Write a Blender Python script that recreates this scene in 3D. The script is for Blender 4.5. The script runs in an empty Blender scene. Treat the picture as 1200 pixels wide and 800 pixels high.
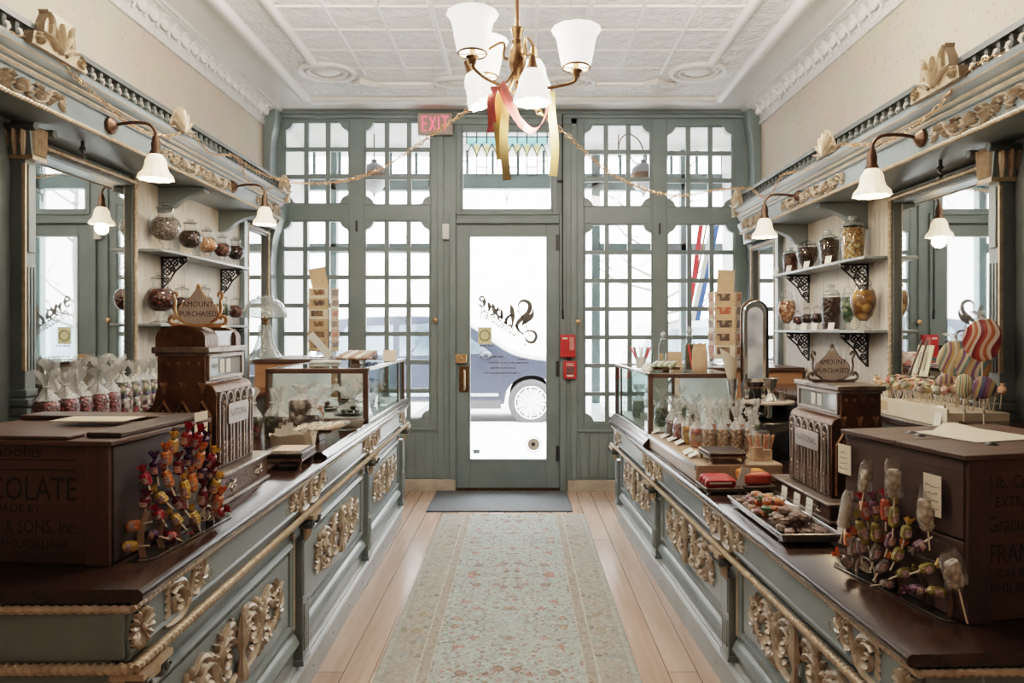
import bpy, bmesh, math, random
from mathutils import Vector, Matrix
R = random.Random(11)
PI = math.pi
C = bpy.context.scene.collection
EYE = 1.45            # eye height of the photograph, metres
def V(*a): return Vector(a)

# ------------------------------------------------------------------ materials
MATS = {}
def nodes_of(name):
    m = bpy.data.materials.new(name); m.use_nodes = True
    nt = m.node_tree; nt.nodes.clear()
    out = nt.nodes.new('ShaderNodeOutputMaterial')
    return m, nt, out
def N(nt, typ, **kw):
    n = nt.nodes.new(typ)
    for k, v in kw.items():
        if k in n.inputs: n.inputs[k].default_value = v
        else: setattr(n, k, v)
    return n
def L(nt, a, b): nt.links.new(a, b)
def c4(c): return (c[0], c[1], c[2], 1.0)
def srgb(h):
    h = h.lstrip('#'); o = []
    for i in (0, 2, 4):
        v = int(h[i:i+2], 16)/255
        o.append(v/12.92 if v <= .04045 else ((v+.055)/1.055)**2.4)
    return tuple(o)
def pm(name, c1, c2=None, scale=8, rough=.5, metal=0, bump=0, bscale=None, spec=.5, stretch=(1,1,1), coat=0, detail=3, emit=None, estr=0, kind='noise', contrast=(.35,.65)):
    """plain procedural paint: two tones mixed by noise/voronoi in object space, optional bump"""
    if name in MATS: return MATS[name]
    if isinstance(c1, str): c1 = srgb(c1)
    if c2 is None: c2 = tuple(x*.82 for x in c1)
    if isinstance(c2, str): c2 = srgb(c2)
    m, nt, out = nodes_of(name)
    p = N(nt, 'ShaderNodeBsdfPrincipled', Roughness=rough, Metallic=metal)
    p.inputs['Specular IOR Level'].default_value = spec
    if coat: p.inputs['Coat Weight'].default_value = coat; p.inputs['Coat Roughness'].default_value = .12
    tc = N(nt, 'ShaderNodeTexCoord'); mp = N(nt, 'ShaderNodeMapping'); mp.inputs['Scale'].default_value = stretch
    L(nt, tc.outputs['Object'], mp.inputs['Vector'])
    if kind == 'noise':
        t = N(nt, 'ShaderNodeTexNoise', Scale=scale, Detail=detail); fac = t.outputs['Fac']
    else:
        t = N(nt, 'ShaderNodeTexVoronoi', Scale=scale); sx = N(nt, 'ShaderNodeSeparateColor'); L(nt, t.outputs['Color'], sx.inputs['Color']); fac = sx.outputs[0]
    L(nt, mp.outputs['Vector'], t.inputs['Vector'])
    r = N(nt, 'ShaderNodeValToRGB'); r.color_ramp.elements[0].position = contrast[0]; r.color_ramp.elements[1].position = contrast[1]
    r.color_ramp.elements[0].color = c4(c1); r.color_ramp.elements[1].color = c4(c2)
    L(nt, fac, r.inputs['Fac']); L(nt, r.outputs['Color'], p.inputs['Base Color'])
    if bump:
        t2 = N(nt, 'ShaderNodeTexNoise', Scale=bscale or scale*4, Detail=2) if kind == 'noise' else N(nt, 'ShaderNodeTexVoronoi', Scale=bscale or scale)
        L(nt, mp.outputs['Vector'], t2.inputs['Vector'])
        b = N(nt, 'ShaderNodeBump', Strength=bump, Distance=.01)
        if kind != 'noise': b.invert = True
        L(nt, t2.outputs['Fac'] if kind == 'noise' else t2.outputs['Distance'], b.inputs['Height']); L(nt, b.outputs['Normal'], p.inputs['Normal'])
    if emit: p.inputs['Emission Color'].default_value = c4(emit); p.inputs['Emission Strength'].default_value = estr
    L(nt, p.outputs[0], out.inputs[0])
    MATS[name] = m
    return m
def candymix(name, cols, scale, rough=.35, bump=.8):
    """many small sweets packed together: voronoi cells each with one of several colours"""
    m, nt, out = nodes_of(name)
    p = N(nt, 'ShaderNodeBsdfPrincipled', Roughness=rough)
    tc = N(nt, 'ShaderNodeTexCoord'); v = N(nt, 'ShaderNodeTexVoronoi', Scale=scale)
    L(nt, tc.outputs['Object'], v.inputs['Vector'])
    s = N(nt, 'ShaderNodeSeparateColor'); L(nt, v.outputs['Color'], s.inputs['Color'])
    r = N(nt, 'ShaderNodeValToRGB'); r.color_ramp.interpolation = 'CONSTANT'
    e = r.color_ramp.elements
    for i, c in enumerate(cols):
        if isinstance(c, str): c = srgb(c)
        el = e[i] if i < 2 else e.new(i/len(cols))
        el.position = i/len(cols); el.color = c4(c)
    L(nt, s.outputs[0], r.inputs['Fac'])
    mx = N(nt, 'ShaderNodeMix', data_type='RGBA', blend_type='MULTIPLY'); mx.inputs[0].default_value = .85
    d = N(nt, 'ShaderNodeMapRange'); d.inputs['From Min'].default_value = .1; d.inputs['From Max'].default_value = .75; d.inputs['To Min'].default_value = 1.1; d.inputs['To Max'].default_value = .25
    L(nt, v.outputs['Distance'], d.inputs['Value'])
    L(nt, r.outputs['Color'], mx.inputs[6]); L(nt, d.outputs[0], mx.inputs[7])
    L(nt, mx.outputs[2], p.inputs['Base Color'])
    b = N(nt, 'ShaderNodeBump', Strength=bump, Distance=.01, invert=True); L(nt, v.outputs['Distance'], b.inputs['Height']); L(nt, b.outputs['Normal'], p.inputs['Normal'])
    L(nt, p.outputs[0], out.inputs[0]); return m
def glass(name, tint=(1,1,1), edge=(.75,.8,.8), gloss=.9, rough=.02, diffuse=0, dcol=(1,1,1), bump=0, bscale=40, epow=2.5):
    """thin clear sheet: transparent face-on, tinted and shiny at grazing angles"""
    m, nt, out = nodes_of(name)
    lw = N(nt, 'ShaderNodeLayerWeight', Blend=.5); fp = N(nt, 'ShaderNodeMath', operation='POWER'); fp.inputs[1].default_value = 4.5; L(nt, lw.outputs['Facing'], fp.inputs[0]); fr = N(nt, 'ShaderNodeMath', operation='MULTIPLY_ADD'); fr.inputs[1].default_value = .9; fr.inputs[2].default_value = .05; L(nt, fp.outputs[0], fr.inputs[0])
    mx = N(nt, 'ShaderNodeMix', data_type='RGBA'); mx.inputs[6].default_value = c4(tint); mx.inputs[7].default_value = c4(edge)
    f3 = N(nt, 'ShaderNodeMath', operation='POWER'); f3.inputs[1].default_value = epow; L(nt, lw.outputs['Facing'], f3.inputs[0]); L(nt, f3.outputs[0], mx.inputs[0])
    t = N(nt, 'ShaderNodeBsdfTransparent'); L(nt, mx.outputs[2], t.inputs['Color'])
    g = N(nt, 'ShaderNodeBsdfGlossy', Roughness=rough)
    mul = N(nt, 'ShaderNodeMath', operation='MULTIPLY'); mul.inputs[1].default_value = gloss
    L(nt, fr.outputs[0], mul.inputs[0])
    a = t
    if bump:
        tc = N(nt, 'ShaderNodeTexCoord'); no = N(nt, 'ShaderNodeTexNoise', Scale=bscale, Detail=2); L(nt, tc.outputs['Object'], no.inputs['Vector'])
        b = N(nt, 'ShaderNodeBump', Strength=bump, Distance=.01); L(nt, no.outputs['Fac'], b.inputs['Height'])
        for x in (g.inputs['Normal'], lw.inputs['Normal']): L(nt, b.outputs['Normal'], x)
    if diffuse:
        d = N(nt, 'ShaderNodeBsdfDiffuse', Color=c4(dcol)); m1 = N(nt, 'ShaderNodeMixShader', Fac=diffuse)
        L(nt, t.outputs[0], m1.inputs[1]); L(nt, d.outputs[0], m1.inputs[2]); a = m1
    m2 = N(nt, 'ShaderNodeMixShader'); L(nt, mul.outputs[0], m2.inputs[0]); L(nt, a.outputs[0], m2.inputs[1]); L(nt, g.outputs[0], m2.inputs[2])
    L(nt, m2.outputs[0], out.inputs[0]); return m
def wood(name, c1, c2, scale=3, axis=1, rough=.4, bump=.15, coat=0):
    if isinstance(c1, str): c1, c2 = srgb(c1), srgb(c2)
    m, nt, out = nodes_of(name)
    p = N(nt, 'ShaderNodeBsdfPrincipled', Roughness=rough)
    if coat: p.inputs['Coat Weight'].default_value = coat; p.inputs['Coat Roughness'].default_value = .15
    tc = N(nt, 'ShaderNodeTexCoord'); mp = N(nt, 'ShaderNodeMapping')
    s = [scale*6]*3; s[axis] = scale*.5; mp.inputs['Scale'].default_value = s
    L(nt, tc.outputs['Object'], mp.inputs['Vector'])
    n1 = N(nt, 'ShaderNodeTexNoise', Scale=1.0, Detail=6, Distortion=.6); L(nt, mp.outputs[0], n1.inputs['Vector'])
    r = N(nt, 'ShaderNodeValToRGB'); r.color_ramp.elements[0].position = .3; r.color_ramp.elements[1].position = .7
    r.color_ramp.elements[0].color = c4(c1); r.color_ramp.elements[1].color = c4(c2)
    L(nt, n1.outputs['Fac'], r.inputs[0]); L(nt, r.outputs[0], p.inputs['Base Color'])
    b = N(nt, 'ShaderNodeBump', Strength=bump, Distance=.005); L(nt, n1.outputs['Fac'], b.inputs['Height']); L(nt, b.outputs[0], p.inputs['Normal'])
    L(nt, p.outputs[0], out.inputs[0]); return m

# ------------------------------------------------------------------ mesh builder
class MB:
    def __init__(s): s.v = []; s.f = []; s.mi = []; s.m = 0
    def add(s, vs, fs):
        o = len(s.v); s.v += [tuple(x) for x in vs]
        for f in fs: s.f.append(tuple(i+o for i in f)); s.mi.append(s.m)
        return s
    def box(s, x0, y0, z0, x1, y1, z1, M=None):
        vs = [Vector(p) for p in ((x0,y0,z0),(x1,y0,z0),(x1,y1,z0),(x0,y1,z0),(x0,y0,z1),(x1,y0,z1),(x1,y1,z1),(x0,y1,z1))]
        if M: vs = [M @ p for p in vs]
        return s.add(vs, [(0,3,2,1),(4,5,6,7),(0,1,5,4),(1,2,6,5),(2,3,7,6),(3,0,4,7)])
    def cbox(s, c, size, M=None):
        return s.box(c[0]-size[0]/2, c[1]-size[1]/2, c[2]-size[2]/2, c[0]+size[0]/2, c[1]+size[1]/2, c[2]+size[2]/2, M)
    def prism(s, poly, h0, h1, fr=None):
        """poly 2-D outline, extruded h0..h1 along the third axis of frame fr(a,b,h)"""
        fr = fr or (lambda a, b, h: V(a, b, h)); n = len(poly)
        vs = [fr(a, b, h0) for a, b in poly]+[fr(a, b, h1) for a, b in poly]
        return s.add(vs, [tuple(range(n-1, -1, -1)), tuple(range(n, 2*n))]+[(i, (i+1) % n, n+(i+1) % n, n+i) for i in range(n)])
    def tube(s, pts, rad, n=8, cap=True, flat=None):
        pts = [Vector(p) for p in pts]; k = len(pts)
        if not hasattr(rad, '__len__'): rad = [rad]*k
        t = (pts[1]-pts[0]).normalized()
        up = V(0,0,1) if abs(t.z) < .9 else V(1,0,0)
        nx = t.cross(up).normalized(); vs = []
        for i, p in enumerate(pts):
            t = (pts[min(i+1, k-1)]-pts[max(i-1, 0)])
            t = t.normalized() if t.length > 1e-9 else V(0,0,1)
            nx = (nx-t*nx.dot(t)); nx = nx.normalized() if nx.length > 1e-6 else t.orthogonal().normalized()
            ny = t.cross(nx)
            for j in range(n):
                a = 2*PI*j/n; vs.append(p+(nx*math.cos(a)+ny*math.sin(a)*(flat or 1))*rad[i])
        fs = [(i*n+j, i*n+(j+1) % n, (i+1)*n+(j+1) % n, (i+1)*n+j) for i in range(k-1) for j in range(n)]
        if cap: fs += [tuple(range(n-1, -1, -1)), tuple(range((k-1)*n, k*n))]
        return s.add(vs, fs)
    def rope(s, a, b, r, pitch=.03, n=10, step=None, lobes=2):
        """twisted rope moulding from a to b"""
        a, b = Vector(a), Vector(b); d = b-a; ln = d.length; d.normalize()
        up = V(0,0,1) if abs(d.z) < .9 else V(1,0,0)
        nx = d.cross(up).normalized(); ny = d.cross(nx)
        k = max(2, int(ln/(step or pitch/4)))
        vs = []
        for i in range(k+1):
            q = ln*i/k
            for j in range(n):
                an = 2*PI*j/n
                rr = r*(.86+.17*math.cos(lobes*an-2*PI*q/pitch))
                vs.append(a+d*q+(nx*math.cos(an)+ny*math.sin(an))*rr)
        fs = [(i*n+j, i*n+(j+1) % n, (i+1)*n+(j+1) % n, (i+1)*n+j) for i in range(k) for j in range(n)]
        fs += [tuple(range(n-1, -1, -1)), tuple(range(k*n, (k+1)*n))]
        return s.add(vs, fs)
    def lathe(s, prof, n=20, at=(0,0,0), M=None, flute=None, sx=1, sy=1):
        """revolve (r,z) profile about z; flute(a,t)->radius factor"""
        vs = []; k = len(prof); at = Vector(at)
        for i, (r, z) in enumerate(prof):
            for j in range(n):
                a = 2*PI*j/n; q = r*(flute(a, i/(k-1)) if flute else 1)
                p = V(q*math.cos(a)*sx, q*math.sin(a)*sy, z)
                vs.append((M @ p if M else p)+at)
        fs = [(i*n+j, i*n+(j+1) % n, (i+1)*n+(j+1) % n, (i+1)*n+j) for i in range(k-1) for j in range(n)]
        if prof[0][0] > 1e-4: fs.append(tuple(range(n-1, -1, -1)))
        if prof[-1][0] > 1e-4: fs.append(tuple(range((k-1)*n, k*n)))
        return s.add(vs, fs)
    def shell(s, prof, n=20, at=(0,0,0), M=None, flute=None):
        k0 = len(s.f); s.lathe(prof, n, at, M, flute)
        # open ends: drop the caps
        while len(s.f) > k0 and len(s.f[-1]) > 4: s.f.pop(); s.mi.pop()
        return s
    def ball(s, c, r, n=10, M=None):
        if not hasattr(r, '__len__'): r = (r, r, r)
        k = max(4, n//2); c = Vector(c); vs = []
        for i in range(k+1):
            th = PI*i/k; rr = max(math.sin(th), .02)
            for j in range(n):
                a = 2*PI*j/n; p = V(r[0]*rr*math.cos(a), r[1]*rr*math.sin(a), -r[2]*math.cos(th))
                vs.append((M @ p if M else p)+c)
        fs = [(i*n+j, i*n+(j+1) % n, (i+1)*n+(j+1) % n, (i+1)*n+j) for i in range(k) for j in range(n)]
        fs += [tuple(range(n-1, -1, -1)), tuple(range(k*n, (k+1)*n))]
        return s.add(vs, fs)
    def sweep(s, prof, a, b, fr):
        """moulding: 2-D profile (n,z) swept along coordinate q from a to b; fr(n,q,z)"""
        k = len(prof); vs = [fr(x, a, z) for x, z in prof]+[fr(x, b, z) for x, z in prof]
        return s.add(vs, [(i, (i+1) % k, k+(i+1) % k, k+i) for i in range(k)]+[tuple(range(k-1, -1, -1)), tuple(range(k, 2*k))])
    def ribbon(s, pts, w, h, fr):
        """carved relief strip: half-round section along 2-D path, standing proud of the plane fr(u,v,n)"""
        k = len(pts); vs = []
        if not hasattr(w, '__len__'): w = [w*math.sin(PI*(.08+.84*i/(k-1)))**.6 for i in range(k)]
        for i in range(k):
            a = pts[max(i-1, 0)]; b = pts[min(i+1, k-1)]
            tx, ty = b[0]-a[0], b[1]-a[1]; l = math.hypot(tx, ty) or 1
            nx, ny = -ty/l, tx/l; hh = h*min(1, .35+.65*w[i]/max(w))
            for o, e in ((-1, -.1), (-.75, .6), (0, 1), (.75, .6), (1, -.1)):
                vs.append(fr(pts[i][0]+nx*o*w[i], pts[i][1]+ny*o*w[i], e*hh))
        return s.add(vs, [(i*5+j, i*5+j+1, (i+1)*5+j+1, (i+1)*5+j) for i in range(k-1) for j in range(4)])
    def strip(s, pts, w, wid):
        """flat cloth strip through 3-D points, width vector w(i)"""
        vs = []
        for i, p in enumerate(pts):
            d = Vector(wid(i/(len(pts)-1)) if callable(wid) else wid)*(w/2); p = Vector(p); vs += [p-d, p+d]
        return s.add(vs, [(2*i, 2*i+1, 2*i+3, 2*i+2) for i in range(len(pts)-1)])
    def mesh(s, name, mats, smooth=38, recalc=True, bevel=0):
        me = bpy.data.meshes.new(name); me.from_pydata(s.v, [], s.f)
        if not isinstance(mats, (list, tuple)): mats = [mats]
        for m in mats: me.materials.append(m)
        if len(mats) > 1: me.polygons.foreach_set('material_index', s.mi)
        if recalc:
            bm = bmesh.new(); bm.from_mesh(me)
            bmesh.ops.recalc_face_normals(bm, faces=bm.faces)
            bm.to_mesh(me); bm.free()
        if smooth:
            me.polygons.foreach_set('use_smooth', [True]*len(me.polygons)); me.set_sharp_from_angle(angle=math.radians(smooth))
        me.update(); return me
def cat(*pts, n=8):
    """smooth Catmull-Rom curve through points"""
    P = [Vector(p) for p in pts]; P = [P[0]*2-P[1]]+P+[P[-1]*2-P[-2]]; o = []
    for i in range(1, len(P)-2):
        for k in range(n):
            t = k/n; a, b, c, d = P[i-1:i+3]
            o.append(.5*((2*b)+(c-a)*t+(2*a-5*b+4*c-d)*t*t+(3*b-a-3*c+d)*t**3))
    return o+[P[-2]]
def cat2(*pts, n=8): return [(p.x, p.y) for p in cat(*[(a, b, 0) for a, b in pts], n=n)]

# ------------------------------------------------------------------ objects
def mkobj(name, data, parent=None, bevel=0):
    o = bpy.data.objects.new(name, data); C.objects.link(o)
    if parent is not None: o.parent = parent
    if bevel:
        b = o.modifiers.new('bevel', 'BEVEL'); b.width = bevel; b.segments = 2; b.limit_method = 'ANGLE'; b.angle_limit = .6
    return o
def tag(o, label, cat_, group=None):
    o['label'] = label; o['category'] = cat_
    if group: o['group'] = group
    return o
def thing(name, label, cat_, loc=(0,0,0), rz=0, group=None):
    o = mkobj(name, None); o.empty_display_size = .05; o.location = loc; o.rotation_euler = (0, 0, rz)
    return tag(o, label, cat_, group)
def part(name, mb, mats, parent, smooth=38, bevel=0, label=None, recalc=True):
    o = mkobj(name, mb.mesh(name, mats, smooth, recalc) if isinstance(mb, MB) else mb, parent, bevel)
    if label: o['label'] = label
    return o
def solo(name, mb, mats, label, cat_, loc=(0,0,0), rz=0, group=None, smooth=38, bevel=0, recalc=True):
    o = mkobj(name, mb.mesh(name, mats, smooth, recalc) if isinstance(mb, MB) else mb, None, bevel)
    o.location = loc; o.rotation_euler = (0, 0, rz)
    return tag(o, label, cat_, group)
def struct(name, mb, mats, parent=None, smooth=38, bevel=0, recalc=True):
    o = mkobj(name, mb.mesh(name, mats, smooth, recalc) if isinstance(mb, MB) else mb, parent, bevel)
    if parent is None: o['kind'] = 'structure'
    return o
def clone(o, label=None, loc=None, rot=None, scale=None, group=None, parent=None):
    c = o.copy(); C.objects.link(c)
    if parent is not None: c.parent = parent
    if label: c['label'] = label
    if group: c['group'] = group
    if loc is not None: c.location = loc
    if rot is not None: c.rotation_euler = rot
    if scale is not None: c.scale = scale
    for ch in list(o.children): clone(ch, parent=c)
    return c
def textmesh(s, size=1.0, align='LEFT', bold=0):
    """vertices/faces of a line of lettering lying in 2-D"""
    cu = bpy.data.curves.new('lettering', 'FONT'); cu.body = s; cu.size = size; cu.align_x = align; cu.resolution_u = 2; cu.offset = bold
    ob = bpy.data.objects.new('lettering', cu); C.objects.link(ob)
    dg = bpy.context.evaluated_depsgraph_get(); me = bpy.data.meshes.new_from_object(ob.evaluated_get(dg))
    vs = [(v.co.x, v.co.y) for v in me.vertices]; fs = [tuple(p.vertices) for p in me.polygons]
    bpy.data.objects.remove(ob); bpy.data.curves.remove(cu); bpy.data.meshes.remove(me)
    return vs, fs
def lettering(mb, s, size, fr, align='LEFT', wx=1.0):
    vs, fs = textmesh(s, size, align)
    mb.add([fr(a*wx, b) for a, b in vs], fs); return mb
TEAL = pm('teal_paint', (.178,.220,.222), (.156,.194,.197), scale=5, rough=.38, bump=.03, spec=.45)
TEALD = pm('dark_teal_paint', (.085,.098,.095), (.068,.08,.078), scale=6, rough=.45)
TEALL = pm('grey_blue_paint', (.185,.222,.230), (.158,.192,.20), scale=5, rough=.33, bump=.03)
GILT = pm('beige_gilt', (.47,.37,.27), (.36,.27,.18), scale=30, rough=.38, bump=.1, bscale=60, metal=.15)
GILTP = pm('pale_gilt', (.43,.36,.28), (.30,.225,.16), scale=30, rough=.36, bump=.1, bscale=60, metal=.1)
DARKW = wood('dark_worktop', (.022,.012,.009), (.036,.019,.013), scale=2.5, axis=1, rough=.21, bump=.06, coat=.15)
BROWNW = wood('crate_wood', (.036,.020,.015), (.060,.033,.024), scale=4, axis=1, rough=.55, bump=.4)
BROWNX = wood('crate_wood_cross', (.046,.022,.013), (.078,.037,.022), scale=4, axis=0, rough=.55, bump=.4)
OAK = wood('oak_board', (.30,.15,.075), (.40,.21,.11), scale=3, axis=0, rough=.45, bump=.15)
TANW = wood('tan_plywood', (.32,.23,.16), (.40,.295,.21), scale=3, axis=1, rough=.4, bump=.08)
CASEW = wood('case_wood', (.06,.033,.022), (.09,.05,.033), scale=4, axis=2, rough=.4, bump=.1)
IRON = pm('black_iron', (.012,.012,.013), (.02,.02,.02), rough=.45)
BRASS = pm('aged_brass', (.20,.115,.06), (.12,.07,.038), scale=40, rough=.35, metal=.9)
BRONZE = pm('dark_bronze', (.13,.075,.05), (.085,.05,.034), scale=25, rough=.42, metal=.75)
COPPER = pm('copper_chain', (.60,.30,.15), (.70,.48,.28), scale=14, rough=.3, metal=.85)
REGB = pm('register_bronze', (.15,.078,.042), (.085,.044,.026), scale=18, rough=.4, metal=.55, bump=.25, bscale=90)
REGS = pm('register_silvered', (.30,.25,.215), (.17,.135,.115), scale=22, rough=.36, metal=.7, bump=.2, bscale=90)
REGH = pm('register_highlight', (.32,.265,.23), (.24,.195,.17), scale=22, rough=.35, metal=.6)
REGM = pm('register_relief', (.34,.20,.115), (.20,.11,.06), scale=22, rough=.36, metal=.6)
REGD = pm('register_recess', (.035,.026,.022), (.05,.038,.03), rough=.5, metal=.4)
SILVER = pm('worn_silver', (.62,.60,.57), (.45,.43,.41), scale=25, rough=.22, metal=.95)
CHROME = pm('chrome', (.75,.76,.77), (.65,.66,.68), scale=9, rough=.1, metal=1)
BLACKP = pm('black_enamel', (.012,.012,.013), (.018,.018,.019), rough=.2, coat=.4)
CREAM = pm('cream_card', (.74,.66,.53), (.68,.60,.47), scale=12, rough=.7)
WHITEC = pm('white_card', (.80,.78,.73), (.74,.72,.67), scale=12, rough=.7)
KRAFT = pm('kraft_paper', (.56,.39,.26), (.50,.34,.22), scale=14, rough=.8)
INK = pm('ink', (.025,.02,.02), (.04,.03,.03), rough=.7)
INKB = pm('crate_ink', (.012,.008,.007), (.02,.012,.01), scale=60, rough=.8)
WHITEP = pm('white_enamel', (.72,.72,.70), (.66,.66,.64), scale=6, rough=.3, bump=.05)
MIRROR = pm('mirror_glass', (.80,.83,.82), (.79,.82,.81), rough=.02, metal=1)
PANE = glass('window_pane', gloss=.6, edge=(.85,.9,.9))
JARG = glass('jar_glass', tint=(.975,.985,.985), edge=(.38,.43,.43), gloss=1.15, epow=2.2)
CASEG = glass('case_glass', tint=(.95,.98,.97), edge=(.72,.82,.80), gloss=.9)
CRYST = glass('pressed_glass', tint=(.78,.84,.84), edge=(.25,.31,.32), gloss=2.2, rough=.06, diffuse=.26, dcol=(.85,.92,.92), bump=1.0, bscale=45, epow=1.6)
ACRY = glass('clear_acrylic', tint=(.93,.95,.95), edge=(.5,.55,.55), gloss=.8)
CELLO = glass('cellophane', tint=(.97,.97,.97), edge=(.7,.7,.7), gloss=1.5, rough=.10, diffuse=.07, dcol=(.9,.9,.88), bump=1.0, bscale=70)
CELLOF = glass('cellophane_gathered', tint=(.95,.95,.95), edge=(.7,.7,.7), gloss=2.4, rough=.16, diffuse=.29, dcol=(1,1,.98), bump=1.0, bscale=90)
WAX = pm('lollipop_stick', (.68,.58,.45), (.62,.52,.4), rough=.6)
RED = pm('signal_red', (.52,.03,.035), (.46,.025,.03), rough=.35)
SHADEM = None
def shade_mat(name, col, strength):
    m, nt, out = nodes_of(name)
    p = N(nt, 'ShaderNodeBsdfPrincipled', Roughness=.35); p.inputs['Base Color'].default_value = (.85,.8,.72,1)
    tc = N(nt, 'ShaderNodeTexCoord'); no = N(nt, 'ShaderNodeTexNoise', Scale=14, Detail=3); L(nt, tc.outputs['Object'], no.inputs['Vector'])
    mr = N(nt, 'ShaderNodeMapRange'); mr.inputs['To Min'].default_value = strength*.75; mr.inputs['To Max'].default_value = strength*1.2; L(nt, no.outputs['Fac'], mr.inputs['Value'])
    p.inputs['Emission Color'].default_value = c4(col); L(nt, mr.outputs[0], p.inputs['Emission Strength'])
    L(nt, p.outputs[0], out.inputs[0]); return m
SHADEW = shade_mat('chandelier_opal_glass', (1,.93,.82), 2.2)
SHADES = shade_mat('sconce_opal_glass', (1,.70,.42), 1.3)
BULB = pm('bulb', (1,.9,.75), (1,.9,.75), emit=(1,.85,.65), estr=8)
BULBC = pm('chandelier_bulb', (1,.9,.75), (1,.9,.75), emit=(1,.88,.7), estr=12)

def floor_mat():
    m, nt, out = nodes_of('floor_planks')
    p = N(nt, 'ShaderNodeBsdfPrincipled', Roughness=.26)
    tc = N(nt, 'ShaderNodeTexCoord'); sep = N(nt, 'ShaderNodeSeparateXYZ'); L(nt, tc.outputs['Object'], sep.inputs[0])
    br = N(nt, 'ShaderNodeTexBrick', Scale=1.0); br.offset = .37; br.inputs['Brick Width'].default_value = 2.9; br.inputs['Row Height'].default_value = .125
    br.inputs['Mortar Size'].default_value = .0022; br.inputs['Color1'].default_value = (.2,.2,.2,1); br.inputs['Color2'].default_value = (.8,.8,.8,1); br.inputs['Mortar'].default_value = (0,0,0,1)
    cb = N(nt, 'ShaderNodeCombineXYZ'); L(nt, sep.outputs['Y'], cb.inputs[0]); L(nt, sep.outputs['X'], cb.inputs[1]); L(nt, cb.outputs[0], br.inputs['Vector'])
    mp = N(nt, 'ShaderNodeMapping'); mp.inputs['Scale'].default_value = (26, 1.6, 1); L(nt, tc.outputs['Object'], mp.inputs[0])
    no = N(nt, 'ShaderNodeTexNoise', Scale=1.2, Detail=6, Distortion=.5); L(nt, mp.outputs[0], no.inputs['Vector'])
    ad = N(nt, 'ShaderNodeMath', operation='MULTIPLY_ADD'); ad.inputs[1].default_value = .55; L(nt, br.outputs['Color'], ad.inputs[0])
    sc = N(nt, 'ShaderNodeMath', operation='MULTIPLY'); sc.inputs[1].default_value = .45; L(nt, no.outputs['Fac'], sc.inputs[0]); L(nt, sc.outputs[0], ad.inputs[2])
    r = N(nt, 'ShaderNodeValToRGB'); e = r.color_ramp.elements; e[0].position = .2; e[0].color = (.33,.205,.15,1); e[1].position = .72; e[1].color = (.62,.475,.385,1)
    L(nt, ad.outputs[0], r.inputs[0])
    mx = N(nt, 'ShaderNodeMix', data_type='RGBA'); mx.inputs[7].default_value = (.10,.05,.035,1); L(nt, br.outputs['Fac'], mx.inputs[0]); L(nt, r.outputs[0], mx.inputs[6])
    L(nt, mx.outputs[2], p.inputs['Base Color'])
    b = N(nt, 'ShaderNodeBump', Strength=.25, Distance=.003, invert=True); L(nt, br.outputs['Fac'], b.inputs['Height']); L(nt, b.outputs[0], p.inputs['Normal'])
    L(nt, p.outputs[0], out.inputs[0]); return m
def wallpaper_mat():
    m, nt, out = nodes_of('wallpaper')
    p = N(nt, 'ShaderNodeBsdfPrincipled', Roughness=.7)
    tc = N(nt, 'ShaderNodeTexCoord'); mp = N(nt, 'ShaderNodeMapping'); mp.inputs['Scale'].default_value = (1, 1, .6); L(nt, tc.outputs['Object'], mp.inputs[0])
    v = N(nt, 'ShaderNodeTexVoronoi', Scale=26); v.inputs['Randomness'].default_value = .55; L(nt, mp.outputs[0], v.inputs['Vector'])
    no = N(nt, 'ShaderNodeTexNoise', Scale=5, Detail=4); L(nt, tc.outputs['Object'], no.inputs['Vector'])
    r = N(nt, 'ShaderNodeValToRGB'); e = r.color_ramp.elements; e[0].position = .10; e[0].color = (.40,.34,.27,1); e[1].position = .22; e[1].color = (.56,.475,.39,1)
    L(nt, v.outputs['Distance'], r.inputs[0])
    mx = N(nt, 'ShaderNodeMix', data_type='RGBA', blend_type='MULTIPLY'); mx.inputs[0].default_value = .3; L(nt, r.outputs[0], mx.inputs[6]); L(nt, no.outputs['Color'], mx.inputs[7])
    L(nt, mx.outputs[2], p.inputs['Base Color']); L(nt, p.outputs[0], out.inputs[0]); return m
def tin_mat(name, scale=14, strength=.6, col=(.74,.72,.70), rough=.3):
    m, nt, out = nodes_of(name)
    p = N(nt, 'ShaderNodeBsdfPrincipled', Roughness=rough); p.inputs['Base Color'].default_value = c4(col)
    tc = N(nt, 'ShaderNodeTexCoord')
    v = N(nt, 'ShaderNodeTexVoronoi', Scale=scale, feature='SMOOTH_F1'); L(nt, tc.outputs['Object'], v.inputs['Vector'])
    no = N(nt, 'ShaderNodeTexNoise', Scale=scale*1.6, Detail=2, Distortion=1.5); L(nt, tc.outputs['Object'], no.inputs['Vector'])
    ad = N(nt, 'ShaderNodeMath', operation='ADD'); L(nt, v.outputs['Distance'], ad.inputs[0]); L(nt, no.outputs['Fac'], ad.inputs[1])
    b = N(nt, 'ShaderNodeBump', Strength=strength, Distance=.02); L(nt, ad.outputs[0], b.inputs['Height']); L(nt, b.outputs[0], p.inputs['Normal'])
    L(nt, p.outputs[0], out.inputs[0]); return m
FLOORM, PAPER = floor_mat(), wallpaper_mat()
TIN = tin_mat('pressed_tin', 11, .9, rough=.22); TINS = tin_mat('smooth_tin', 5, .06); TINC = tin_mat('cove_tin', 20, .8)
BEAD = None
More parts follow.
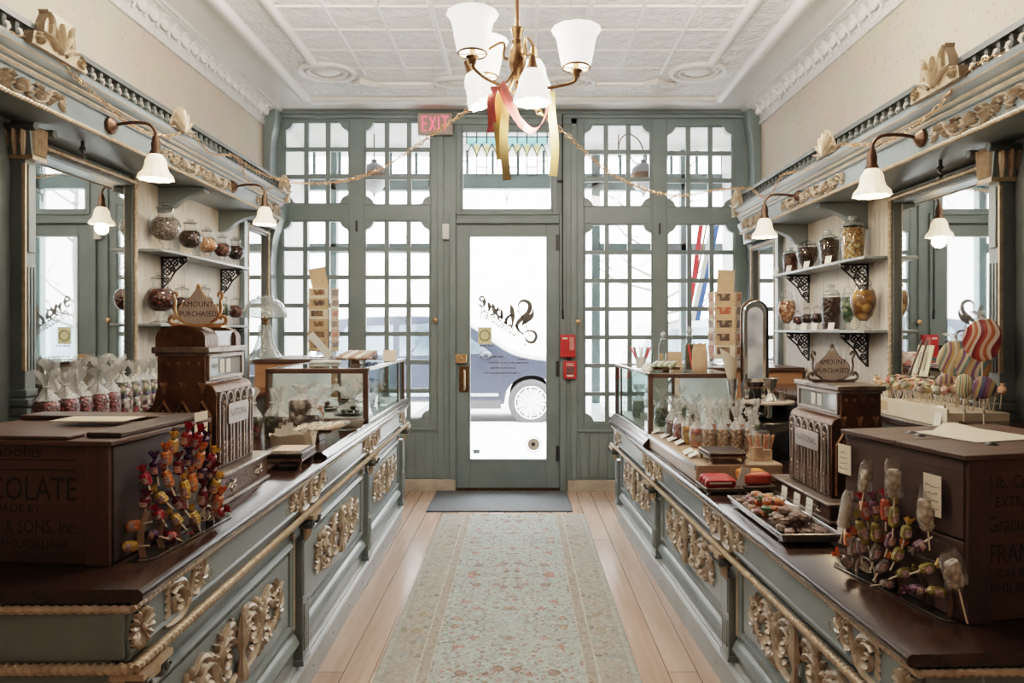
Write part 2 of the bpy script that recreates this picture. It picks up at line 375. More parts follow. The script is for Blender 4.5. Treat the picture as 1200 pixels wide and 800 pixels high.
def bead_mat():
    m, nt, out = nodes_of('beadboard_cream')
    p = N(nt, 'ShaderNodeBsdfPrincipled', Roughness=.5); p.inputs['Base Color'].default_value = (.66,.60,.52,1)
    tc = N(nt, 'ShaderNodeTexCoord'); w = N(nt, 'ShaderNodeTexWave', Scale=6.5, bands_direction='Y'); L(nt, tc.outputs['Object'], w.inputs['Vector'])
    pw = N(nt, 'ShaderNodeMath', operation='POWER'); pw.inputs[1].default_value = .35; L(nt, w.outputs['Fac'], pw.inputs[0])
    b = N(nt, 'ShaderNodeBump', Strength=.6, Distance=.006); L(nt, pw.outputs[0], b.inputs['Height']); L(nt, b.outputs[0], p.inputs['Normal'])
    L(nt, p.outputs[0], out.inputs[0]); return m
BEAD = bead_mat()
SKY = 22.0; CHAND_UP, CHAND_DN = 10, 8
# ================================================================== camera
cam = bpy.data.cameras.new('camera'); co = bpy.data.objects.new('camera', cam); C.objects.link(co)
cam.lens = 24; cam.sensor_width = 36; cam.shift_x = -10/1200; cam.shift_y = -13/1200
cam.clip_start = .05; cam.clip_end = 200
co.location = (0, 0, EYE); co.rotation_euler = (PI/2, 0, 0); bpy.context.scene.camera = co

# ================================================================== room shell
XL, XR, YF, YB, ZC = -2.27, 2.12, 6.17, -2.4, 3.43
SC = 800/YF
def fx(p): return (p-610)/SC
def fz(p): return EYE+(387-p)/SC
struct('floor', MB().box(XL-.1, YB-.1, -.06, XR+.1, YF+.1, 0), FLOORM, smooth=0)
struct('wall_left', MB().box(XL-.12, YB, 0, XL, YF+.02, 3.5), PAPER, smooth=0)
struct('wall_right', MB().box(XR, YB, 0, XR+.12, YF+.02, 3.5), PAPER, smooth=0)
struct('wall_back', MB().box(XL-.1, YB-.12, 0, XR+.1, YB, 3.5), PAPER, smooth=0)
struct('ceiling', MB().box(XL-.1, YB-.1, ZC, XR+.1, YF+.05, ZC+.08), TINS, smooth=0)
# pressed tin field: raised tile ribs, double border ridges, rounded corner medallions
fieldx0, fieldx1, fieldy1 = -1.52, 1.40, 5.44
bx0, bx1, by1 = -1.81, 1.69, 5.80
pn = MB().box(bx0, YB, ZC-.012, bx1, by1, ZC+.001)
struct('trim_1', pn, TIN, smooth=0)                                  # embossed field
rib = MB()
def ridge(x0, y0, x1, y1, w, h):
    if abs(x1-x0) < 1e-6: rib.sweep([(-w, 0), (-w*.6, -h*.8), (0, -h), (w*.6, -h*.8), (w, 0)], y0, y1, lambda n, q, z: V(x0+n, q, ZC-.011+z))
    else: rib.sweep([(-w, 0), (-w*.6, -h*.8), (0, -h), (w*.6, -h*.8), (w, 0)], x0, x1, lambda n, q, z: V(q, y0+n, ZC-.011+z))
k = 0; T = (fieldx1-fieldx0)/9
for i in range(1, 9): ridge(fieldx0+T*i, YB, fieldx0+T*i, fieldy1-.2, .014 if i % 3 else .022, .012)
j = fieldy1
while j > YB:
    j -= T; ridge(fieldx0, j, fieldx1, j, .013, .011)
struct('trim_2', rib, TINS, smooth=50)
bor = MB()
def ridge2(x0, y0, x1, y1, w, h):
    pr = [(-w, 0), (-w, -h*.6), (-w*.55, -h), (w*.55, -h), (w, -h*.6), (w, 0)]
    if abs(x1-x0) < 1e-6: bor.sweep(pr, y0, y1, lambda n, q, z: V(x0+n, q, ZC-.011+z))
    else: bor.sweep(pr, x0, x1, lambda n, q, z: V(q, y0+n, ZC-.011+z))
for x in (bx0, bx1): ridge2(x, YB, x, by1+.05, .045, .045)
ridge2(bx0, by1, bx1, by1, .05, .045)
for x in (fieldx0, fieldx1): ridge2(x, YB, x, fieldy1-.45, .032, .035)
for a, b in ((fieldx0+.42, -.70), (-.28, .18), (.60, fieldx1-.42)): ridge2(a, fieldy1, b, fieldy1, .03, .035)
def ellring(cx, cy, rx, ry):
    for s_, r_, z_ in ((1, .022, 0), (.72, .014, 0)):
        bor.tube([(cx+rx*s_*math.cos(2*PI*i/32), cy+ry*s_*math.sin(2*PI*i/32), ZC-.016) for i in range(33)], r_, 6, cap=False)
    bor.ball((cx, cy, ZC-.01), (rx*.5, ry*.5, .03), 14)
for x, y, a, b in ((fieldx0+.05, fieldy1-.25, .20, .17), (fieldx1-.05, fieldy1-.25, .20, .17), (-.49, fieldy1-.05, .19, .10), (.39, fieldy1-.05, .19, .10)): ellring(x, y, a, b)
for sx in (0, 1):
    xx = (fieldx0+.30, fieldx1-.30)[sx]; bor.tube([(xx-.10, fieldy1-.02, ZC-.014), (xx-.03, fieldy1-.10, ZC-.03), (xx+.04, fieldy1-.03, ZC-.03), (xx+.12, fieldy1, ZC-.014)], .028, 6)
struct('trim_3', bor, TINS, smooth=50)
def cove(name, s, xw):
    m = MB(); P = [(0, -.17), (.02, -.17), (.02, -.14), (.012, -.135)]
    P += [(.012+.10*(1-math.cos(a)), -.135+.105*math.sin(a)) for a in [PI/2*i/8 for i in range(9)]]
    P += [(.112, -.022), (.135, -.022), (.135, 0), (0, 0)]
    m.sweep(P, YB, YF, lambda n, q, z: V(xw+s*n, q, ZC+z))
    e = MB()
    for i in range(int((YF-YB)/.13)):                                  # egg pattern pressed into the cove
        y = YF-.08-i*.13; e.ball((xw+s*.045, y, ZC-.062), (.022, .058, .040), 10); e.tube(cat((xw+s*.03, y+.065, ZC-.11), (xw+s*.052, y+.062, ZC-.065), (xw+s*.09, y+.065, ZC-.032), n=3), .010, 5)
    o = struct(name, m, TINC, smooth=40); part('egg_moulding', e, TINS, o)
cove('trim_4', 1, XL); cove('trim_5', -1, XR)

# ------------------------------------------------------------------ glazed shop front (wall_front)
WIN = [(333,409,142,239), (427,505,142,240), (331,409,258,491), (427,504,258,491),
       (684,763,145,242), (781,859,147,243), (685,765,262,495), (782,861,262,495)]
TRANS = (541,647,153,246); DOOR = (535,656,263,574)
holes = [(fx(a), fx(b), fz(d), fz(c)) for a, b, c, d in WIN+[TRANS, DOOR]]
xs = sorted(set([XL, XR]+[h[0] for h in holes]+[h[1] for h in holes])); zs = sorted(set([0, 3.43]+[h[2] for h in holes]+[h[3] for h in holes]))
wf = MB()
for i in range(len(xs)-1):
    z0 = None
    for j in range(len(zs)-1):
        cx, cz = (xs[i]+xs[i+1])/2, (zs[j]+zs[j+1])/2
        solid = not any(h[0] < cx < h[1] and h[2] < cz < h[3] for h in holes)
        if solid and z0 is None: z0 = zs[j]
        if z0 is not None and (not solid or j == len(zs)-2):
            wf.box(xs[i], YF, z0, xs[i+1], YF+.07, zs[j+1] if solid else zs[j]); z0 = None
def slab(a, b, c, d, y0, y1): wf.box(fx(a), y0, fz(d), fx(b), y1, fz(c))
# casings and rails standing proud
for a, b, c, d, p in ((318,880,128,135,.05), (318,880,135,139,.03), (513,520,136,575,.02), (527,534,250,575,.025), (656,663,250,575,.025), (669,676,136,575,.02),
                      (513,676,139,146,.02), (535,655,249,252,.02), (535,655,257,262,.035), (411,512,501,504,.015), (676,782,503,506,.015), (535,540,150,252,.012), (648,653,150,252,.012)):
    slab(a, b, c, d, YF-p, YF)
g = MB()
for k in range(40):                                                    # wainscot boards
    for (p0, p1) in ((318, 513), (676, 880)):
        x = fx(p0)+.03+k*.085
        if x < fx(p1)-.02: wf.box(x, YF-.008, fz(560), x+.072, YF, fz(508))
struct('wall_front', wf, TEAL, smooth=0, bevel=.004)
bb = pm('bare_baseboard', (.52,.46,.39), (.40,.34,.28), scale=9, rough=.5)
struct('baseboard_front_left', MB().box(XL, YF-.03, 0, fx(534), YF, fz(561)), bb, bevel=.004)
struct('baseboard_front_right', MB().box(fx(665), YF-.03, 0, XR, YF, fz(562)), bb, bevel=.004)
# wavy casings that close the shop front against each side wall
def casing(name, s, xw):
    prof = [(0, .0), (.085, .0), (.085, 1.5), (.07, 2.05), (.10, 2.30), (.17, 2.48), (.16, 2.60), (.07, 2.70), (.075, 3.1), (.10, 3.25), (.12, 3.40), (0, 3.40)]
    c = [(a, b) for a, b in prof[:3]]+cat2(*prof[3:11], n=6)+[prof[11]]
    m = MB().prism(c, YF-.16, YF-.005, lambda a, b, h: V(xw+s*a, h, b))
    struct(name, m, TEAL, bevel=.006)
casing('trim_6', 1, XL); casing('trim_7', -1, XR)

def window(idx, px, rows):
    a, b, c, d = px; x0, x1, z0, z1 = fx(a), fx(b), fz(d), fz(c); m = MB(); y0, y1 = YF+.012, YF+.045
    w = (x1-x0)
    for i in (1, 2): xx = x0+w*i/3; m.box(xx-.021, y0, z0, xx+.021, y1, z1)
    for j in range(1, rows): zz = z0+(z1-z0)*j/rows; m.box(x0, y0+.003, zz-.02, x1, y1-.003, zz+.02)
    t = .012
    m.box(x0, y0-.004, z0, x0+t, y1, z1); m.box(x1-t, y0-.004, z0, x1, y1, z1); m.box(x0, y0-.002, z0, x1, y1, z0+t); m.box(x0, y0-.002, z1-t, x1, y1, z1)
    r = .082                                                           # lobed corners
    for sx, cx in ((1, x0), (-1, x1)):
        for sz, cz in ((1, z0), (-1, z1)):
            P = [(cx, cz), (cx+sx*(r+.012), cz), (cx+sx*(r+.012), cz+sz*.016)]
            P += [(cx+sx*r*math.cos(q), cz+sz*(r*math.sin(q))) for q in [PI/2*(.1+.8*i/9) for i in range(10)]]
            P += [(cx+sx*.016, cz+sz*(r+.012)), (cx, cz+sz*(r+.012))]
            m.prism(P, YF-.006, YF+.05, lambda p, q, h: V(p, h, q))
    o = struct(f'window_{idx}', m, TEAL, bevel=.003, smooth=30)
    part('pane', MB().box(x0, YF+.026, z0, x1, YF+.030, z1), PANE, o, smooth=0)
    return o
W_ = [window(i+1, p, 3 if i in (0, 1, 4, 5) else 7) for i, p in enumerate(WIN)]
# small turn knobs and hinges on the show-window doors
for (px, py), w in (((511, 375), W_[3]), ((677, 377), W_[6])):
    k = MB().lathe([(.0, .0), (.012, .0), (.010, .012), (.02, .02), (.022, .03), (.014, .037), (.0, .038)], 12, (fx(px), YF-.02, fz(py)), Matrix.Rotation(PI/2, 3, 'X'))
    part('turn_knob', k, COPPER, w)
for (px, py), w in (((418, 265), W_[3]), ((773, 268), W_[6]), ((773, 480), W_[6])):
    part('hinge', MB().box(fx(px)-.008, YF-.016, fz(py)-.05, fx(px)+.008, YF, fz(py)+.05), IRON, w)
# ------------------------------------------------------------------ leaded transom over the door
a, b, c, d = TRANS; x0, x1, z0, z1 = fx(a), fx(b), fz(d), fz(c)
m = MB()
for q in ((x0, z0, x0+.012, z1), (x1-.012, z0, x1, z1), (x0, z0, x1, z0+.012), (x0, z1-.012, x1, z1)): m.box(q[0], YF+.005, q[1], q[2], YF+.05, q[3])
tr = struct('window_9', m, TEAL)
part('pane', MB().box(x0, YF+.03, z0, x1, YF+.032, z1), PANE, tr, smooth=0)
LEAD = pm('lead_came', (.16,.17,.17), (.12,.13,.13), rough=.5, metal=.5)
def u2(u, v): return (fx(530+u*.175), fz(130+v*.175))               # sketch units of the leaded design
lead = MB(); col1, col2 = MB(), MB()
def came(pts, r=.0055): lead.tube([(p[0], YF+.026, p[1]) for p in pts], r, 5)
cols = [95, 163, 231, 300, 368, 435, 500, 568, 636]
came([u2(66, 168), u2(668, 168)]); came([u2(66, 330), u2(95, 330)]); came([u2(570, 332), u2(640, 332)])
for i, cx in enumerate(cols):
    came([u2(cx, 138), u2(cx, 212)])
    if i < len(cols)-1:
        nx_ = cols[i+1]; mid = (cx+nx_)/2
        # pointed arches rising from each bar, amber spandrels between them
        aL = [(cx, 300), (cx+10, 265), (mid, 212)]; 
        came([u2(*p) for p in cat2((cx, 300), (cx+12, 262), (mid, 215), n=5)]); came([u2(*p) for p in cat2((nx_, 300), (nx_-12, 262), (mid, 215), n=5)])
        q = [u2(cx, 168), u2(nx_, 168), u2(nx_, 212), u2(mid, 235), u2(cx, 212)]
        col1.prism(q, YF+.0335, YF+.0345, lambda p, r_, h: V(p, h, r_))
    lo = 430 if i in (1, 2, 4, 5, 6, 7) else 375
    came([u2(cx, 300), u2(cx, lo)])
    if 0 < i < len(cols)-1:
        col2.prism([u2(cx, 215), u2(cx+30, 235), u2(cx, 300), u2(cx-30, 235)], YF+.0335, YF+.0345, lambda p, r_, h: V(p, h, r_))
for i in (1, 4, 6): came([u2(cols[i], 372), u2(cols[i+1], 372)], .006); came([u2(cols[i], 430), u2(cols[i+1], 430)], .006)
# fleur-de-lis and scrolls low in the light
for s in (-1, 1):
    came([u2(365+s*q[0], q[1]) for q in cat2((4, 600), (8, 560), (40, 528), (95, 540), (130, 575), n=5)], .003)
    came([u2(365+s*q[0], q[1]) for q in cat2((200, 545), (250, 560), (262, 590), (230, 628), (205, 600), n=5)], .003)
came([u2(*q) for q in cat2((365, 500), (350, 535), (365, 560), (380, 535), (365, 500), n=4)], .003); came([u2(365, 560), u2(365, 640)], .003)
came([u2(66, 400), u2(66, 655)], .003)
part('lead_came', lead, LEAD, tr)
part('blue_glass', col1, glass('blue_leaded_glass', tint=(.55,.80,.82), edge=(.4,.6,.62), gloss=.5), tr, smooth=0, label='pale blue top band of leaded glass')
part('amber_glass', col2, glass('amber_leaded_glass', tint=(.86,.82,.55), edge=(.6,.55,.3), gloss=.5), tr, smooth=0, label='amber spandrels of leaded glass')

# ------------------------------------------------------------------ door
dm = MB(); dx0, dx1, dz0, dz1 = fx(535.1), fx(655.9), .014, fz(263.1)
gx0, gx1, gz0, gz1 = fx(551), fx(640), fz(538), fz(277)
for q in ((dx0, dz0, gx0, dz1), (gx1, dz0, dx1, dz1), (gx0, dz0, gx1, gz0), (gx0, gz1, gx1, dz1)): dm.box(q[0], YF+.01, q[1], q[2], YF+.055, q[3])
for q in ((gx0-.012, gz0-.012, gx0, gz1+.012), (gx1, gz0-.012, gx1+.012, gz1+.012), (gx0, gz0-.012, gx1, gz0), (gx0, gz1, gx1, gz1+.012)): dm.box(q[0], YF+.002, q[1], q[2], YF+.01, q[3])
door = struct('door_1', dm, TEAL, bevel=.003, smooth=0)
YG = YF+.030
part('pane', MB().box(gx0, YG, gz0, gx1, YG+.003, gz1), PANE, door, smooth=0)
hd = MB().box(fx(538), YF-.004, fz(459), fx(549.5), YF+.010, fz(429)); part('handle_plate', hd, BRASS, door, bevel=.003)
hp = MB().tube(cat((fx(544), YF-.004, fz(434)), (fx(545), YF-.05, fz(438)), (fx(545), YF-.055, fz(445)), (fx(545), YF-.05, fz(452)), (fx(544), YF-.004, fz(456)), n=5), .010, 8)
part('pull_handle', hp, pm('ivory_handle', (.72,.62,.48), (.6,.5,.38), rough=.35), door)
lk = MB().box(fx(534), YF-.035, fz(425), fx(547), YF+.010, fz(415)); lk.lathe([(0, 0), (.014, 0), (.014, .02), (0, .022)], 10, (fx(541), YF-.035, fz(420)), Matrix.Rotation(PI/2, 3, 'X'))
part('deadbolt', lk, COPPER, door, bevel=.004)
for py in (284, 432, 531): part('hinge', MB().box(fx(651.5), YF-.006, fz(py+9), fx(655), YF+.012, fz(py-9)), IRON, door)
part('threshold_strip', MB().box(dx0, YF-.002, .004, dx1, YF+.012, .026), BRASS, door)
# lettering on the glass, read from outside and so reversed from in here
def gq(u, v): return (fx(540+u*.15), fz(320+v*.15))
let = MB()
def pen(pts, w):
    P = [gq(*p) for p in cat2(*pts, n=6)]; k = len(P); vs = []
    for i in range(k):
        a_, b_ = P[max(i-1, 0)], P[min(i+1, k-1)]; tx, tz = b_[0]-a_[0], b_[1]-a_[1]; l = math.hypot(tx, tz) or 1
        ww = (w(i/(k-1)) if callable(w) else w)*1.75*.15/SC/2; vs += [V(P[i][0]-tz/l*ww, YG-.001, P[i][1]+tx/l*ww), V(P[i][0]+tz/l*ww, YG-.001, P[i][1]-tx/l*ww)]
    let.add(vs, [(2*i, 2*i+1, 2*i+3, 2*i+2) for i in range(k-1)])
fat = lambda m_, b_=4: (lambda t: b_+(m_-b_)*math.sin(PI*t)**1.5)
pen([(462,285), (450,255), (465,222), (500,214), (535,235), (540,270), (525,310), (480,350), (447,385), (438,415), (455,450), (485,475), (495,490)], fat(22))
pen([(562,275), (564,310), (545,345), (510,370), (485,395), (482,415)], fat(24))
pen([(478,480), (510,455), (550,450), (582,468), (590,500), (570,535), (538,540), (512,522), (505,500), (515,492)], fat(15))
pen([(448,312), (470,325), (500,375), (515,420), (530,470), (560,492)], 5); pen([(432,300), (450,296), (462,306)], 6); pen([(495,555), (510,560)], 8)
pen([(388,245), (398,280), (406,340), (404,405)], fat(22, 8)); pen([(412,405), (392,412), (385,398)], 9); pen([(406,325), (385,330), (365,345), (352,372), (356,395), (340,378)], fat(15, 6))
pen([(325,358), (308,340), (285,352)], 10); pen([(318,285), (320,330), (322,360)], fat(16, 8)); pen([(318,345), (288,330), (274,305), (290,285), (318,292)], fat(14, 6)); pen([(300,262), (275,288)], 8)
pen([(246,236), (256,270), (258,325)], fat(18, 8)); pen([(258,330), (240,318)], 8); pen([(254,262), (232,262), (220,280)], 9); pen([(212,225), (222,255), (222,290)], fat(17, 8)); pen([(222,292), (205,286)], 8)
pen([(182,190), (160,180), (145,200), (160,215), (180,222)], 9); pen([(182,190), (184,225), (178,260)], fat(16, 7)); pen([(180,262), (158,258), (142,240)], 9)
part('shop_name_lettering', let, pm('brown_lettering', (.10,.085,.075), (.14,.12,.10), rough=.6), door, smooth=0)
l2 = MB(); ax, az = gq(432, 500); bx_, bz_ = gq(140, 325); ang = math.atan2(bz_-az, bx_-ax); ln = math.hypot(bx_-ax, bz_-az)
vs, fs = textmesh('Confectionery', .1, bold=.002); wv = max(v[0] for v in vs)
def gfr(a_, b_): q = a_/wv*ln; up = b_*1.5; return V(ax+math.cos(ang)*q+math.sin(ang)*up*.6, YG-.001, az+math.sin(ang)*q+up*.9)
l2.add([gfr(*v) for v in vs], fs); part('small_lettering', l2, MATS['brown_lettering'], door, smooth=0)
l3 = MB()
for r_, (y_, x0_, x1_) in enumerate(((405, 562, 578), (418, 562, 590), (425, 572, 620), (431, 575, 605), (437, 565, 612), (421, 608, 618))):
    xx = x0_
    while xx < x1_: l = R.uniform(1.5, 4); l3.box(fx(xx), YG-.002, fz(y_+1.0), fx(min(xx+l, x1_)), YG-.001, fz(y_-.8)); xx += l+R.uniform(.8, 2.2)
part('hours_lettering', l3, MATS['brown_lettering'], door, smooth=0)
st = MB(); st.box(fx(560), YG-.002, fz(403), fx(576), YG-.001, fz(383)); part('window_sticker', st, pm('yellow_sticker', (.80,.74,.45), (.86,.82,.6), rough=.6), door, smooth=0)
sr = MB(); sr.tube([(fx(568)+.045*math.cos(2*PI*i/24), YG-.003, fz(393)+.045*math.sin(2*PI*i/24)) for i in range(25)], .006, 5, cap=False); part('sticker_ring', sr, pm('olive_print', (.30,.27,.13), rough=.7), door)
MY = Matrix.Rotation(PI/2, 3, 'X')
rs = MB().lathe([(.0, 0), (.055, 0), (.055, .002), (.0, .002)], 28, (fx(625.5), YG-.002, fz(521)), MY); part('round_sticker', rs, pm('pale_sticker', (.78,.75,.68), (.7,.66,.58), rough=.6), door)
rr = MB().tube([(fx(625.5)+.068*math.cos(2*PI*i/30), YG-.003, fz(521)+.068*math.sin(2*PI*i/30)) for i in range(31)], .013, 6, cap=False, flat=.4); part('sticker_rim', rr, pm('rust_print', (.36,.17,.09), (.42,.22,.12), rough=.7), door)
part('sticker_mark', MB().box(fx(623), YG-.005, fz(523), fx(627), YG-.003, fz(519)), INK, door)
part('corner_sticker', MB().box(fx(554), YG-.002, fz(532), fx(562), YG-.001, fz(527)), pm('grey_blue_sticker', (.35,.47,.5), rough=.6), door)

# ------------------------------------------------------------------ things on the shop front
ex = thing('exit_sign', 'lit exit sign with pink-red letters mounted above the door, left of the transom', 'sign', (fx(511), YF-.05, fz(148)))
eb = MB().box(-.155, -.03, -.095, .155, .03, .095); part('sign_box', eb, pm('sign_box_grey', (.36,.31,.27), (.32,.27,.24), rough=.5), ex, bevel=.006)
et = MB()
def neon(pts): et.tube([(-.112+p[0], -.036, p[1]) for p in pts], .0058, 6)
H2 = .062
neon([(.04, H2), (0, H2), (0, -H2), (.04, -H2)]); neon([(0, 0), (.035, 0)])
neon([(.066, H2), (.116, -H2)]); neon([(.116, H2), (.066, -H2)]); neon([(.146, H2), (.146, -H2)]); neon([(.172, H2), (.232, H2)]); neon([(.202, H2), (.202, -H2)])
part('exit_lettering', et, pm('neon_pink', (.8,.1,.15), (.8,.1,.15), emit=(1,.10,.16), estr=1.6), ex)
fa = thing('fire_alarm', 'red fire alarm horn on the post right of the door', 'alarm', (fx(665), YF-.02, fz(405)))
part('alarm_body', MB().box(-.068, -.05, -.1, .068, 0, .1), RED, fa, bevel=.008); part('alarm_strobe', MB().box(.01, -.062, -.04, .055, -.05, .08), pm('alarm_lens', (.62,.25,.25), (.55,.2,.2), rough=.2), fa, bevel=.004)
part('alarm_print', MB().box(-.05, -.052, .06, -.005, -.05, .075), WHITEC, fa)
ps = thing('fire_pull_station', 'small red fire pull station on the post below the alarm horn', 'alarm', (fx(667.5), YF-.02, fz(433)))
part('station_body', MB().box(-.058, -.045, -.078, .058, 0, .078), RED, ps, bevel=.006)
part('station_handle', MB().box(-.036, -.055, -.03, .036, -.045, .03), pm('station_dark', (.16,.08,.08), rough=.4), ps, bevel=.003)
tx = MB(); 
lettering(tx, 'FIRE', .038, lambda a_, b_: V(a_, -.046, .036+b_), 'CENTER'); part('station_plate', MB().box(-.03, -.047, -.058, .03, -.045, -.042), WHITEC, ps)
part('station_lettering', tx, WHITEC, ps, smooth=0)
cb = MB().tube([(fx(659), YF-.03, fz(130)), (fx(659), YF-.03, fz(363))], .007, 6); cb.tube([(fx(659), YF-.03, fz(363)), (fx(659.5), YF-.03, fz(374))], .011, 6); cb.tube([(fx(653), YF-.03, fz(213)), (fx(660), YF-.03, fz(213))], .009, 6)
pass
solo('transom_rod', cb, IRON, 'thin dark window-opening rod running down the post right of the transom', 'rod')
ds = thing('door_sensor', 'small white sensor box on the frame left of the door top', 'sensor', (fx(523), YF-.025, fz(272)))
part('sensor_case', MB().box(-.032, -.03, -.07, .032, 0, .07), WHITEP, ds, bevel=.006); part('sensor_cover', MB().box(-.022, -.036, -.045, .022, -.03, .02), WHITEC, ds, bevel=.003)

# ------------------------------------------------------------------ mat and carpet runner
def rug_mat():
    m, nt, out = nodes_of('faded_runner')
    p = N(nt, 'ShaderNodeBsdfPrincipled', Roughness=.95); p.inputs['Specular IOR Level'].default_value = .1
    tc = N(nt, 'ShaderNodeTexCoord'); sep = N(nt, 'ShaderNodeSeparateXYZ'); L(nt, tc.outputs['Object'], sep.inputs[0])
    ab = N(nt, 'ShaderNodeMath', operation='ABSOLUTE'); L(nt, sep.outputs['X'], ab.inputs[0])
    pg = N(nt, 'ShaderNodeMath', operation='PINGPONG'); pg.inputs[1].default_value = .66; L(nt, sep.outputs['Y'], pg.inputs[0])
    cmb = N(nt, 'ShaderNodeCombineXYZ'); L(nt, ab.outputs[0], cmb.inputs[0]); L(nt, pg.outputs[0], cmb.inputs[1])
    wob = N(nt, 'ShaderNodeTexNoise', Scale=30, Detail=2); L(nt, tc.outputs['Object'], wob.inputs['Vector'])
    vadd = N(nt, 'ShaderNodeVectorMath', operation='MULTIPLY_ADD'); vadd.inputs[1].default_value = (.04, .04, 0); L(nt, wob.outputs['Color'], vadd.inputs[0]); L(nt, cmb.outputs[0], vadd.inputs[2])
    def ramp(fac, stops, interp='LINEAR'):
        r = N(nt, 'ShaderNodeValToRGB'); r.color_ramp.interpolation = interp; e = r.color_ramp.elements
        for i, (po, cc) in enumerate(stops):
            el = e[i] if i < 2 else e.new(po)
            el.position = po; el.color = c4(cc)
        L(nt, fac, r.inputs[0]); return r.outputs[0]
    def mix(f, a_, b_, blend='MIX'):
        x = N(nt, 'ShaderNodeMix', data_type='RGBA', blend_type=blend)
        if isinstance(f, float): x.inputs[0].default_value = f
        else: L(nt, f, x.inputs[0])
        for k, q in ((6, a_), (7, b_)):
            if isinstance(q, tuple): x.inputs[k].default_value = c4(q)
            else: L(nt, q, x.inputs[k])
        return x.outputs[2]
    aqua, cream, salm, gold, brown, ink = (.40,.45,.42), (.51,.49,.44), (.48,.22,.18), (.36,.27,.18), (.20,.14,.10), (.17,.21,.22)
    def flowers(scale, w0, cin, cring, base):
        v = N(nt, 'ShaderNodeTexVoronoi', Scale=scale); v.inputs['Randomness'].default_value = .95; L(nt, vadd.outputs[0], v.inputs['Vector'])
        msk = ramp(v.outputs['Distance'], [(0, (1,1,1)), (w0, (1,1,1)), (w0+.02, (0,0,0))])
        hue = N(nt, 'ShaderNodeSeparateColor'); L(nt, v.outputs['Color'], hue.inputs[0])
        c_ = ramp(v.outputs['Distance'], [(0, cin), (w0*.35, cream), (w0*.6, cring), (w0*.9, ink)])
        c2_ = ramp(hue.outputs[0], [(0, salm), (.35, gold), (.6, brown), (.8, (.35,.42,.41))], 'CONSTANT')
        return mix(msk, base, mix(.62, c_, c2_))
    f1 = flowers(12, .30, salm, salm, aqua); f1 = flowers(46, .26, (.33,.37,.36), ink, f1); f1 = flowers(19, .22, brown, salm, f1); f2 = flowers(31, .28, gold, brown, f1)
    # border band
    b1 = flowers(14, .34, salm, gold, (.39,.355,.31)); b2 = flowers(30, .26, cream, ink, b1)
    guard = flowers(40, .3, salm, gold, (.37,.32,.27))
    X = ab.outputs[0]
    def between(lo, hi):
        a_ = N(nt, 'ShaderNodeMath', operation='GREATER_THAN'); a_.inputs[1].default_value = lo; L(nt, X, a_.inputs[0])
        b_ = N(nt, 'ShaderNodeMath', operation='LESS_THAN'); b_.inputs[1].default_value = hi; L(nt, X, b_.inputs[0])
        c_ = N(nt, 'ShaderNodeMath', operation='MULTIPLY'); L(nt, a_.outputs[0], c_.inputs[0]); L(nt, b_.outputs[0], c_.inputs[1]); return c_.outputs[0]
    o = mix(between(.33, .375), f2, guard); o = mix(between(.385, .52), o, b2); o = mix(between(.52, .60), o, (.40,.40,.35))
    for lo, hi in ((.327, .333), (.377, .386)): o = mix(between(lo, hi), o, (.50,.48,.43))
    for lo, hi in ((.516, .521), (.55, .56)): o = mix(between(lo, hi), o, (.26,.30,.30))
    fd = N(nt, 'ShaderNodeTexNoise', Scale=3, Detail=6); L(nt, tc.outputs['Object'], fd.inputs['Vector'])
    fr_ = N(nt, 'ShaderNodeMapRange'); fr_.inputs['From Min'].default_value = .35; fr_.inputs['From Max'].default_value = .75; fr_.inputs['To Max'].default_value = .30; L(nt, fd.outputs['Fac'], fr_.inputs['Value'])
    o = mix(fr_.outputs[0], o, (.43,.44,.40))
    mo = N(nt, 'ShaderNodeTexNoise', Scale=55, Detail=5); L(nt, tc.outputs['Object'], mo.inputs['Vector']); mr = N(nt, 'ShaderNodeMapRange'); mr.inputs['From Min'].default_value = .3; mr.inputs['From Max'].default_value = .7; mr.inputs['To Min'].default_value = .62; mr.inputs['To Max'].default_value = 1.0; L(nt, mo.outputs['Fac'], mr.inputs['Value']); o = mix(1.0, o, mr.outputs[0], 'MULTIPLY')
    L(nt, o, p.inputs['Base Color'])
    fb = N(nt, 'ShaderNodeTexNoise', Scale=300); L(nt, tc.outputs['Object'], fb.inputs['Vector']); b = N(nt, 'ShaderNodeBump', Strength=.3, Distance=.003); L(nt, fb.outputs[0], b.inputs['Height']); L(nt, b.outputs[0], p.inputs['Normal'])
    L(nt, p.outputs[0], out.inputs[0]); return m
rg = MB().box(-.555, -2.0, 0, .555, 2.0, .009)
solo('carpet_runner', rg, rug_mat(), 'long faded aqua floral carpet runner with a patterned border, lying down the aisle', 'rug', (-.055, 3.37, 0), bevel=.004)
dmz = MB().box(-.585, -.345, 0, .585, .345, .012); solo('door_mat', dmz, pm('grey_mat', (.115,.13,.14), (.09,.10,.11), scale=60, rough=.85, bump=.4, bscale=220), 'dark grey rubber door mat on the boards in front of the door', 'mat', (-.17, 5.79, 0), bevel=.006)

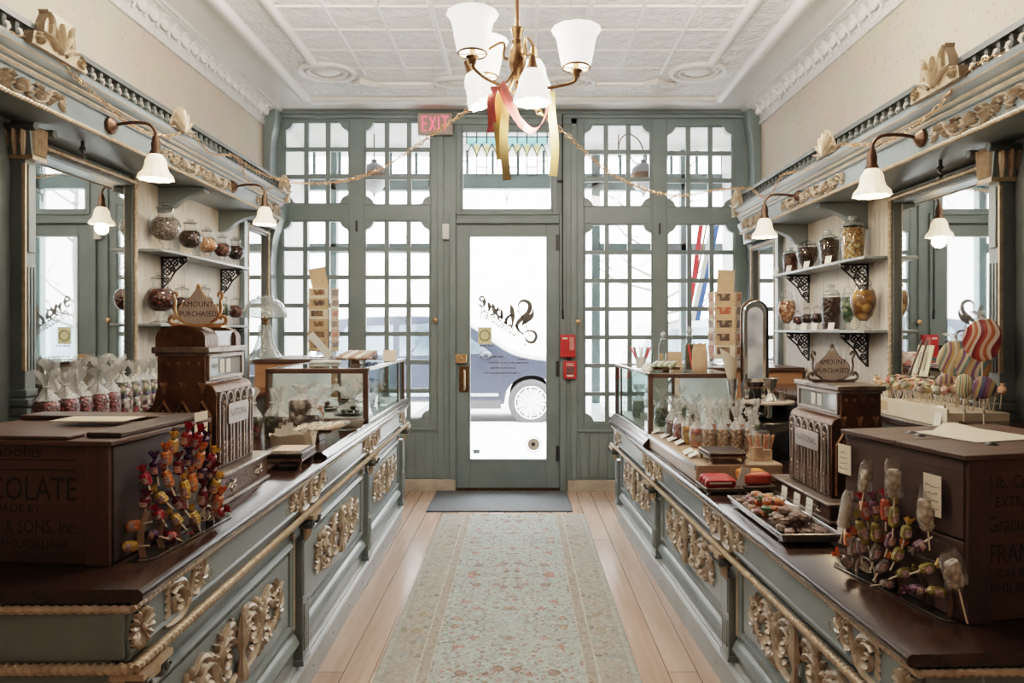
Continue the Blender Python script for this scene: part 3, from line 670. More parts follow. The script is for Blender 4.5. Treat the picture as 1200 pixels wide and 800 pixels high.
# ------------------------------------------------------------------ outside: show windows, outer front, street
ow = MB(); YO = 7.45
OT = pm('outer_teal', (.11,.15,.15), (.09,.125,.125), rough=.5)
for z0_, z1_ in ((2.98, 3.16), (2.30, 2.40), (.0, .66)): 
    ow.box(-3.6, YO, z0_, -1.0, YO+.1, z1_); ow.box(.85, YO, z0_, 3.6, YO+.1, z1_)
ow.box(-1.0, YO, 3.0, .85, YO+.1, 3.16)
for x in (-3.0, -2.1, -1.0, .78, 1.75, 2.65): ow.box(x, YO, 0, x+.09, YO+.1, 3.6)
for x in [-3.4+.28*i for i in range(25)]: ow.box(x, YO+.03, 3.16, x+.03, YO+.07, 3.55)
for x in (-1.0, .78): ow.box(x, YF+.1, 0, x+.08, YO, .66)
struct('trim_8', ow, OT, bevel=.005)
struct('trim_9', MB().box(-4.2, YF+.09, 3.42, 4.2, YO+.3, 3.5), pm('show_window_ceiling', (.60,.60,.585), rough=.6), smooth=0)
struct('trim_10', MB().box(-2.40, YF+.08, 0, -2.30, YO, 3.42).box(2.2, YF+.08, 0, 2.3, YO, 3.42), pm('show_window_side', (.80,.79,.76), (.74,.73,.70), rough=.6), smooth=0)
struct('trim_11', MB().box(-3.9, YF+.08, .60, -1.0, YO, .66).box(.86, YF+.08, .60, 3.9, YO, .66), pm('show_window_stage', (.74,.73,.70), rough=.6), smooth=0)
struct('ground', MB().box(-30, YF+.08, -.10, 30, 11.0, -.02), pm('pale_sidewalk', (.80,.79,.77), (.74,.73,.71), scale=2, rough=.8), smooth=0)
struct('street', MB().box(-30, 11.0, -.16, 30, 24, -.07), pm('pale_asphalt', (.30,.31,.32), (.26,.27,.28), scale=3, rough=.8), smooth=0)
fb_ = MB().box(-26, 24, -.1, 26, 24.5, 13)
struct('trim_12', fb_, pm('far_facade', (.82,.80,.77), (.74,.73,.70), scale=.4, rough=.8), smooth=0)
def lantern(label, px, y, zc, sc_, kind):
    t = thing('hanging_lantern', label, 'lamp', ((px-610)*y/800, y, zc))
    b = MB().lathe([(.0, -.20), (.008, -.19), (.02, -.155), (.06, -.135), (.105, -.075), (.125, -.02), (.125, .0)], 16); part('lower_bowl', b, pm('frosted_lantern', (.42,.42,.44), (.36,.36,.38), rough=.4), t)
    part('rim_band', MB().lathe([(.132, -.02), (.137, .0), (.137, .03), (.13, .04)], 16), BRONZE, t)
    part('dome_cap', MB().lathe([(.128, .04), (.115, .09), (.07, .13), (.03, .15), (.03, .18), (.0, .19)], 16), pm('pewter', (.16,.16,.17), (.12,.12,.13), rough=.4, metal=.6), t)
    part('hanging_rod', MB().tube([(0, 0, .18), (0, 0, 3.42-zc)] if kind == 0 else cat((0, 0, .18), (0, 0, .26), (-.05, 0, .38), (-.16, 0, .44), (-.24, 0, .36), (-.25, 0, .2), (-.25, 0, .46), (-.25, 0, 3.42-zc), n=5), .007, 6), BRONZE, t)
    return t
lantern('grey hanging lantern on a straight rod seen through the upper left panes', 438.5, 6.85, 2.98, 1, 0)
lantern('grey hanging lantern on a curled bracket seen through the upper right panes', 754, 6.85, 2.98, 1, 1)
# parked cars
PAINT = pm('slate_car_paint', (.016,.020,.032), (.013,.016,.026), rough=.35, coat=.12, spec=.3); TYRE = pm('tyre_rubber', (.03,.03,.032), rough=.8); ALLOY = pm('alloy_wheel', (.75,.76,.78), rough=.35, metal=.3); GLZ = pm('car_window', (.03,.045,.06), (.10,.13,.15), rough=.25, scale=2, spec=.3); TRIMC = pm('car_chrome', (.85,.86,.88), rough=.15, metal=.9)
def car(label, loc, rz, paint, s=1.0):
    t = thing('parked_car', label, 'car', loc, rz)
    side = cat2((-3.55, .34), (-3.62, .75), (-3.5, 1.02), (-3.25, 1.55), (-3.0, 1.70), (-1.7, 1.74), (-1.05, 1.62), (-.30, 1.14), (.45, 1.00), (.78, .85), (.86, .55), (.80, .34), n=5)
    cut = [(.80, .34)]
    for cx in (0, -2.72): cut += [(cx+.43, .33)]+[(cx+.43*math.cos(a_), .36+.43*math.sin(a_)) for a_ in [PI*i/14 for i in range(15)]]+[(cx-.43, .33)]
    b = MB().prism(side+cut[1:], -.86, .86, lambda a_, b_, h: V(a_, h, b_)); part('car_body', b, paint, t, bevel=.02)
    for sy in (-1, 1):
        w = MB(); P = [(-2.1, 1.10), (-2.1, 1.60), (-1.65, 1.62), (-1.15, 1.52), (-.62, 1.14)]; w.prism(P, .862, .868, lambda a_, b_, h: V(a_, sy*h, b_)); part('side_window', w, GLZ, t, smooth=0)
        w = MB(); w.prism([(-3.2, 1.15), (-2.95, 1.56), (-2.2, 1.60), (-2.2, 1.10)], .862, .868, lambda a_, b_, h: V(a_, sy*h, b_)); part('side_window', w, GLZ, t, smooth=0)
        part('sill_trim', MB().box(-2.25, sy*.865-.01, .46, -.52, sy*.865+.01, .51), TRIMC, t); part('sill_cladding', MB().box(-2.28, sy*.86-.012, .26, -.48, sy*.86+.012, .40), TYRE, t)
        part('door_seam', MB().box(-1.36, sy*.866-.003, .52, -1.345, sy*.866+.003, 1.10), TYRE, t); part('door_seam', MB().box(-.50, sy*.866-.003, .55, -.485, sy*.866+.003, 1.06), TYRE, t)
        part('door_handle', MB().box(-1.30, sy*.875-.015, .93, -1.08, sy*.875+.015, .965), TRIMC, t, bevel=.006)
        m_ = MB().ball((-.72, sy*.97, 1.12), (.11, .09, .075), 10); m_.box(-.74, min(sy*.86, sy*.95), 1.06, -.68, max(sy*.86, sy*.95), 1.09); part('wing_mirror', m_, paint, t)
        for cx in (0, -2.72):
            R2 = Matrix.Rotation(PI/2, 3, 'X')
            wh = part('wheel', MB().lathe([(.22, -.11), (.33, -.115), (.365, -.08), (.37, 0), (.365, .08), (.33, .115), (.22, .11), (.22, -.11)], 32, (cx, sy*.76, .36), R2), TYRE, t)
            rim = MB().lathe([(.255, -.08), (.265, -.115), (.245, -.118), (.235, -.09)], 32, (cx, sy*.76, .36), R2); rim.lathe([(.255, .08), (.265, .115), (.245, .118), (.235, .09)], 32, (cx, sy*.76, .36), R2)
            rim.lathe([(.0, .12), (.06, .12), (.07, .09), (.07, -.09), (.06, -.12), (.0, -.12)], 16, (cx, sy*.76, .36), R2)
            for q in range(7):
                for dq in (-.10, .10):
                    a_ = 2*PI*q/7+dq; rim.tube([(cx+.05*math.cos(a_), sy*.86, .36+.05*math.sin(a_)), (cx+.25*math.cos(a_+dq*.6), sy*.865, .36+.25*math.sin(a_+dq*.6))], .017, 5)
            part('wheel_rim', rim, ALLOY, wh)
            part('wheel_dish', MB().lathe([(0, .05), (.24, .05), (.24, .0), (0, .0)], 24, (cx, sy*.76, .36), R2), TYRE, wh)
    t.scale = (s, s, s); return t
car('dark slate SUV parked at the kerb, seen through the glass of the door', (.17, 11.75, -.06), 0, PAINT)
car('grey-green car parked further along the kerb, seen through the right-hand window panes', (5.3, 11.9, -.06), 0, pm('pale_car_paint', (.14,.17,.165), (.12,.15,.145), rough=.25, coat=.4), .98)
# bare sapling in the left show window and branches of a street tree
BARK = pm('dark_bark', (.10,.09,.08), (.07,.065,.06), rough=.8)
def sapling(name, label, loc, h, n, spread, r0, seed, levels=1):
    q = random.Random(seed); m_ = MB(); m_.tube([(0, 0, 0), (.02*h, 0, h*.5), (0, 0, h)], [r0, r0*.7, r0*.25], 6)
    for i in range(n):
        z = h*(.22+.75*i/n); a_ = q.uniform(0, 2*PI); l = spread*(1-.6*i/n)*q.uniform(.7, 1.15); d = V(math.cos(a_), math.sin(a_)*.5, q.uniform(.15, .6)).normalized()
        p0 = V(.02*h*(1-abs(z/h-.5)*2), 0, z); p1 = p0+d*l*.55; p2 = p0+d*l+V(0, 0, l*.22); m_.tube([p0, p1, p2], [r0*.45, r0*.3, r0*.12], 5)
        for k_ in range(3): f = .35+.25*k_; p = p0+(p2-p0)*f; e = V(q.uniform(-1, 1), q.uniform(-.5, .5), q.uniform(0, 1)).normalized(); m_.tube([p, p+e*l*.3], [r0*.2, r0*.08], 4)
    return solo(name, m_, BARK, label, 'tree', loc)
sapling('bare_sapling', 'thin dark bare little tree standing in the left show window', (-1.14, 6.85, .66), 2.05, 15, .22, .014, 3)
sapling('street_tree', 'bare street tree across the pavement, seen through the right-hand panes', (1.9, 9.9, -.02), 5.2, 22, 1.25, .05, 8)
fl = MB()
flag = thing('striped_flag', 'hanging flag with red and blue diagonal stripes seen through the right-hand panes', 'flag', (1.80, 7.1, 1.55))
for i, (nm, c_) in enumerate((('red_stripe', RED), ('white_stripe', WHITEC), ('blue_stripe', pm('flag_blue', (.05,.12,.35), (.05,.10,.3), rough=.7)))):
    part(nm, MB().strip([(-.06+.05*i+.14*t_*(1 if i == 0 else 1.5), .01*math.sin(9*t_), 1.0*t_) for t_ in [j_/8 for j_ in range(9)]], .05, (1, 0, 0)), c_, flag, recalc=False)
part('flag_pole', MB().tube([(-.06, .03, -.05), (.16, .03, 1.08)], .010, 6), BRASS, flag)
# ================================================================== light
w = bpy.data.worlds.new('overcast'); bpy.context.scene.world = w; w.use_nodes = True
nt = w.node_tree; nt.nodes.clear(); o_ = nt.nodes.new('ShaderNodeOutputWorld'); bg = nt.nodes.new('ShaderNodeBackground')
tcw = nt.nodes.new('ShaderNodeTexCoord'); sp = nt.nodes.new('ShaderNodeSeparateXYZ'); nt.links.new(tcw.outputs['Generated'], sp.inputs[0])
rw = nt.nodes.new('ShaderNodeValToRGB'); rw.color_ramp.elements[0].position = .0; rw.color_ramp.elements[0].color = (.75,.80,.86,1); rw.color_ramp.elements[1].position = .5; rw.color_ramp.elements[1].color = (1,1,1,1)
nt.links.new(sp.outputs['Z'], rw.inputs[0]); nt.links.new(rw.outputs[0], bg.inputs[0]); bg.inputs[1].default_value = SKY; nt.links.new(bg.outputs[0], o_.inputs[0])
def portal(x0, x1, z0, z1):
    l = bpy.data.lights.new('daylight_portal', 'AREA'); l.shape = 'RECTANGLE'; l.size = x1-x0; l.size_y = z1-z0; l.cycles.is_portal = True
    o = bpy.data.objects.new('daylight_portal', l); C.objects.link(o); o.location = ((x0+x1)/2, YF+.075, (z0+z1)/2); o.rotation_euler = (-PI/2, 0, 0)
portal(fx(330), fx(506), fz(492), fz(140)); portal(fx(683), fx(862), fz(496), fz(143)); portal(fx(540), fx(648), fz(540), fz(150))
def lamp(name, loc, power, col, r=.04):
    l = bpy.data.lights.new(name, 'POINT'); l.energy = power; l.color = col; l.shadow_soft_size = r
    o = bpy.data.objects.new(name, l); C.objects.link(o); o.location = loc; return o
SKY_ = 0
WARM = (1, .72, .45)
sc_ = bpy.context.scene
sc_.cycles.transparent_max_bounces = 40; sc_.cycles.max_bounces = 10; sc_.cycles.diffuse_bounces = 5; sc_.cycles.caustics_reflective = False; sc_.cycles.caustics_refractive = False
sc_.cycles.sample_clamp_indirect = 6
sc_.view_settings.view_transform = 'Filmic'; sc_.view_settings.look = 'Medium High Contrast'; sc_.view_settings.exposure = 0.27
# ================================================================== carved ornament
def spiral(cx, cy, r, a0, sgn, turns=1.5, n=22, rmin=.16):
    return [(cx+r*(1-(1-rmin)*t**.8)*math.cos(a0+sgn*2*PI*turns*t), cy+r*(1-(1-rmin)*t**.8)*math.sin(a0+sgn*2*PI*turns*t)) for t in [i/n for i in range(n+1)]]
def leaf(mb, x, y, ang, ln, w, h, fr, curl=.5):
    pts = []; a = ang; px, py = x, y
    for i in range(7):
        pts.append((px, py)); px += math.cos(a)*ln/6; py += math.sin(a)*ln/6; a += curl/6*2
    mb.ribbon(pts, w, h, fr)
def scroll(mb, cx, cy, r, a0, sgn, h, fr, leaves=5):
    sp = spiral(cx, cy, r, a0, sgn); k = len(sp)
    mb.ribbon(sp, [r*.20*(1-.5*i/k) for i in range(k)], h, fr)
    mb.ribbon([(cx-r*.2, cy), (cx, cy), (cx+r*.2, cy)], [r*.14, r*.22, r*.14], h*1.3, fr)
    for i in range(leaves):
        a = a0+sgn*(.5+i*.75); leaf(mb, cx+r*.95*math.cos(a), cy+r*.95*math.sin(a), a+sgn*.9, r*.75, r*.17, h*.9, fr, sgn*1.2)
def frieze_carving(h, one=0, w=.25):
    """pair of leafy C-scrolls either side of a post; one=+1/-1 builds just that half. Unit plane (u,v,n) -> local (n,u,v)"""
    m = MB()
    for s in ((-1, 1) if not one else (one,)):
        fr = lambda u, v, n, s=s: V(n, s*u, v)
        scroll(m, .075, -.006*h/.11, .042*h/.11, 2.4, -1, .014, fr, 5); scroll(m, .165, .008, .034*h/.11, -2.2, 1, .012, fr, 5)
        m.ribbon(cat2((.015, -.045), (.045, -.05), (.10, -.046), (.14, -.01), (.16, .042), n=5), .012, .013, fr)
        m.ribbon(cat2((.018, .045), (.05, .048), (.10, .035), (.125, .0), (.135, -.04), n=5), .011, .013, fr)
        for q in range(6): leaf(m, .19, .01, -1.2+q*.55, .055-.004*abs(q-2.5), .008, .010, fr, .5)
        for q in range(4): leaf(m, .02, -.03+.02*q, .2, .03, .006, .008, fr, .8)
        # fine engraved tendrils running out from the carving
        m.ribbon(cat2((.215, -.03), (.235, .0), (.22, .03), (.24, .045), (.262, .03), n=5), .0022, .002, fr); m.ribbon(cat2((.235, .0), (.255, .01), (.27, .0), (.262, -.02), (.25, -.015), n=5), .002, .002, fr)
    if not one: m.ribbon([(0, -.05), (0, 0), (0, .05)], [.007, .009, .007], .012, lambda u, v, n: V(n, u, v))
    return m
def panel_carving(wd=.80, ht=.20):
    m = MB(); a, b = wd/2, ht/2
    for s in (-1, 1):
        fr = lambda u, v, n, s=s: V(n, s*u*a, v*b)
        fr2 = lambda u, v, n, s=s: V(n, s*u, v)
        scroll(m, .095, .012, .058, PI*.9, -1, .018, fr2, 6); scroll(m, .215, -.004, .066, .2, 1, .018, fr2, 7); scroll(m, .325, .012, .038, PI*.8, -1, .014, fr2, 5)
        m.ribbon(cat2((.03, -.75), (.18, -.95), (.36, -.75), (.42, -.25), (.50, .55), (.62, .85), (.74, .6), n=6), .085, .016, lambda u, v, n, s=s: V(n, s*u*a, v*b) if True else None) if False else None
        m.ribbon(cat2((.018, -.075), (.07, -.09), (.14, -.07), (.17, -.02), (.20, .055), (.255, .085), (.30, .06), n=6), .014, .017, fr2)
        m.ribbon(cat2((.02, .06), (.05, .09), (.10, .085), (.145, .05), (.16, .0), (.14, -.05), n=6), .012, .016, fr2)
        m.ribbon(cat2((.25, -.085), (.30, -.06), (.335, -.03), (.36, .03), (.40, .05), n=5), .011, .014, fr2)
        for q in range(7): leaf(m, .34, -.02, -1.5+q*.5, .075, .009, .012, fr2, .7)
        for q in range(5): leaf(m, .035, .02+.012*q, .9+.2*q, .05, .007, .011, fr2, -.8)
        for q in range(4): leaf(m, .16+.03*q, -.075, -1.9+.3*q, .04, .008, .012, fr2, .9)
        for q in range(5): leaf(m, .13+.02*q, .06-.01*q, 1.9-.35*q, .045, .007, .014, fr2, -.8)
        for q in range(4): leaf(m, .27+.02*q, .05, 2.0-.4*q, .04, .007, .013, fr2, .8)
        for q in range(4): leaf(m, .29+.012*q, -.05+.01*q, -.4-.45*q, .045, .007, .012, fr2, -.7)
    # central torch-shaped baluster
    pr = [(.004, -.105), (.020, -.10), (.026, -.08), (.018, -.055), (.010, -.03), (.012, -.01), (.022, .01), (.026, .03), (.018, .05), (.020, .062), (.014, .08), (.006, .105)]
    m.lathe(pr, 14, (.014, 0, 0), None, lambda a_, t: 1+.08*math.cos(7*a_), sx=.8)
    return m
def rosette():
    m = MB(); fr = lambda u, v, n: V(n, u, v)
    for q in range(14):
        a = 2*PI*(q+.5)/14; c, s = math.cos(a)*.86, math.sin(a)
        m.ribbon([(c*r, s*r) for r in (.008, .018, .030, .042, .050, .054)], [.0020, .0045, .0075, .0105, .0095, .0045], .012, fr)
    m.ball((.006, 0, 0), (.010, .009, .010), 10); return m
FC, FCP, FCN, PC, RO = (x.mesh(n_, GILTP) for x, n_ in ((frieze_carving(.105), 'frieze_carving'), (frieze_carving(.105, 1), 'frieze_carving'), (frieze_carving(.105, -1), 'frieze_carving'), (panel_carving(), 'panel_carving'), (rosette(), 'rosette')))
VOL = MB()
for y in (-.042, .042):
    VOL.lathe([(0, -.02), (.016, -.02), (.022, -.012), (.022, .012), (.016, .02), (0, .02)], 16, (.028, y, -.033), Matrix.Rotation(PI/2, 3, 'Y'))
    VOL.tube([(.05, y+.014*math.cos(t*5)*(1-.8*t), -.033+.014*math.sin(t*5)*(1-.8*t)) for t in [i/14 for i in range(15)]], .003, 5)
VOL.box(-.01, -.045, -.05, .02, .045, -.018)
ABA = MB().box(-.02, -.062, -.014, .052, .062, .0); ABA.prism([(-.055, 0), (.055, 0), (.042, -.02), (-.042, -.02)], -.02, .044, lambda a, b, h: V(h, a, b-.014))
for q in range(-2, 3): ABA.ribbon([(.014*q, -.04), (.015*q, -.075), (.013*q, -.105)], [.004, .0065, .004], .012, lambda u, v, n: V(.008+n, u, v))
VOLM, ABAM = VOL.mesh('volute', TEALD), ABA.mesh('capital', GILT)

# ================================================================== the two carved shop counters
def counter(sg, label, loc, rz, h, LEN, zo0, zo1, zrope, width, topseg):
    """aisle face at local x=0, running along +y; body behind it on the side away from the aisle"""
    t = thing('shop_counter', label, 'counter', loc, rz)
    X = lambda n: sg*n                                                 # n: towards the aisle is positive
    FR = lambda n, q, z: V(X(n), q, z)
    b = MB(); ht = h-.028
    b.box(min(X(-.075), X(-width)), .02, .0, max(X(-.075), X(-width)), LEN-.02, ht)
    b.box(min(X(-.030), X(-width)), .0, zrope+.01, max(X(-.030), X(-width)), LEN, ht-.018)                # frieze
    part('counter_body', b, TEALL, t, bevel=.003)
    base = MB(); base.sweep([(-.2, 0), (-.055, 0), (-.055, .105), (-.045, .115), (-.052, .125), (-.06, .13), (-.06, .14), (-.07, .147), (-.2, .147)], 0, LEN, FR)
    for q in range(12): base.lathe([(0, 0), (.008, 0), (.007, .003), (0, .004)], 8, FR(-.055, .18+q*.31, .055), Matrix.Rotation(PI/2*sg, 3, 'Y'))
    part('plinth', base, pm('plinth_paint', (.33,.36,.36), (.26,.29,.29), scale=4, rough=.4), t)
    # mouldings
    r = MB(); r.rope(FR(-.012, -.012, zrope), FR(-.012, LEN+.01, zrope), .0125, .018, 10); r.rope(FR(-.012, -.012, zrope), FR(-width, -.012, zrope), .0125, .018, 10)
    part('rope_moulding', r, GILT, t)
    r2 = MB(); r2.rope(FR(-.02, -.008, ht-.012), FR(-.02, LEN+.005, ht-.012), .0095, .020, 8, lobes=1); r2.rope(FR(-.02, -.010, ht-.012), FR(-width, -.010, ht-.012), .0095, .020, 8, lobes=1)
    part('bead_moulding', r2, GILT, t)
    n = MB(); n.sweep([(-.03, 0), (-.026, .012), (-.03, .02), (-.04, .02), (-.04, 0)], 0, LEN, lambda a, q, z: FR(a, q, zrope+.014+z))
    n.box(min(X(-.036), X(-.066)), -.012, zrope+.02, max(X(-.036), X(-.066)), .0, ht-.02)
    part('frieze_fillet', n, TEALL, t)
    S = (LEN-.10)/3; post = [.05+S*i for i in range(4)]; zf = zrope-.012
    for i in range(4):
        y = post[i]; pb = MB(); 
        pb.box(min(X(-.08), X(-.040)), y-.042, .147, max(X(-.08), X(-.040)), y+.042, zf-.10)
        pb.box(min(X(-.08), X(-.034)), y-.048, .147, max(X(-.08), X(-.034)), y+.048, .17)
        for q in (-.022, 0, .022): pb.box(min(X(-.045), X(-.034)), y+q-.007, .20, max(X(-.045), X(-.034)), y+q+.007, .20+(zf-.36)*.5)
        pb.box(min(X(-.045), X(-.036)), y-.036, .23+(zf-.36)*.5, max(X(-.045), X(-.036)), y+.036, zf-.11)
        pl = part('pilaster', pb, TEALL, t, bevel=.003)
        rot = 0 if sg > 0 else PI
        for mesh_, nm in ((VOLM, 'volute'), (ABAM, 'capital')):
            o = mkobj(nm, mesh_, pl); o.location = FR(-.045, y, zf); o.rotation_euler = (0, 0, rot)
        cm, yy = (FC, y) if 0 < i < 3 else ((FCP if sg > 0 else FCN, y+.075) if i == 0 else (FCN if sg > 0 else FCP, y-.0))
        o = mkobj('frieze_carving', cm, t); o.location = FR(-.030, yy, (zrope+ht)/2-.004); o.rotation_euler = (0, 0, rot); o.scale = (1, 1, (ht-zrope-.03)/.11)
        if i == 0: o = mkobj('rosette', RO, t); o.location = FR(-.029, .043, (zrope+ht)/2-.004); o.rotation_euler = (0, 0, rot); o.scale = (1, 1, (ht-zrope-.03)/.13)
    for i in range(3):
        y0, y1 = post[i]+.05, post[i+1]-.05
        gs = MB(); 
        for y in (y0+.015, y1-.015): gs.box(min(X(-.075), X(-.066)), y-.013, zo0-.02, max(X(-.075), X(-.066)), y+.013, zo1+.03)
        part('gilt_stile', gs, GILT, t, bevel=.002) if False else None
        for y in (y0+.015, y1-.015): part('gilt_stile', MB().box(min(X(-.078), X(-.064)), y-.013, zo0-.02, max(X(-.078), X(-.064)), y+.013, zo1+.035), GILT, t, bevel=.002)
        rp = MB(); a, c = y0+.05, y1-.05
        pr = [(-.076, 0), (-.060, .004), (-.057, .012), (-.062, .02), (-.066, .03), (-.078, .034)]
        for z, d in ((zo0, -1), (zo1, 1)): rp.sweep([(p, d*(q-.017)) for p, q in pr], a, c, lambda n_, q, z_, z=z: FR(n_, q, z+z_))
        for y, d in ((a, 1), (c, -1)): rp.sweep([(p, d*(q-.017)) for p, q in pr], zo0-.01, zo1+.01, lambda n_, q, z_, y=y: FR(n_, y+z_, q))
        rp.box(min(X(-.078), X(-.068)), a+.03, zo0+.03, max(X(-.078), X(-.068)), c-.03, zo1-.03)
        rp.sweep([(-.076, -.05), (-.056, -.045), (-.050, -.03), (-.058, -.012), (-.064, .0), (-.076, .01)], y0-.0, y1, lambda n_, q, z_: FR(n_, q, zo0-.045+z_))
        pn_ = part('panel', rp, TEALL, t)
        o = mkobj('panel_carving', PC, pn_); o.location = FR(-.066, (y0+y1)/2, (zo0+zo1)/2+.01); o.rotation_euler = (0, 0, 0 if sg > 0 else PI)
    return t
LC = (-.79, 1.43, .76); RC = (.825, 1.46, 2.22)
LROT, RROT = math.radians(LC[2]), math.radians(RC[2])
counter(1, 'long carved blue-grey counter on the left side of the aisle', (LC[0], LC[1], 0), LROT, .91, 3.74, .315, .635, .747, .62, 0)
counter(-1, 'long carved blue-grey counter on the right side of the aisle', (RC[0], RC[1], 0), RROT, .76, 3.74, .278, .545, .588, .62, 0)
def worktop(sg, label, loc, rz, z, LEN, w):
    m = MB(); F_ = lambda n, q, z_: V(sg*n, q, z_)
    m.sweep([(-w, 0), (-.006, 0), (.001, .005), (.003, .014), (.0, .022), (-.008, .0275), (-w, .028)], -.006, LEN+.004, F_)
    return solo('worktop', m, DARKW, label, 'countertop', (loc[0], loc[1], z-.028), rz, smooth=50)
worktop(1, 'dark polished wooden worktop lying along the left counter', LC, LROT, .91, 3.74, .64)
worktop(-1, 'dark polished wooden worktop lying along the right counter', RC, RROT, .76, 3.74, .64)
# frames of reference along each counter: (n towards aisle, q along, z) -> world
def LW(n, q, z=.91): return V(LC[0]+math.cos(LROT)*n-math.sin(LROT)*q, LC[1]+math.sin(LROT)*n+math.cos(LROT)*q, z)
def RW(n, q, z=.76): return V(RC[0]-math.cos(RROT)*n-math.sin(RROT)*q, RC[1]-math.sin(RROT)*n+math.cos(RROT)*q, z)
NOSE = pm('silvery_nosing', (.45,.46,.46), (.36,.37,.37), scale=6, rough=.18)
# raised second tops that carry the glass cases
m = MB(); F_ = lambda n, q, z_: V(n, q, z_)
m.sweep([(-.60, 0), (-.004, 0), (.002, .008), (-.002, .018), (-.014, .024), (-.02, .032), (-.60, .032)], 0, 2.32, F_)
p_ = LW(0, 1.42); solo('raised_top', m, DARKW, 'raised dark wooden slab with a moulded edge on the far half of the left counter', 'slab', p_, LROT, smooth=50)
m = MB(); F_ = lambda n, q, z_: V(-n, q, z_)
m.sweep([(-.60, 0), (-.002, 0), (.006, .010), (.004, .022), (-.01, .034), (-.022, .05), (-.028, .06), (-.60, .06)], 0, 1.18, F_)
p_ = RW(0, 2.56); solo('raised_top', m, DARKW, 'raised slab with a moulded edge under the glass case on the right counter', 'slab', p_, RROT, smooth=50)
m = MB(); m.box(.03, 0, 0, .43, .93, .085); st_ = solo('display_step', m, TANW, 'low tan wooden step on the right counter in front of the glass case', 'step', RW(0, 1.62), RROT, bevel=.008)
ns = MB().box(.022, .0, .06, .03, .93, .084); part('front_edge', ns, NOSE, st_, bevel=.002)

# ================================================================== glass show cases
def case(sg, label, loc, rz, L_, W2, Hc):
    t = thing('display_case', label, 'display case', loc, rz); X = lambda n: sg*n
    def bx(m, n0, y0, z0, n1, y1, z1): m.box(min(X(n0), X(n1)), y0, z0, max(X(n0), X(n1)), y1, z1)
    f = MB(); e = .03
    for n in (-W2, -.022):
        for y in (0, L_-e): bx(f, n-(.008 if n > -.1 else 0), y, .0, n+.022, y+e, Hc)
    bx(f, -W2, 0, Hc-.028, 0, e, Hc); bx(f, -W2, 0, 0, 0, e+.01, .026); bx(f, -W2, L_-e, Hc-.022, 0, L_, Hc); bx(f, -W2, L_-e, 0, 0, L_, .02); bx(f, -W2, 0, 0, -W2+.022, L_, .022); bx(f, -W2, 0, Hc-.022, -W2+.022, L_, Hc)
    bx(f, -W2*.62, L_*.55, .02, -W2*.62+.02, L_*.55+.02, Hc-.02)
    part('case_frame', f, CASEW, t, bevel=.004)
    rl = MB(); bx(rl, -.024, 0.02, Hc-.016, 0.004, L_-.02, Hc+.004); bx(rl, -.02, .02, 0, .0, L_-.02, .012); part('bright_rail', rl, SILVER, t, bevel=.004)
    part('mullion', (lambda m_: (bx(m_, -.014, L_*.80, .012, -.002, L_*.80+.012, Hc-.016), m_)[1])(MB()), CASEW, t)
    def pane(n0, y0, z0, n1, y1, z1): m_ = MB(); bx(m_, n0, y0, z0, n1, y1, z1); part('glass_pane', m_, CASEG, t, smooth=0)
    pane(-.012, .02, .012, -.008, L_-.02, Hc-.016); pane(-W2+.022, .008, .022, -.022, .012, Hc-.022); pane(-W2+.022, L_-.012, .02, -.022, L_-.008, Hc-.022); pane(-W2+.022, .02, Hc-.008, -.024, L_-.02, Hc-.004)
    bk = MB(); bx(bk, -W2+.022, .03, .022, -W2+.03, L_-.03, Hc-.022); part('marble_back', bk, MARB, t, smooth=0)
    sh = MB(); bx(sh, -W2+.03, .03, .0, -.022, L_-.03, .02); part('case_floor', sh, MARB, t, smooth=0)
    return t
def marble():
    m, nt, out = nodes_of('grey_marble'); p = N(nt, 'ShaderNodeBsdfPrincipled', Roughness=.3)
    tc = N(nt, 'ShaderNodeTexCoord'); w_ = N(nt, 'ShaderNodeTexWave', Scale=3, Distortion=9, Detail=4); L(nt, tc.outputs['Object'], w_.inputs['Vector'])
    r = N(nt, 'ShaderNodeValToRGB'); r.color_ramp.elements[0].color = (.62,.60,.56,1); r.color_ramp.elements[1].color = (.74,.72,.68,1); r.color_ramp.elements[0].position = .3
    L(nt, w_.outputs['Fac'], r.inputs[0]); L(nt, r.outputs[0], p.inputs['Base Color']); L(nt, p.outputs[0], out.inputs[0]); return m
MARB = marble()
CL = LW(-.012, 2.30, .942); case(1, 'glass display case with a dark wooden front frame on the left counter', CL, LROT, 1.28, .56, .300)
CR = RW(-.03, 2.575, .820); case(-1, 'glass display case with a dark wooden front frame on the right counter', CR, RROT, 1.12, .52, .375)
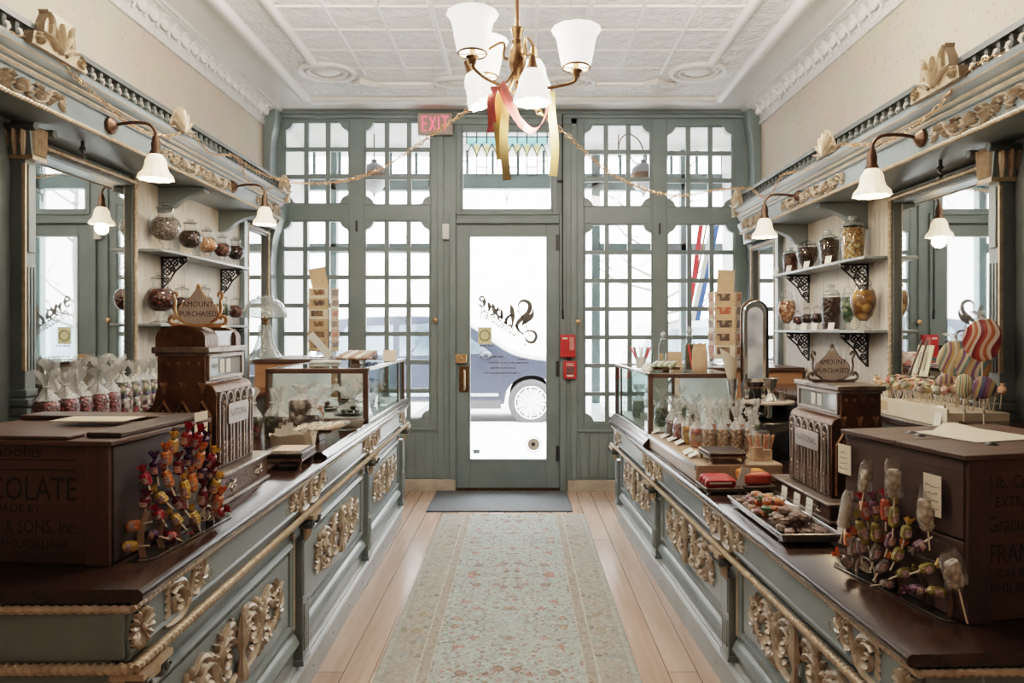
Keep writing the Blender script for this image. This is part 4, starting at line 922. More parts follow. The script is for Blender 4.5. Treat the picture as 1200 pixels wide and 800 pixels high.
# ================================================================== mirrored back bars along the side walls
CREST = MB()
def crest_mesh():
    m = MB(); P = [(-.16, 0), (.16, 0), (.15, .05), (.10, .055), (.09, .11), (.07, .15), (.075, .165), (-.075, .165), (-.07, .15), (-.09, .11), (-.10, .055), (-.15, .05)]
    m.prism(P, -.02, .02, lambda a, b, h: V(h, a, b)); fr = lambda u, v, n: V(.02+n, u, v)
    for s in (-1, 1): 
        f2 = lambda u, v, n, s=s: V(.02+n, s*u, v)
        m.ribbon(cat2((.03, .02), (.06, .06), (.055, .12), (.075, .155), n=5), .014, .02, f2); scroll(m, .115, .03, .024, PI/2, -1, .015, f2, 3)
    for q in range(5): leaf(m, 0, .02, PI*(.2+.15*q), .12, .013, .022, fr, .3*(q-2)/2)
    return m.mesh('crest', GILT)
CRESTM = crest_mesh()
def small_crest():
    m = MB(); fr = lambda u, v, n: V(n, u, v); m.prism([(-.10, 0), (.10, 0), (.085, .045), (.05, .10), (0, .14), (-.05, .10), (-.085, .045)], -.015, .012, lambda a, b, h: V(h, a, b))
    for q in range(7): leaf(m, 0, .0, PI*(.08+.14*q), .12, .012, .02, lambda u, v, n: V(.012+n, u, v), 0)
    return m.mesh('crest', GILT)
SCREST = small_crest()
def wreath():
    m = MB(); fr = lambda u, v, n: V(n, u, v)
    for s in (-1, 1):
        f2 = lambda u, v, n, s=s: V(n, s*u, v)
        scroll(m, .075, .0, .032, PI*.8, -1, .02, f2, 5); scroll(m, .155, -.004, .028, .2, 1, .018, f2, 5); m.ribbon(cat2((.01, -.03), (.06, -.042), (.115, -.02), (.15, .03), (.2, .03), (.235, .0), n=5), .010, .016, f2)
        for q in range(4): leaf(m, .2, .0, -.9+.5*q, .05, .008, .012, f2, .4)
    for q in range(6): leaf(m, 0, -.02, PI*(.05+.18*q), .05, .011, .024, fr, 0)
    return m.mesh('garland_carving', GILTP)
WREATH = wreath()
def backbar(sg, side, xw, zs, zc, y0, ym0, ym1, yb1, y2, ybe):
    """xw: x of the mirror plane. n grows from the wall towards the aisle. zs soffit height"""
    t = thing('back_bar', f'tall painted back bar with mirrors and a gilded balustraded cornice along the {side} wall', 'back bar', (xw, 0, 0))
    X = lambda n: sg*n
    FR = lambda n, q, z: V(X(n), q, z)
    def bx(m, n0, q0, z0, n1, q1, z1): m.box(min(X(n0), X(n1)), q0, z0, max(X(n0), X(n1)), q1, z1); return m
    ye = yb1-.05
    # entablature
    e = MB(); z = zs
    e.sweep([(-.02, z+.0), (.325, z), (.335, z+.004), (.335, z+.10), (.345, z+.105), (.348, z+.125), (.36, z+.132), (.362, z+.15), (.385, z+.165), (.392, z+.18), (.392, z+.195), (-.02, z+.195)], y0, ye, FR)
    e.sweep([(-.02, z+.0), (.10, z), (.105, z+.09), (.13, z+.11), (.15, z+.15), (.155, z+.175), (-.02, z+.175)], ye, y2, FR)
    part('cornice', e, TEALL, t, bevel=0)
    g = MB()
    for nn, zz in ((.337, z+.005),): g.rope(FR(nn, y0, zz), FR(nn, ye, zz), .011, .02, 8, lobes=1)
    part('cornice_rope', g, GILT, t)
    for nm, nn, zz, h_ in (('gilt_band', .349, z+.107, .018), ('gilt_band', .364, z+.134, .014), ('gilt_band', .388, z+.168, .012)):
        q = MB(); q.sweep([(nn-.006, zz), (nn, zz+h_*.2), (nn+.004, zz+h_*.6), (nn, zz+h_), (nn-.006, zz+h_)], y0, ye, FR); part(nm, q, GILT if zz > z+.12 else GILTP, t)
    # balustrade
    b = MB(); zb = z+.195
    bx(b, .335, y0, zb, .385, ye, zb+.012); bx(b, .338, y0, zb+.072, .382, ye, zb+.095)
    q = y0+.02
    while q < ye-.02:
        b.lathe([(.008, 0), (.015, .008), (.018, .022), (.010, .036), (.015, .05), (.012, .06)], 8, FR(.36, q, zb+.012)); q += .064
    part('balustrade', b, TEALD, t)
    for q, me in ((2.72, CRESTM), (3.72, SCREST), (ye-.1, SCREST)):
        o = mkobj('crest', me, t); o.location = FR(.395, q, zb); o.rotation_euler = (0, 0, 0 if sg > 0 else PI)
    for q in (2.62, 2.18, 3.88, 4.02+.25, ye-.28):
        o = mkobj('garland_carving', WREATH, t); o.location = FR(.337, q, z+.055); o.rotation_euler = (0, 0, 0 if sg > 0 else PI); o.scale = (1, 1, .95)
    o = mkobj('garland_carving', WREATH, t); o.location = FR(.107, (ye+y2)/2+.05, z+.05); o.rotation_euler = (0, 0, 0 if sg > 0 else PI); o.scale = (1, .9, .9)
    part('cornice_end', bx(MB(), .30, ye-.03, zb-.06, .40, ye+.03, zb+.10), GILT, t, bevel=.008)
    # flanking cabinet door nearest the camera with keyhole, and pilaster
    d = MB(); bx(d, 0, y0, 0, .10, ym0-.066, zs); part('side_cabinet', d, TEALD, t, bevel=.004)
    d = MB(); zt = zs-.03
    for a_ in ((y0+.1, .95, y0+.16, zt), (ym0-.27, .95, ym0-.21, zt), (y0+.1, zt-.06, ym0-.21, zt), (y0+.1, .95, ym0-.21, 1.02)): bx(d, .10, a_[0], a_[1], .125, a_[2], a_[3])
    cd = part('cabinet_door', d, TEALD, t, bevel=.004); part('door_gilt', bx(MB(), .10, ym0-.32, 1.0, .112, ym0-.30, zt-.08), GILT, cd)
    part('keyhole_plate', bx(MB(), .125, ym0-.245, 1.46, .13, ym0-.225, 1.54), IRON, cd)
    p = MB(); ya, yc = ym0-.066, ym0-.004; bx(p, 0, ya, 0, .16, yc, zs-.14)
    for k in range(3): bx(p, .16, ya+.007+k*.018, 1.28, .168, ya+.018+k*.018, 1.72)
    bx(p, .16, ya+.01, 1.78, .168, yc-.01, zs-.18)
    for k, (z_, n_) in enumerate(((1.05, .02), (1.09, .012), (1.13, .018), (1.17, .008))): bx(p, 0, ya-n_*.5, z_, .16+n_, yc+n_*.5, z_+.03)
    pl = part('pilaster', p, TEALL, t, bevel=.003); part('gilt_edge', bx(MB(), .15, ya-.007, 1.28, .164, ya+.004, zs-.18), GILT, pl)
    c_ = MB(); c_.prism([(ya-.01, zs-.15), (yc+.01, zs-.15), (yc+.028, zs-.02), (ya-.028, zs-.02)], 0, .195, lambda a_, b_, h: FR(h, a_, b_)); part('capital_block', c_, TEALL, t); c_ = MB()
    for k in range(4): c_.ribbon([(ya+.003+.019*k, zs-.145), (ya+.003+.019*k, zs-.09), (ya-.004+.024*k, zs-.03)], [.007, .010, .008], .02, lambda u, v, n: FR(.192+n, u, v))
    for k in range(5): c_.ribbon([(.02+.034*k, zs-.15), (.022+.035*k, zs-.09), (.02+.038*k, zs-.03)], [.010, .015, .010], .016, lambda u, v, n: FR(u, ya-.004-n-max(0, (v-(zs-.15)))*.2, v))
    c_.box(min(X(0), X(.20)), ya-.012, zs-.165, max(X(0), X(.20)), yc+.012, zs-.148)
    part('capital', c_, GILT, t)
    v_ = MB(); 
    for yy in (ya-.028, yc+.028): v_.lathe([(0, -.10), (.016, -.10), (.019, -.085), (.013, 0), (.019, .085), (.016, .10), (0, .10)], 14, FR(.125, yy, zs-.034), Matrix.Rotation(PI/2, 3, 'Y'))
    part('volute', v_, TEALD, t)
    # great mirror
    zm0, zm1 = zc+.005, zs-.01
    def mirror(q0, q1, za, zb_, nm):
        f = MB(); w_ = .055
        for a_ in ((q0, za, q0+w_, zb_), (q1-w_, za, q1, zb_), (q0, zb_-w_, q1, zb_), (q0, za, q1, za+w_)): bx(f, 0, a_[0], a_[1], .035, a_[2], a_[3])
        f_ = part(nm, f, TEALD, t, bevel=.004)
        rp = MB()
        for a_, b_ in (((q0+.028, za), (q0+.028, zb_)), ((q1-.028, za), (q1-.028, zb_)), ((q0, zb_-.028), (q1, zb_-.028))): rp.rope(FR(.04, a_[0], a_[1]), FR(.04, b_[0], b_[1]), .013, .03, 8)
        part('rope_gilding', rp, GILT, f_)
        part('mirror_glass', bx(MB(), .004, q0+.04, za+.03, .012, q1-.04, zb_-.04), MIRROR, f_, smooth=0)
        part('mirror_backing', bx(MB(), -.015, q0, za, .002, q1, zb_), TEALD, f_, smooth=0)
    mirror(ym0-.03, ym1+.06, zm0, zm1, 'mirror_frame')
    mirror(yb1, y2, zm0, zm1, 'mirror_frame')
    # beadboard bay
    part('beadboard', bx(MB(), -.01, ym1+.06, .98, .008, yb1, zs), BEAD, t, smooth=0)
    part('bay_post', bx(MB(), 0, yb1-.07, .98, .05, yb1, zs), TEALL, t, bevel=.004)
    for yq in (ym1+.36, ym1+1.2):
        k = MB(); P = [(0, zs), (.29, zs), (.30, zs-.03), (.25, zs-.04), (.20, zs-.055), (.14, zs-.085), (.09, zs-.13), (.05, zs-.15), (0, zs-.16)]
        k.prism(P, yq-.03, yq+.03, lambda a_, b_, h: FR(a_, h, b_)); part('corbel', k, TEALL, t, bevel=.004)
    part('soffit_hook', MB().tube([FR(.2, ym0+.25, zs+.01), FR(.2, ym0+.25, zs-.06)], .008, 6).ball(FR(.2, ym0+.25, zs-.04), .016, 8).ball(FR(.2, ym0+.25, zs-.075), .011, 8), IRON, t)
    # lower counter of the back bar
    k = MB(); bx(k, .0, y0, 0, .42, ybe, zc-.03); part('base_cabinet', k, TEALD, t, bevel=.004)
    part('base_top', bx(MB(), .0, y0, zc-.03, .44, ybe+.01, zc), DARKW, t, bevel=.004)
    return t
backbar(1, 'left', -2.245, 2.335, 1.015, 1.5, 2.94, 3.88, 5.50, 6.0, 5.14)
backbar(-1, 'right', 2.06, 2.205, 1.07, 1.5, 2.775, 3.70, 5.40, 6.0, 4.85)
# iron shelf brackets + shelves
def lace():
    m = MB(); m.box(-.007, 0, -.012, .007, .165, 0); m.box(-.007, 0, -.20, .007, .012, 0)
    m.tube([(0, .01, -.19), (0, .05, -.15), (0, .085, -.09), (0, .16, -.02)], .006, 5)
    for cy, cz, r in ((.035, -.04, .022), (.082, -.035, .02), (.125, -.025, .013), (.035, -.09, .022), (.068, -.075, .014), (.028, -.14, .016)):
        m.tube([(0, cy+r*math.cos(a), cz+r*math.sin(a)) for a in [2*PI*i/12 for i in range(13)]], .005, 5, cap=False)
        for k in range(4): a = PI/4+PI/2*k; m.tube([(0, cy, cz), (0, cy+r*math.cos(a), cz+r*math.sin(a))], .004, 4)
    return m
LACE = lace().mesh('bracket', IRON)
SHELFM = pm('shelf_paint', (.26,.285,.275), (.22,.245,.24), rough=.3)
SH = {}
for sg, side, xw, ys0, ys1, zz in ((1, 'left', -2.237, 3.955, 5.25, (('upper', 1.925), ('lower', 1.49))), (-1, 'right', 2.052, 3.77, 5.15, (('upper', 1.862), ('lower', 1.452)))):
    for nm, z in zz:
        m = MB(); P = [(0, 0), (.155, 0), (.175, .12), (.175, ys1-ys0-.06), (.15, ys1-ys0), (0, ys1-ys0)]
        m.prism(P, -.018, 0, lambda a, b, h: V(sg*a, b, h)); s_ = solo('wall_shelf', m, SHELFM, f'{nm} painted wall shelf holding candy jars on the {side} wall', 'shelf', (xw, ys0, z), bevel=.004)
        for yq in ((.30, 1.14) if sg > 0 else (.26, 1.08)):
            o = mkobj('bracket', LACE, s_); o.location = (0, yq, -.018); o.rotation_euler = (0, 0, -PI/2 if sg > 0 else PI/2)
            o['label'] = 'black pierced iron bracket'
        SH[(side, nm)] = (xw, sg, z)
# oak cabinets closing each end in front of the show windows
for sg, x0, x1, y0_, z, lab in ((1, -2.02, -1.36, 5.17, 1.232, 'oak-sided cabinet with a dark top at the far end of the left wall'), (-1, 1.335, 2.02, 4.88, 1.185, 'oak-sided cabinet with a dark top at the far end of the right wall')):
    t = thing('oak_cabinet', lab, 'cabinet', ((x0+x1)/2, (y0_+6.0)/2, 0)); w2 = (x1-x0)/2; d2 = (6.0-y0_)/2
    part('cabinet_side', MB().box(-w2, -d2+.01, 0, w2, d2, z-.03), OAK, t, bevel=.004); part('cabinet_top', MB().box(-w2-.01, -d2-.005, z-.03, w2+.01, d2, z), CASEW, t, bevel=.004)
# ================================================================== sconces, chandelier, ribbons, chain garlands
def bell(n=28, h=.10, r0=.026, r1=.062):
    pr = [(r0, 0), (r0+.008, -.012), (r0+.016, -.03), (r0+.019, -.055), (r0+.025, -.075), (r1-.004, -.094), (r1, -h)]
    return MB().shell(pr, n, flute=lambda a, t: 1+(.03+.07*t*t)*math.cos(10*a)*(t > .05))
def sconce(sg, label, loc):
    t = thing('wall_sconce', label, 'lamp', loc, 0, 'wall sconces on the back bar cornices')
    RY = Matrix.Rotation(PI/2*sg, 3, 'Y')
    part('wall_plate', MB().lathe([(0, 0), (.040, 0), (.038, .012), (.026, .022), (.014, .032), (0, .034)], 20, (0, 0, 0), RY), BRONZE, t)
    part('arm', MB().tube(cat((.01*sg, 0, 0), (.09*sg, 0, .014), (.17*sg, 0, .010), (.205*sg, 0, -.02), (.212*sg, 0, -.06), n=5), .0075, 8), BRONZE, t)
    s = MB().lathe([(.0, -.05), (.014, -.05), (.018, -.07), (.022, -.085), (.020, -.11), (.027, -.125), (.028, -.135), (0, -.135)], 16, (.212*sg, 0, 0)); part('socket', s, BRONZE, t)
    b = bell(30, .115, .028, .072); b.v = [(x+.212*sg, y, z-.135) for x, y, z in b.v]; part('lamp_shade', b, SHADES, t, smooth=60)
    part('bulb', MB().ball((.212*sg, 0, -.185), (.016, .016, .024), 10), BULB, t)
    lamp('sconce_light', (loc[0]+.212*sg, loc[1], loc[2]-.275), SCONCE_W, WARM, .04)
SCONCE_W = 4; FILL = 55
for sg, p, lab in ((1, (-1.905, 3.17, 2.40), 'lit bell-shaded wall lamp in front of the large left mirror'), (1, (-1.905, 4.52, 2.40), 'lit bell-shaded wall lamp above the left candy shelves'),
                   (-1, (1.72, 2.93, 2.275), 'lit bell-shaded wall lamp in front of the large right mirror'), (-1, (1.72, 4.22, 2.275), 'lit bell-shaded wall lamp above the right candy shelves')):
    sconce(sg, lab, p)
# ---- chandelier
cx, cy = -.013, 2.6
ch = thing('chandelier', 'brass chandelier with frosted upward and downward glass shades hanging in the middle of the shop', 'chandelier', (cx, cy, 2.46))
part('ceiling_rod', MB().tube([(0, 0, .12), (0, 0, ZC-2.46-.012)], .011, 10).lathe([(0, ZC-2.46-.06), (.02, ZC-2.46-.055), (.06, ZC-2.46-.02), (.065, ZC-2.46-.012), (0, ZC-2.46-.012)], 20), BRONZE, ch)
part('stem_vase', MB().lathe([(0, -.115), (.006, -.11), (.008, -.085), (.013, -.075), (.006, -.06), (.018, -.04), (.034, .0), (.036, .03), (.026, .06), (.018, .075), (.022, .09), (.014, .10), (.026, .135), (.024, .14), (.012, .14), (0, .142)], 20), BRASS, ch)
upshade = MB().shell([(.050, 0), (.056, .01), (.066, .06), (.072, .10), (.078, .12), (.090, .138), (.094, .142)], 36, flute=lambda a, t: 1+.02*t*math.cos(12*a))
for a, r, z in ((0, .225, -.01), (2*PI*.60, .20, -.005), (2*PI*.36, .205, .012)):
    ca, sa = math.cos(a), math.sin(a)
    arm = MB().tube(cat((.01*ca, .01*sa, -.02), (.06*ca, .06*sa, -.085), (.13*ca, .13*sa, -.085), ((r-.012)*ca, (r-.012)*sa, z-.055), (r*ca, r*sa, z-.03), n=6), .0062, 8); A = part('gas_arm', arm, BRASS, ch)
    part('burner', MB().lathe([(0, z-.04), (.012, z-.04), (.016, z-.02), (.026, z-.012), (.012, z), (.010, z+.03), (0, z+.03)], 14, (r*ca, r*sa, 0)), BRASS, A)
    part('shade_ring', MB().tube([(r*ca+.052*math.cos(q), r*sa+.052*math.sin(q), z) for q in [2*PI*i/24 for i in range(25)]], .004, 6, cap=False).tube([(r*ca-.052, r*sa, z), (r*ca+.052, r*sa, z)], .003, 5), BRASS, A)
    s = MB(); s.v = [(x+r*ca, y+r*sa, zz+z) for x, y, zz in upshade.v]; s.f = upshade.f; s.mi = upshade.mi; part('lamp_shade', s, SHADEW, A, smooth=60)
    part('bulb', MB().ball((r*ca, r*sa, z+.06), (.022, .022, .035), 10), BULBC, A)
    lamp('chandelier_light', (cx+r*ca, cy+r*sa, 2.46+z+.20), CHAND_UP if 'CHAND_UP' in globals() else 9, (1, .84, .66), .05)
for a, r, z, tilt, dn in ((2*PI*.16, .12, .08, 0, 0), (2*PI*.84, .105, -.03, 0, 0), (PI, .185, -.012, -.45, 0)):
    ca, sa = math.cos(a), math.sin(a); M = Matrix.Rotation(tilt*-1, 3, V(-sa, ca, 0))
    top = V(r*ca, r*sa, z+.01)
    arm = MB().tube(cat((.012*ca, .012*sa, .02), (.05*ca, .05*sa, .03), (.055*ca, .055*sa, .09+z*.3), ((r-.04)*ca, (r-.04)*sa, z+.05), (r*ca, r*sa, z+.035), tuple(top), n=6), .0055, 8); A = part('electric_arm', arm, BRASS, ch)
    part('socket', MB().lathe([(0, .02), (.012, .018), (.015, .0), (.02, -.02), (.025, -.035), (0, -.036)], 14, top, M), BRASS, A)
    b = bell(30, .12, .030, .066); b.v = [tuple(M @ V(x, y, zz-.034)+top) for x, y, zz in b.v]; part('lamp_shade', b, SHADEW, A, smooth=60)
    part('bulb', MB().ball(top+M @ V(0, 0, -.085), (.02, .02, .03), 10), BULBC, A)
    q = top+M @ V(0, 0, -.20); lamp('chandelier_light', (cx+q.x, cy+q.y, 2.46+q.z), CHAND_DN if 'CHAND_DN' in globals() else 9, (1, .84, .66), .05)
# ---- ribbons tied to two arms
PINK = pm('pink_satin', (.60,.15,.14), (.50,.11,.11), scale=30, rough=.4); GOLDR = pm('gold_satin', (.44,.33,.15), (.36,.28,.13), scale=30, rough=.4)
KL, KR = V(-.080, 2.55, 2.362), V(.115, 2.60, 2.368)
def tail(label, mat, k, x0, x1, ln, seed):
    q = random.Random(seed); pts = [V(k.x+x0*t+x1*(1-t)*t+.006*math.sin(6*t+seed), k.y+.01*math.sin(5*t+seed), k.z-ln*t) for t in [i/16 for i in range(17)]]
    return solo('ribbon', MB().strip(pts, .032, lambda t: V(1, .35*math.sin(3*t+seed), 0).normalized()), mat, label, 'ribbon', recalc=False)
tail('long olive-gold ribbon tail hanging from the left ribbon knot, ending at the transom', GOLDR, KL+V(.014, -.01, 0), .012, .01, .355, 1)
tail('second gold ribbon tail hanging just left of the long olive one', GOLDR, KL+V(.0, .012, 0), -.002, .0, .27, 2)
tail('short pink ribbon tail hanging left of the gold tails', PINK, KL+V(-.015, .0, 0), -.02, -.012, .17, 3)
tail('gold ribbon tail hanging alone from the right arm of the chandelier', GOLDR, KR+V(.006, 0, -.01), .006, .0, .32, 4)
for lab, pts in (('pink ribbon looping down from the left knot to the right arm of the chandelier', cat(KL, (-.03, 2.53, 2.26), (.04, 2.55, 2.195), (.09, 2.58, 2.25), KR, n=6)), ('pink ribbon tail twisting down to the right from the left knot', cat(KL+V(.01, -.02, .005), (-.035, 2.51, 2.29), (-.005, 2.50, 2.215), (.015, 2.50, 2.195), n=6))):
    solo('ribbon', MB().strip(pts, .03, lambda t: V(.5, .3, .8).normalized()), PINK, lab, 'ribbon', recalc=False)
# ---- link chains
def chain(label, pts, grp):
    P = cat(*pts, n=24); m = MB(); acc = 0; seg = .027; last = P[0]; i = 0
    L_ = [0]
    for a, b in zip(P, P[1:]): L_.append(L_[-1]+(b-a).length)
    def at(s):
        import bisect
        k = min(max(bisect.bisect(L_, s)-1, 0), len(P)-2); f = (s-L_[k])/max(L_[k+1]-L_[k], 1e-9); return P[k]+(P[k+1]-P[k])*f, (P[k+1]-P[k]).normalized()
    s = 0
    while s < L_[-1]-seg:
        p, d = at(s+seg*.6); o = d.orthogonal().normalized(); o = (Matrix.Rotation(PI/2*(i % 2)+.5*math.sin(i*1.7), 3, d) @ o); a, b = (.021, .0085) if i % 7 < 5 else (.016, .012)
        m.tube([p+d*a*math.cos(q)+o*b*math.sin(q) for q in [2*PI*k/10 for k in range(11)]], .0020, 4, cap=False); s += seg*(1.15 if i % 7 < 5 else .75); i += 1
    return solo('chain_garland', m, COPPER, label, 'chain', group=grp)
chain('copper link chain swagging from the chandelier to the left cornice', [KL, (-.32, 2.85, 2.30), (-.75, 3.35, 2.215), (-1.25, 3.95, 2.30), (-1.62, 4.25, 2.43), (-1.88, 4.45, 2.60)], 'chain garlands')
chain('copper link chain swagging from the chandelier to the right cornice', [KL+V(.03, 0, -.005), (.16, 2.75, 2.26), (.45, 3.20, 2.17), (.85, 3.80, 2.20), (1.30, 4.4, 2.36), (1.67, 4.9, 2.47)], 'chain garlands')
chain('copper link chain draped in loops along the left cornice', [(-1.86, 1.7, 2.55), (-1.86, 2.25, 2.49), (-1.86, 2.62, 2.55), (-1.84, 2.95, 2.47), (-1.84, 3.25, 2.42), (-1.84, 3.55, 2.46), (-1.85, 3.8, 2.55), (-1.85, 4.1, 2.51), (-1.86, 4.45, 2.58), (-1.84, 4.62, 2.46), (-1.84, 4.85, 2.43), (-1.86, 5.15, 2.54)], 'chain garlands')
chain('copper link chain draped in loops along the right cornice', [(1.68, 1.7, 2.43), (1.68, 2.15, 2.37), (1.68, 2.5, 2.43), (1.66, 2.75, 2.33), (1.65, 3.05, 2.30), (1.66, 3.35, 2.36), (1.67, 3.6, 2.42), (1.67, 4.0, 2.39), (1.67, 4.35, 2.44), (1.65, 4.5, 2.34), (1.66, 4.7, 2.37), (1.67, 4.9, 2.46)], 'chain garlands')
# unseen chandelier copy added behind the camera as fill light
for x, y in ((-.0, -.9),): 
    c2 = clone(ch, 'unseen brass chandelier copy added as fill light behind the viewer', (x, y, 2.55))
    lamp('chandelier_light', (x, y, 2.72), 11, (1, .86, .70), .12)  # added fill lamp, not one of the visible chandelier's lights

# unseen opal globes added to the ceiling as fill, above the frame
for x, lb in ((-1.15, 'left'), (1.05, 'right')):
    gb = thing('added_fill_globe', f'unseen added opal fill globe on the {lb} side of the tin ceiling above the counters', 'lamp', (x, 3.25, ZC-.012))
    part('fill_collar', MB().lathe([(0, 0), (.07, 0), (.075, -.012), (.05, -.03), (0, -.03)], 20), BRASS, gb); part('fill_globe', MB().ball((0, 0, -.10), (.10, .10, .085), 20), SHADEW, gb)
    lamp('fill_light', (x, 3.25, ZC-.30), FILL, (1, .90, .78), .15)
# ================================================================== shared small goods
def W(px, py, Y): return V((px-610)*Y/800, Y, EYE+(387-py)*Y/800)
def XP(px, Y): return (px-610)*Y/800
def superblock(w, d, h, n=14, k=9, e=.55, taper=.0, seed=1, lump=.06):
    """soft-cornered packed block"""
    q = random.Random(seed); m = MB(); vs = []
    for i in range(k+1):
        t = i/k; z = h*t; s = (1-abs(2*t-1)**6*.22)*(1-taper*t)
        for j in range(n):
            a = 2*PI*j/n; c, s_ = math.cos(a), math.sin(a)
            r = 1+q.uniform(-lump, lump)*(0 < i < k)
            vs.append((w/2*math.copysign(abs(c)**e, c)*s*r, d/2*math.copysign(abs(s_)**e, s_)*s*r, z))
    fs = [(i*n+j, i*n+(j+1) % n, (i+1)*n+(j+1) % n, (i+1)*n+j) for i in range(k) for j in range(n)]+[tuple(range(n-1, -1, -1)), tuple(range(k*n, (k+1)*n))]
    return m.add(vs, fs)
def gather(w, d, z0, h, seed=1, n=26, flare=1.0):
    """crumpled cellophane above the tie"""
    q = random.Random(seed); m = MB(); vs = []; k = 7; ph = [q.uniform(0, 6) for _ in range(6)]; lx, ly = q.uniform(-.02, .02), q.uniform(-.02, .02)
    for i in range(k+1):
        t = i/k
        env = 1-.80*math.sin(PI*min(t/.5, 1)/2)**1.3 if t < .5 else .20+.62*flare*(t-.5)/.5
        for j in range(n):
            a = 2*PI*j/n; f = 1+(.10+.32*t)*math.sin(5*a+ph[0]+3*t)+.16*t*math.sin(9*a+ph[1])+.12*t*math.sin(14*a+ph[2])
            c, s_ = math.cos(a), math.sin(a)
            vs.append((w/2*env*f*math.copysign(abs(c)**.7, c)+lx*t, d/2*env*f*math.copysign(abs(s_)**.7, s_)*(1-.35*t)+ly*t, z0+h*t*(1+.10*math.sin(4*a+ph[3])*t)))
    return m.add(vs, [(i*n+j, i*n+(j+1) % n, (i+1)*n+(j+1) % n, (i+1)*n+j) for i in range(k) for j in range(n)])
BAGC = {}
def bag(label, mat, loc, w=.08, d=.06, hc=.11, ht=.11, rz=0, seed=1, group=None, clothes=None):
    t = thing('candy_bag', label, 'bag', loc, rz, group)
    part('sweets', superblock(w*.94, d*.94, hc, seed=seed), mat, t, smooth=60)
    s = superblock(w, d, hc*1.02, seed=seed+5, lump=.03); s.v = [(x, y, z+.0005) for x, y, z in s.v]; part('cellophane', s, CELLO, t, smooth=60)
    g = gather(w, d, hc*.99, ht, seed); part('gathered_top', g, CELLOF, t, smooth=60, recalc=False)
    part('tie', MB().tube([(w*.13*math.cos(a), d*.13*math.sin(a), hc+ht*.48) for a in [2*PI*i/12 for i in range(13)]], .0022, 5, cap=False), clothes or WHITEC, t)
    return t
REDC = candymix('red_sweets', ['#7d1620', '#a3262e', '#5d0f18', '#8f2a2c', '#b34a4c'], 88)
STRIPEC = candymix('striped_stick_sweets', ['#9c2430', '#e3dcd0', '#31446b', '#7d9a68', '#d9c7a8', '#5d2338'], 40)
GREENC = candymix('green_sweets', ['#4c6b4a', '#6a8560', '#39513c', '#8a9a70'], 50)
MIXC = candymix('mixed_sweets', ['#8b2a2a', '#4d5a34', '#3a2a24', '#b08a4a', '#6d2030'], 48)
NUTC = candymix('sugared_nuts', ['#c9a583', '#b58c68', '#d8b898', '#a37c5c'], 75)
PINKC = candymix('pink_orange_sweets', ['#d68a6a', '#e0a84f', '#c25a4a', '#e6c9b0', '#dd7a58'], 32)
YELC = candymix('yellow_sweets', ['#e0b040', '#d99038', '#e8c878', '#c7a640'], 30)
CHOC = candymix('chocolate_pieces', ['#2b1611', '#3d2018', '#22110d', '#4a2a1f'], 60)
CHOCR = candymix('reddish_chocolates', ['#4d2219', '#6a3426', '#3a1a13', '#7b4535'], 57)
PALEC = candymix('pale_mints', ['#a8998c', '#8f8074', '#c2b5a6', '#7a6c62'], 96)
PEACHC = candymix('peach_creams', ['#d29c78', '#c08a66', '#e0b596', '#a87350'], 40)
GOLDC = candymix('gold_wrapped', ['#b5803f', '#8f5e2a', '#d0a060', '#6f4520'], 22)
CORNC = candymix('candy_corn', ['#c99b52', '#8a6038', '#d8c08a', '#b07a3e', '#e3d3aa'], 83)
GRENC = candymix('grey_green_mints', ['#6d7460', '#565d4c', '#8a9078', '#474d40'], 76)

# ================================================================== left crate
def oframe(o_, rz):
    c, s = math.cos(rz), math.sin(rz); return lambda a, b: (o_[0]+c*a-s*b, o_[1]+s*a+c*b)
rzc = math.radians(-4.1); cw, cd, chh = .50, .415, .275
fo = oframe((-.937, 1.565), rzc); ctr = fo(-cw/2, cd/2)
cr = thing('wooden_crate', 'old dark wooden chocolate crate with stencilled lettering on the near left counter', 'crate', (ctr[0], ctr[1], .91), rzc)
m = MB(); a, b = cw/2, cd/2
m.box(-a+.012, -b+.004, 0, a-.012, b-.004, chh)
part('crate_body', m, BROWNX, cr, bevel=.003)
part('side_board', MB().box(a-.012, -b+.008, .004, a-.001, b-.008, chh-.002), pm('dark_crate_side', (.050,.038,.034), (.030,.022,.02), scale=9, rough=.5, stretch=(1,.3,2)), cr, bevel=.003)
part('front_cleat', MB().box(a-.062, -b-.006, 0, a-.004, -b+.006, chh), wood('crate_cleat', (.045,.022,.015), (.075,.036,.023), scale=4, axis=2, rough=.55, bump=.4), cr, bevel=.003)
m = MB(); m.box(-a-.01, -b-.014, chh, a+.008, b*.1, chh+.013); part('lid_board', m, BROWNX, cr, bevel=.003)
part('lid_board', MB().box(-a-.01, b*.1+.003, chh, a+.008, b+.008, chh+.012), BROWNX, cr, bevel=.003)
part('lid_cleat', MB().box(a-.085, -b+.03, chh+.013, a+.002, b+.004, chh+.026), BROWNW, cr, bevel=.003)
part('lid_cleat', MB().box(-a, b-.09, chh+.013, a-.088, b+.002, chh+.026), BROWNX, cr, bevel=.003)
part('lid_cleat', MB().box(-a, -b-.008, chh+.013, a-.10, -b+.05, chh+.022), BROWNX, cr, bevel=.003)
part('hinge', MB().lathe([(0, 0), (.012, 0), (.010, .004), (0, .006)], 10, (a-.11, -.02, chh+.013)), IRON, cr)
tx = MB(); S = 1/511
def cf(dx, py): return lambda p, q: V(a-.086+dx+p, -b-.0005+.0035, (663-py)*S+q)
for s_, sz, py, dx, wx in (('Choolas', .040, 537, -.086, 1.12), ('CHOCOLATE', .078, 588, .0, .74), ('MADE BY', .026, 602, -.088, 1.1), ('& SONS, Inc.', .046, 627, .0, .72), ('PHILADELPHIA', .030, 645, -.02, .85)):
    lettering(tx, s_, sz, cf(dx, py), 'RIGHT', wx)
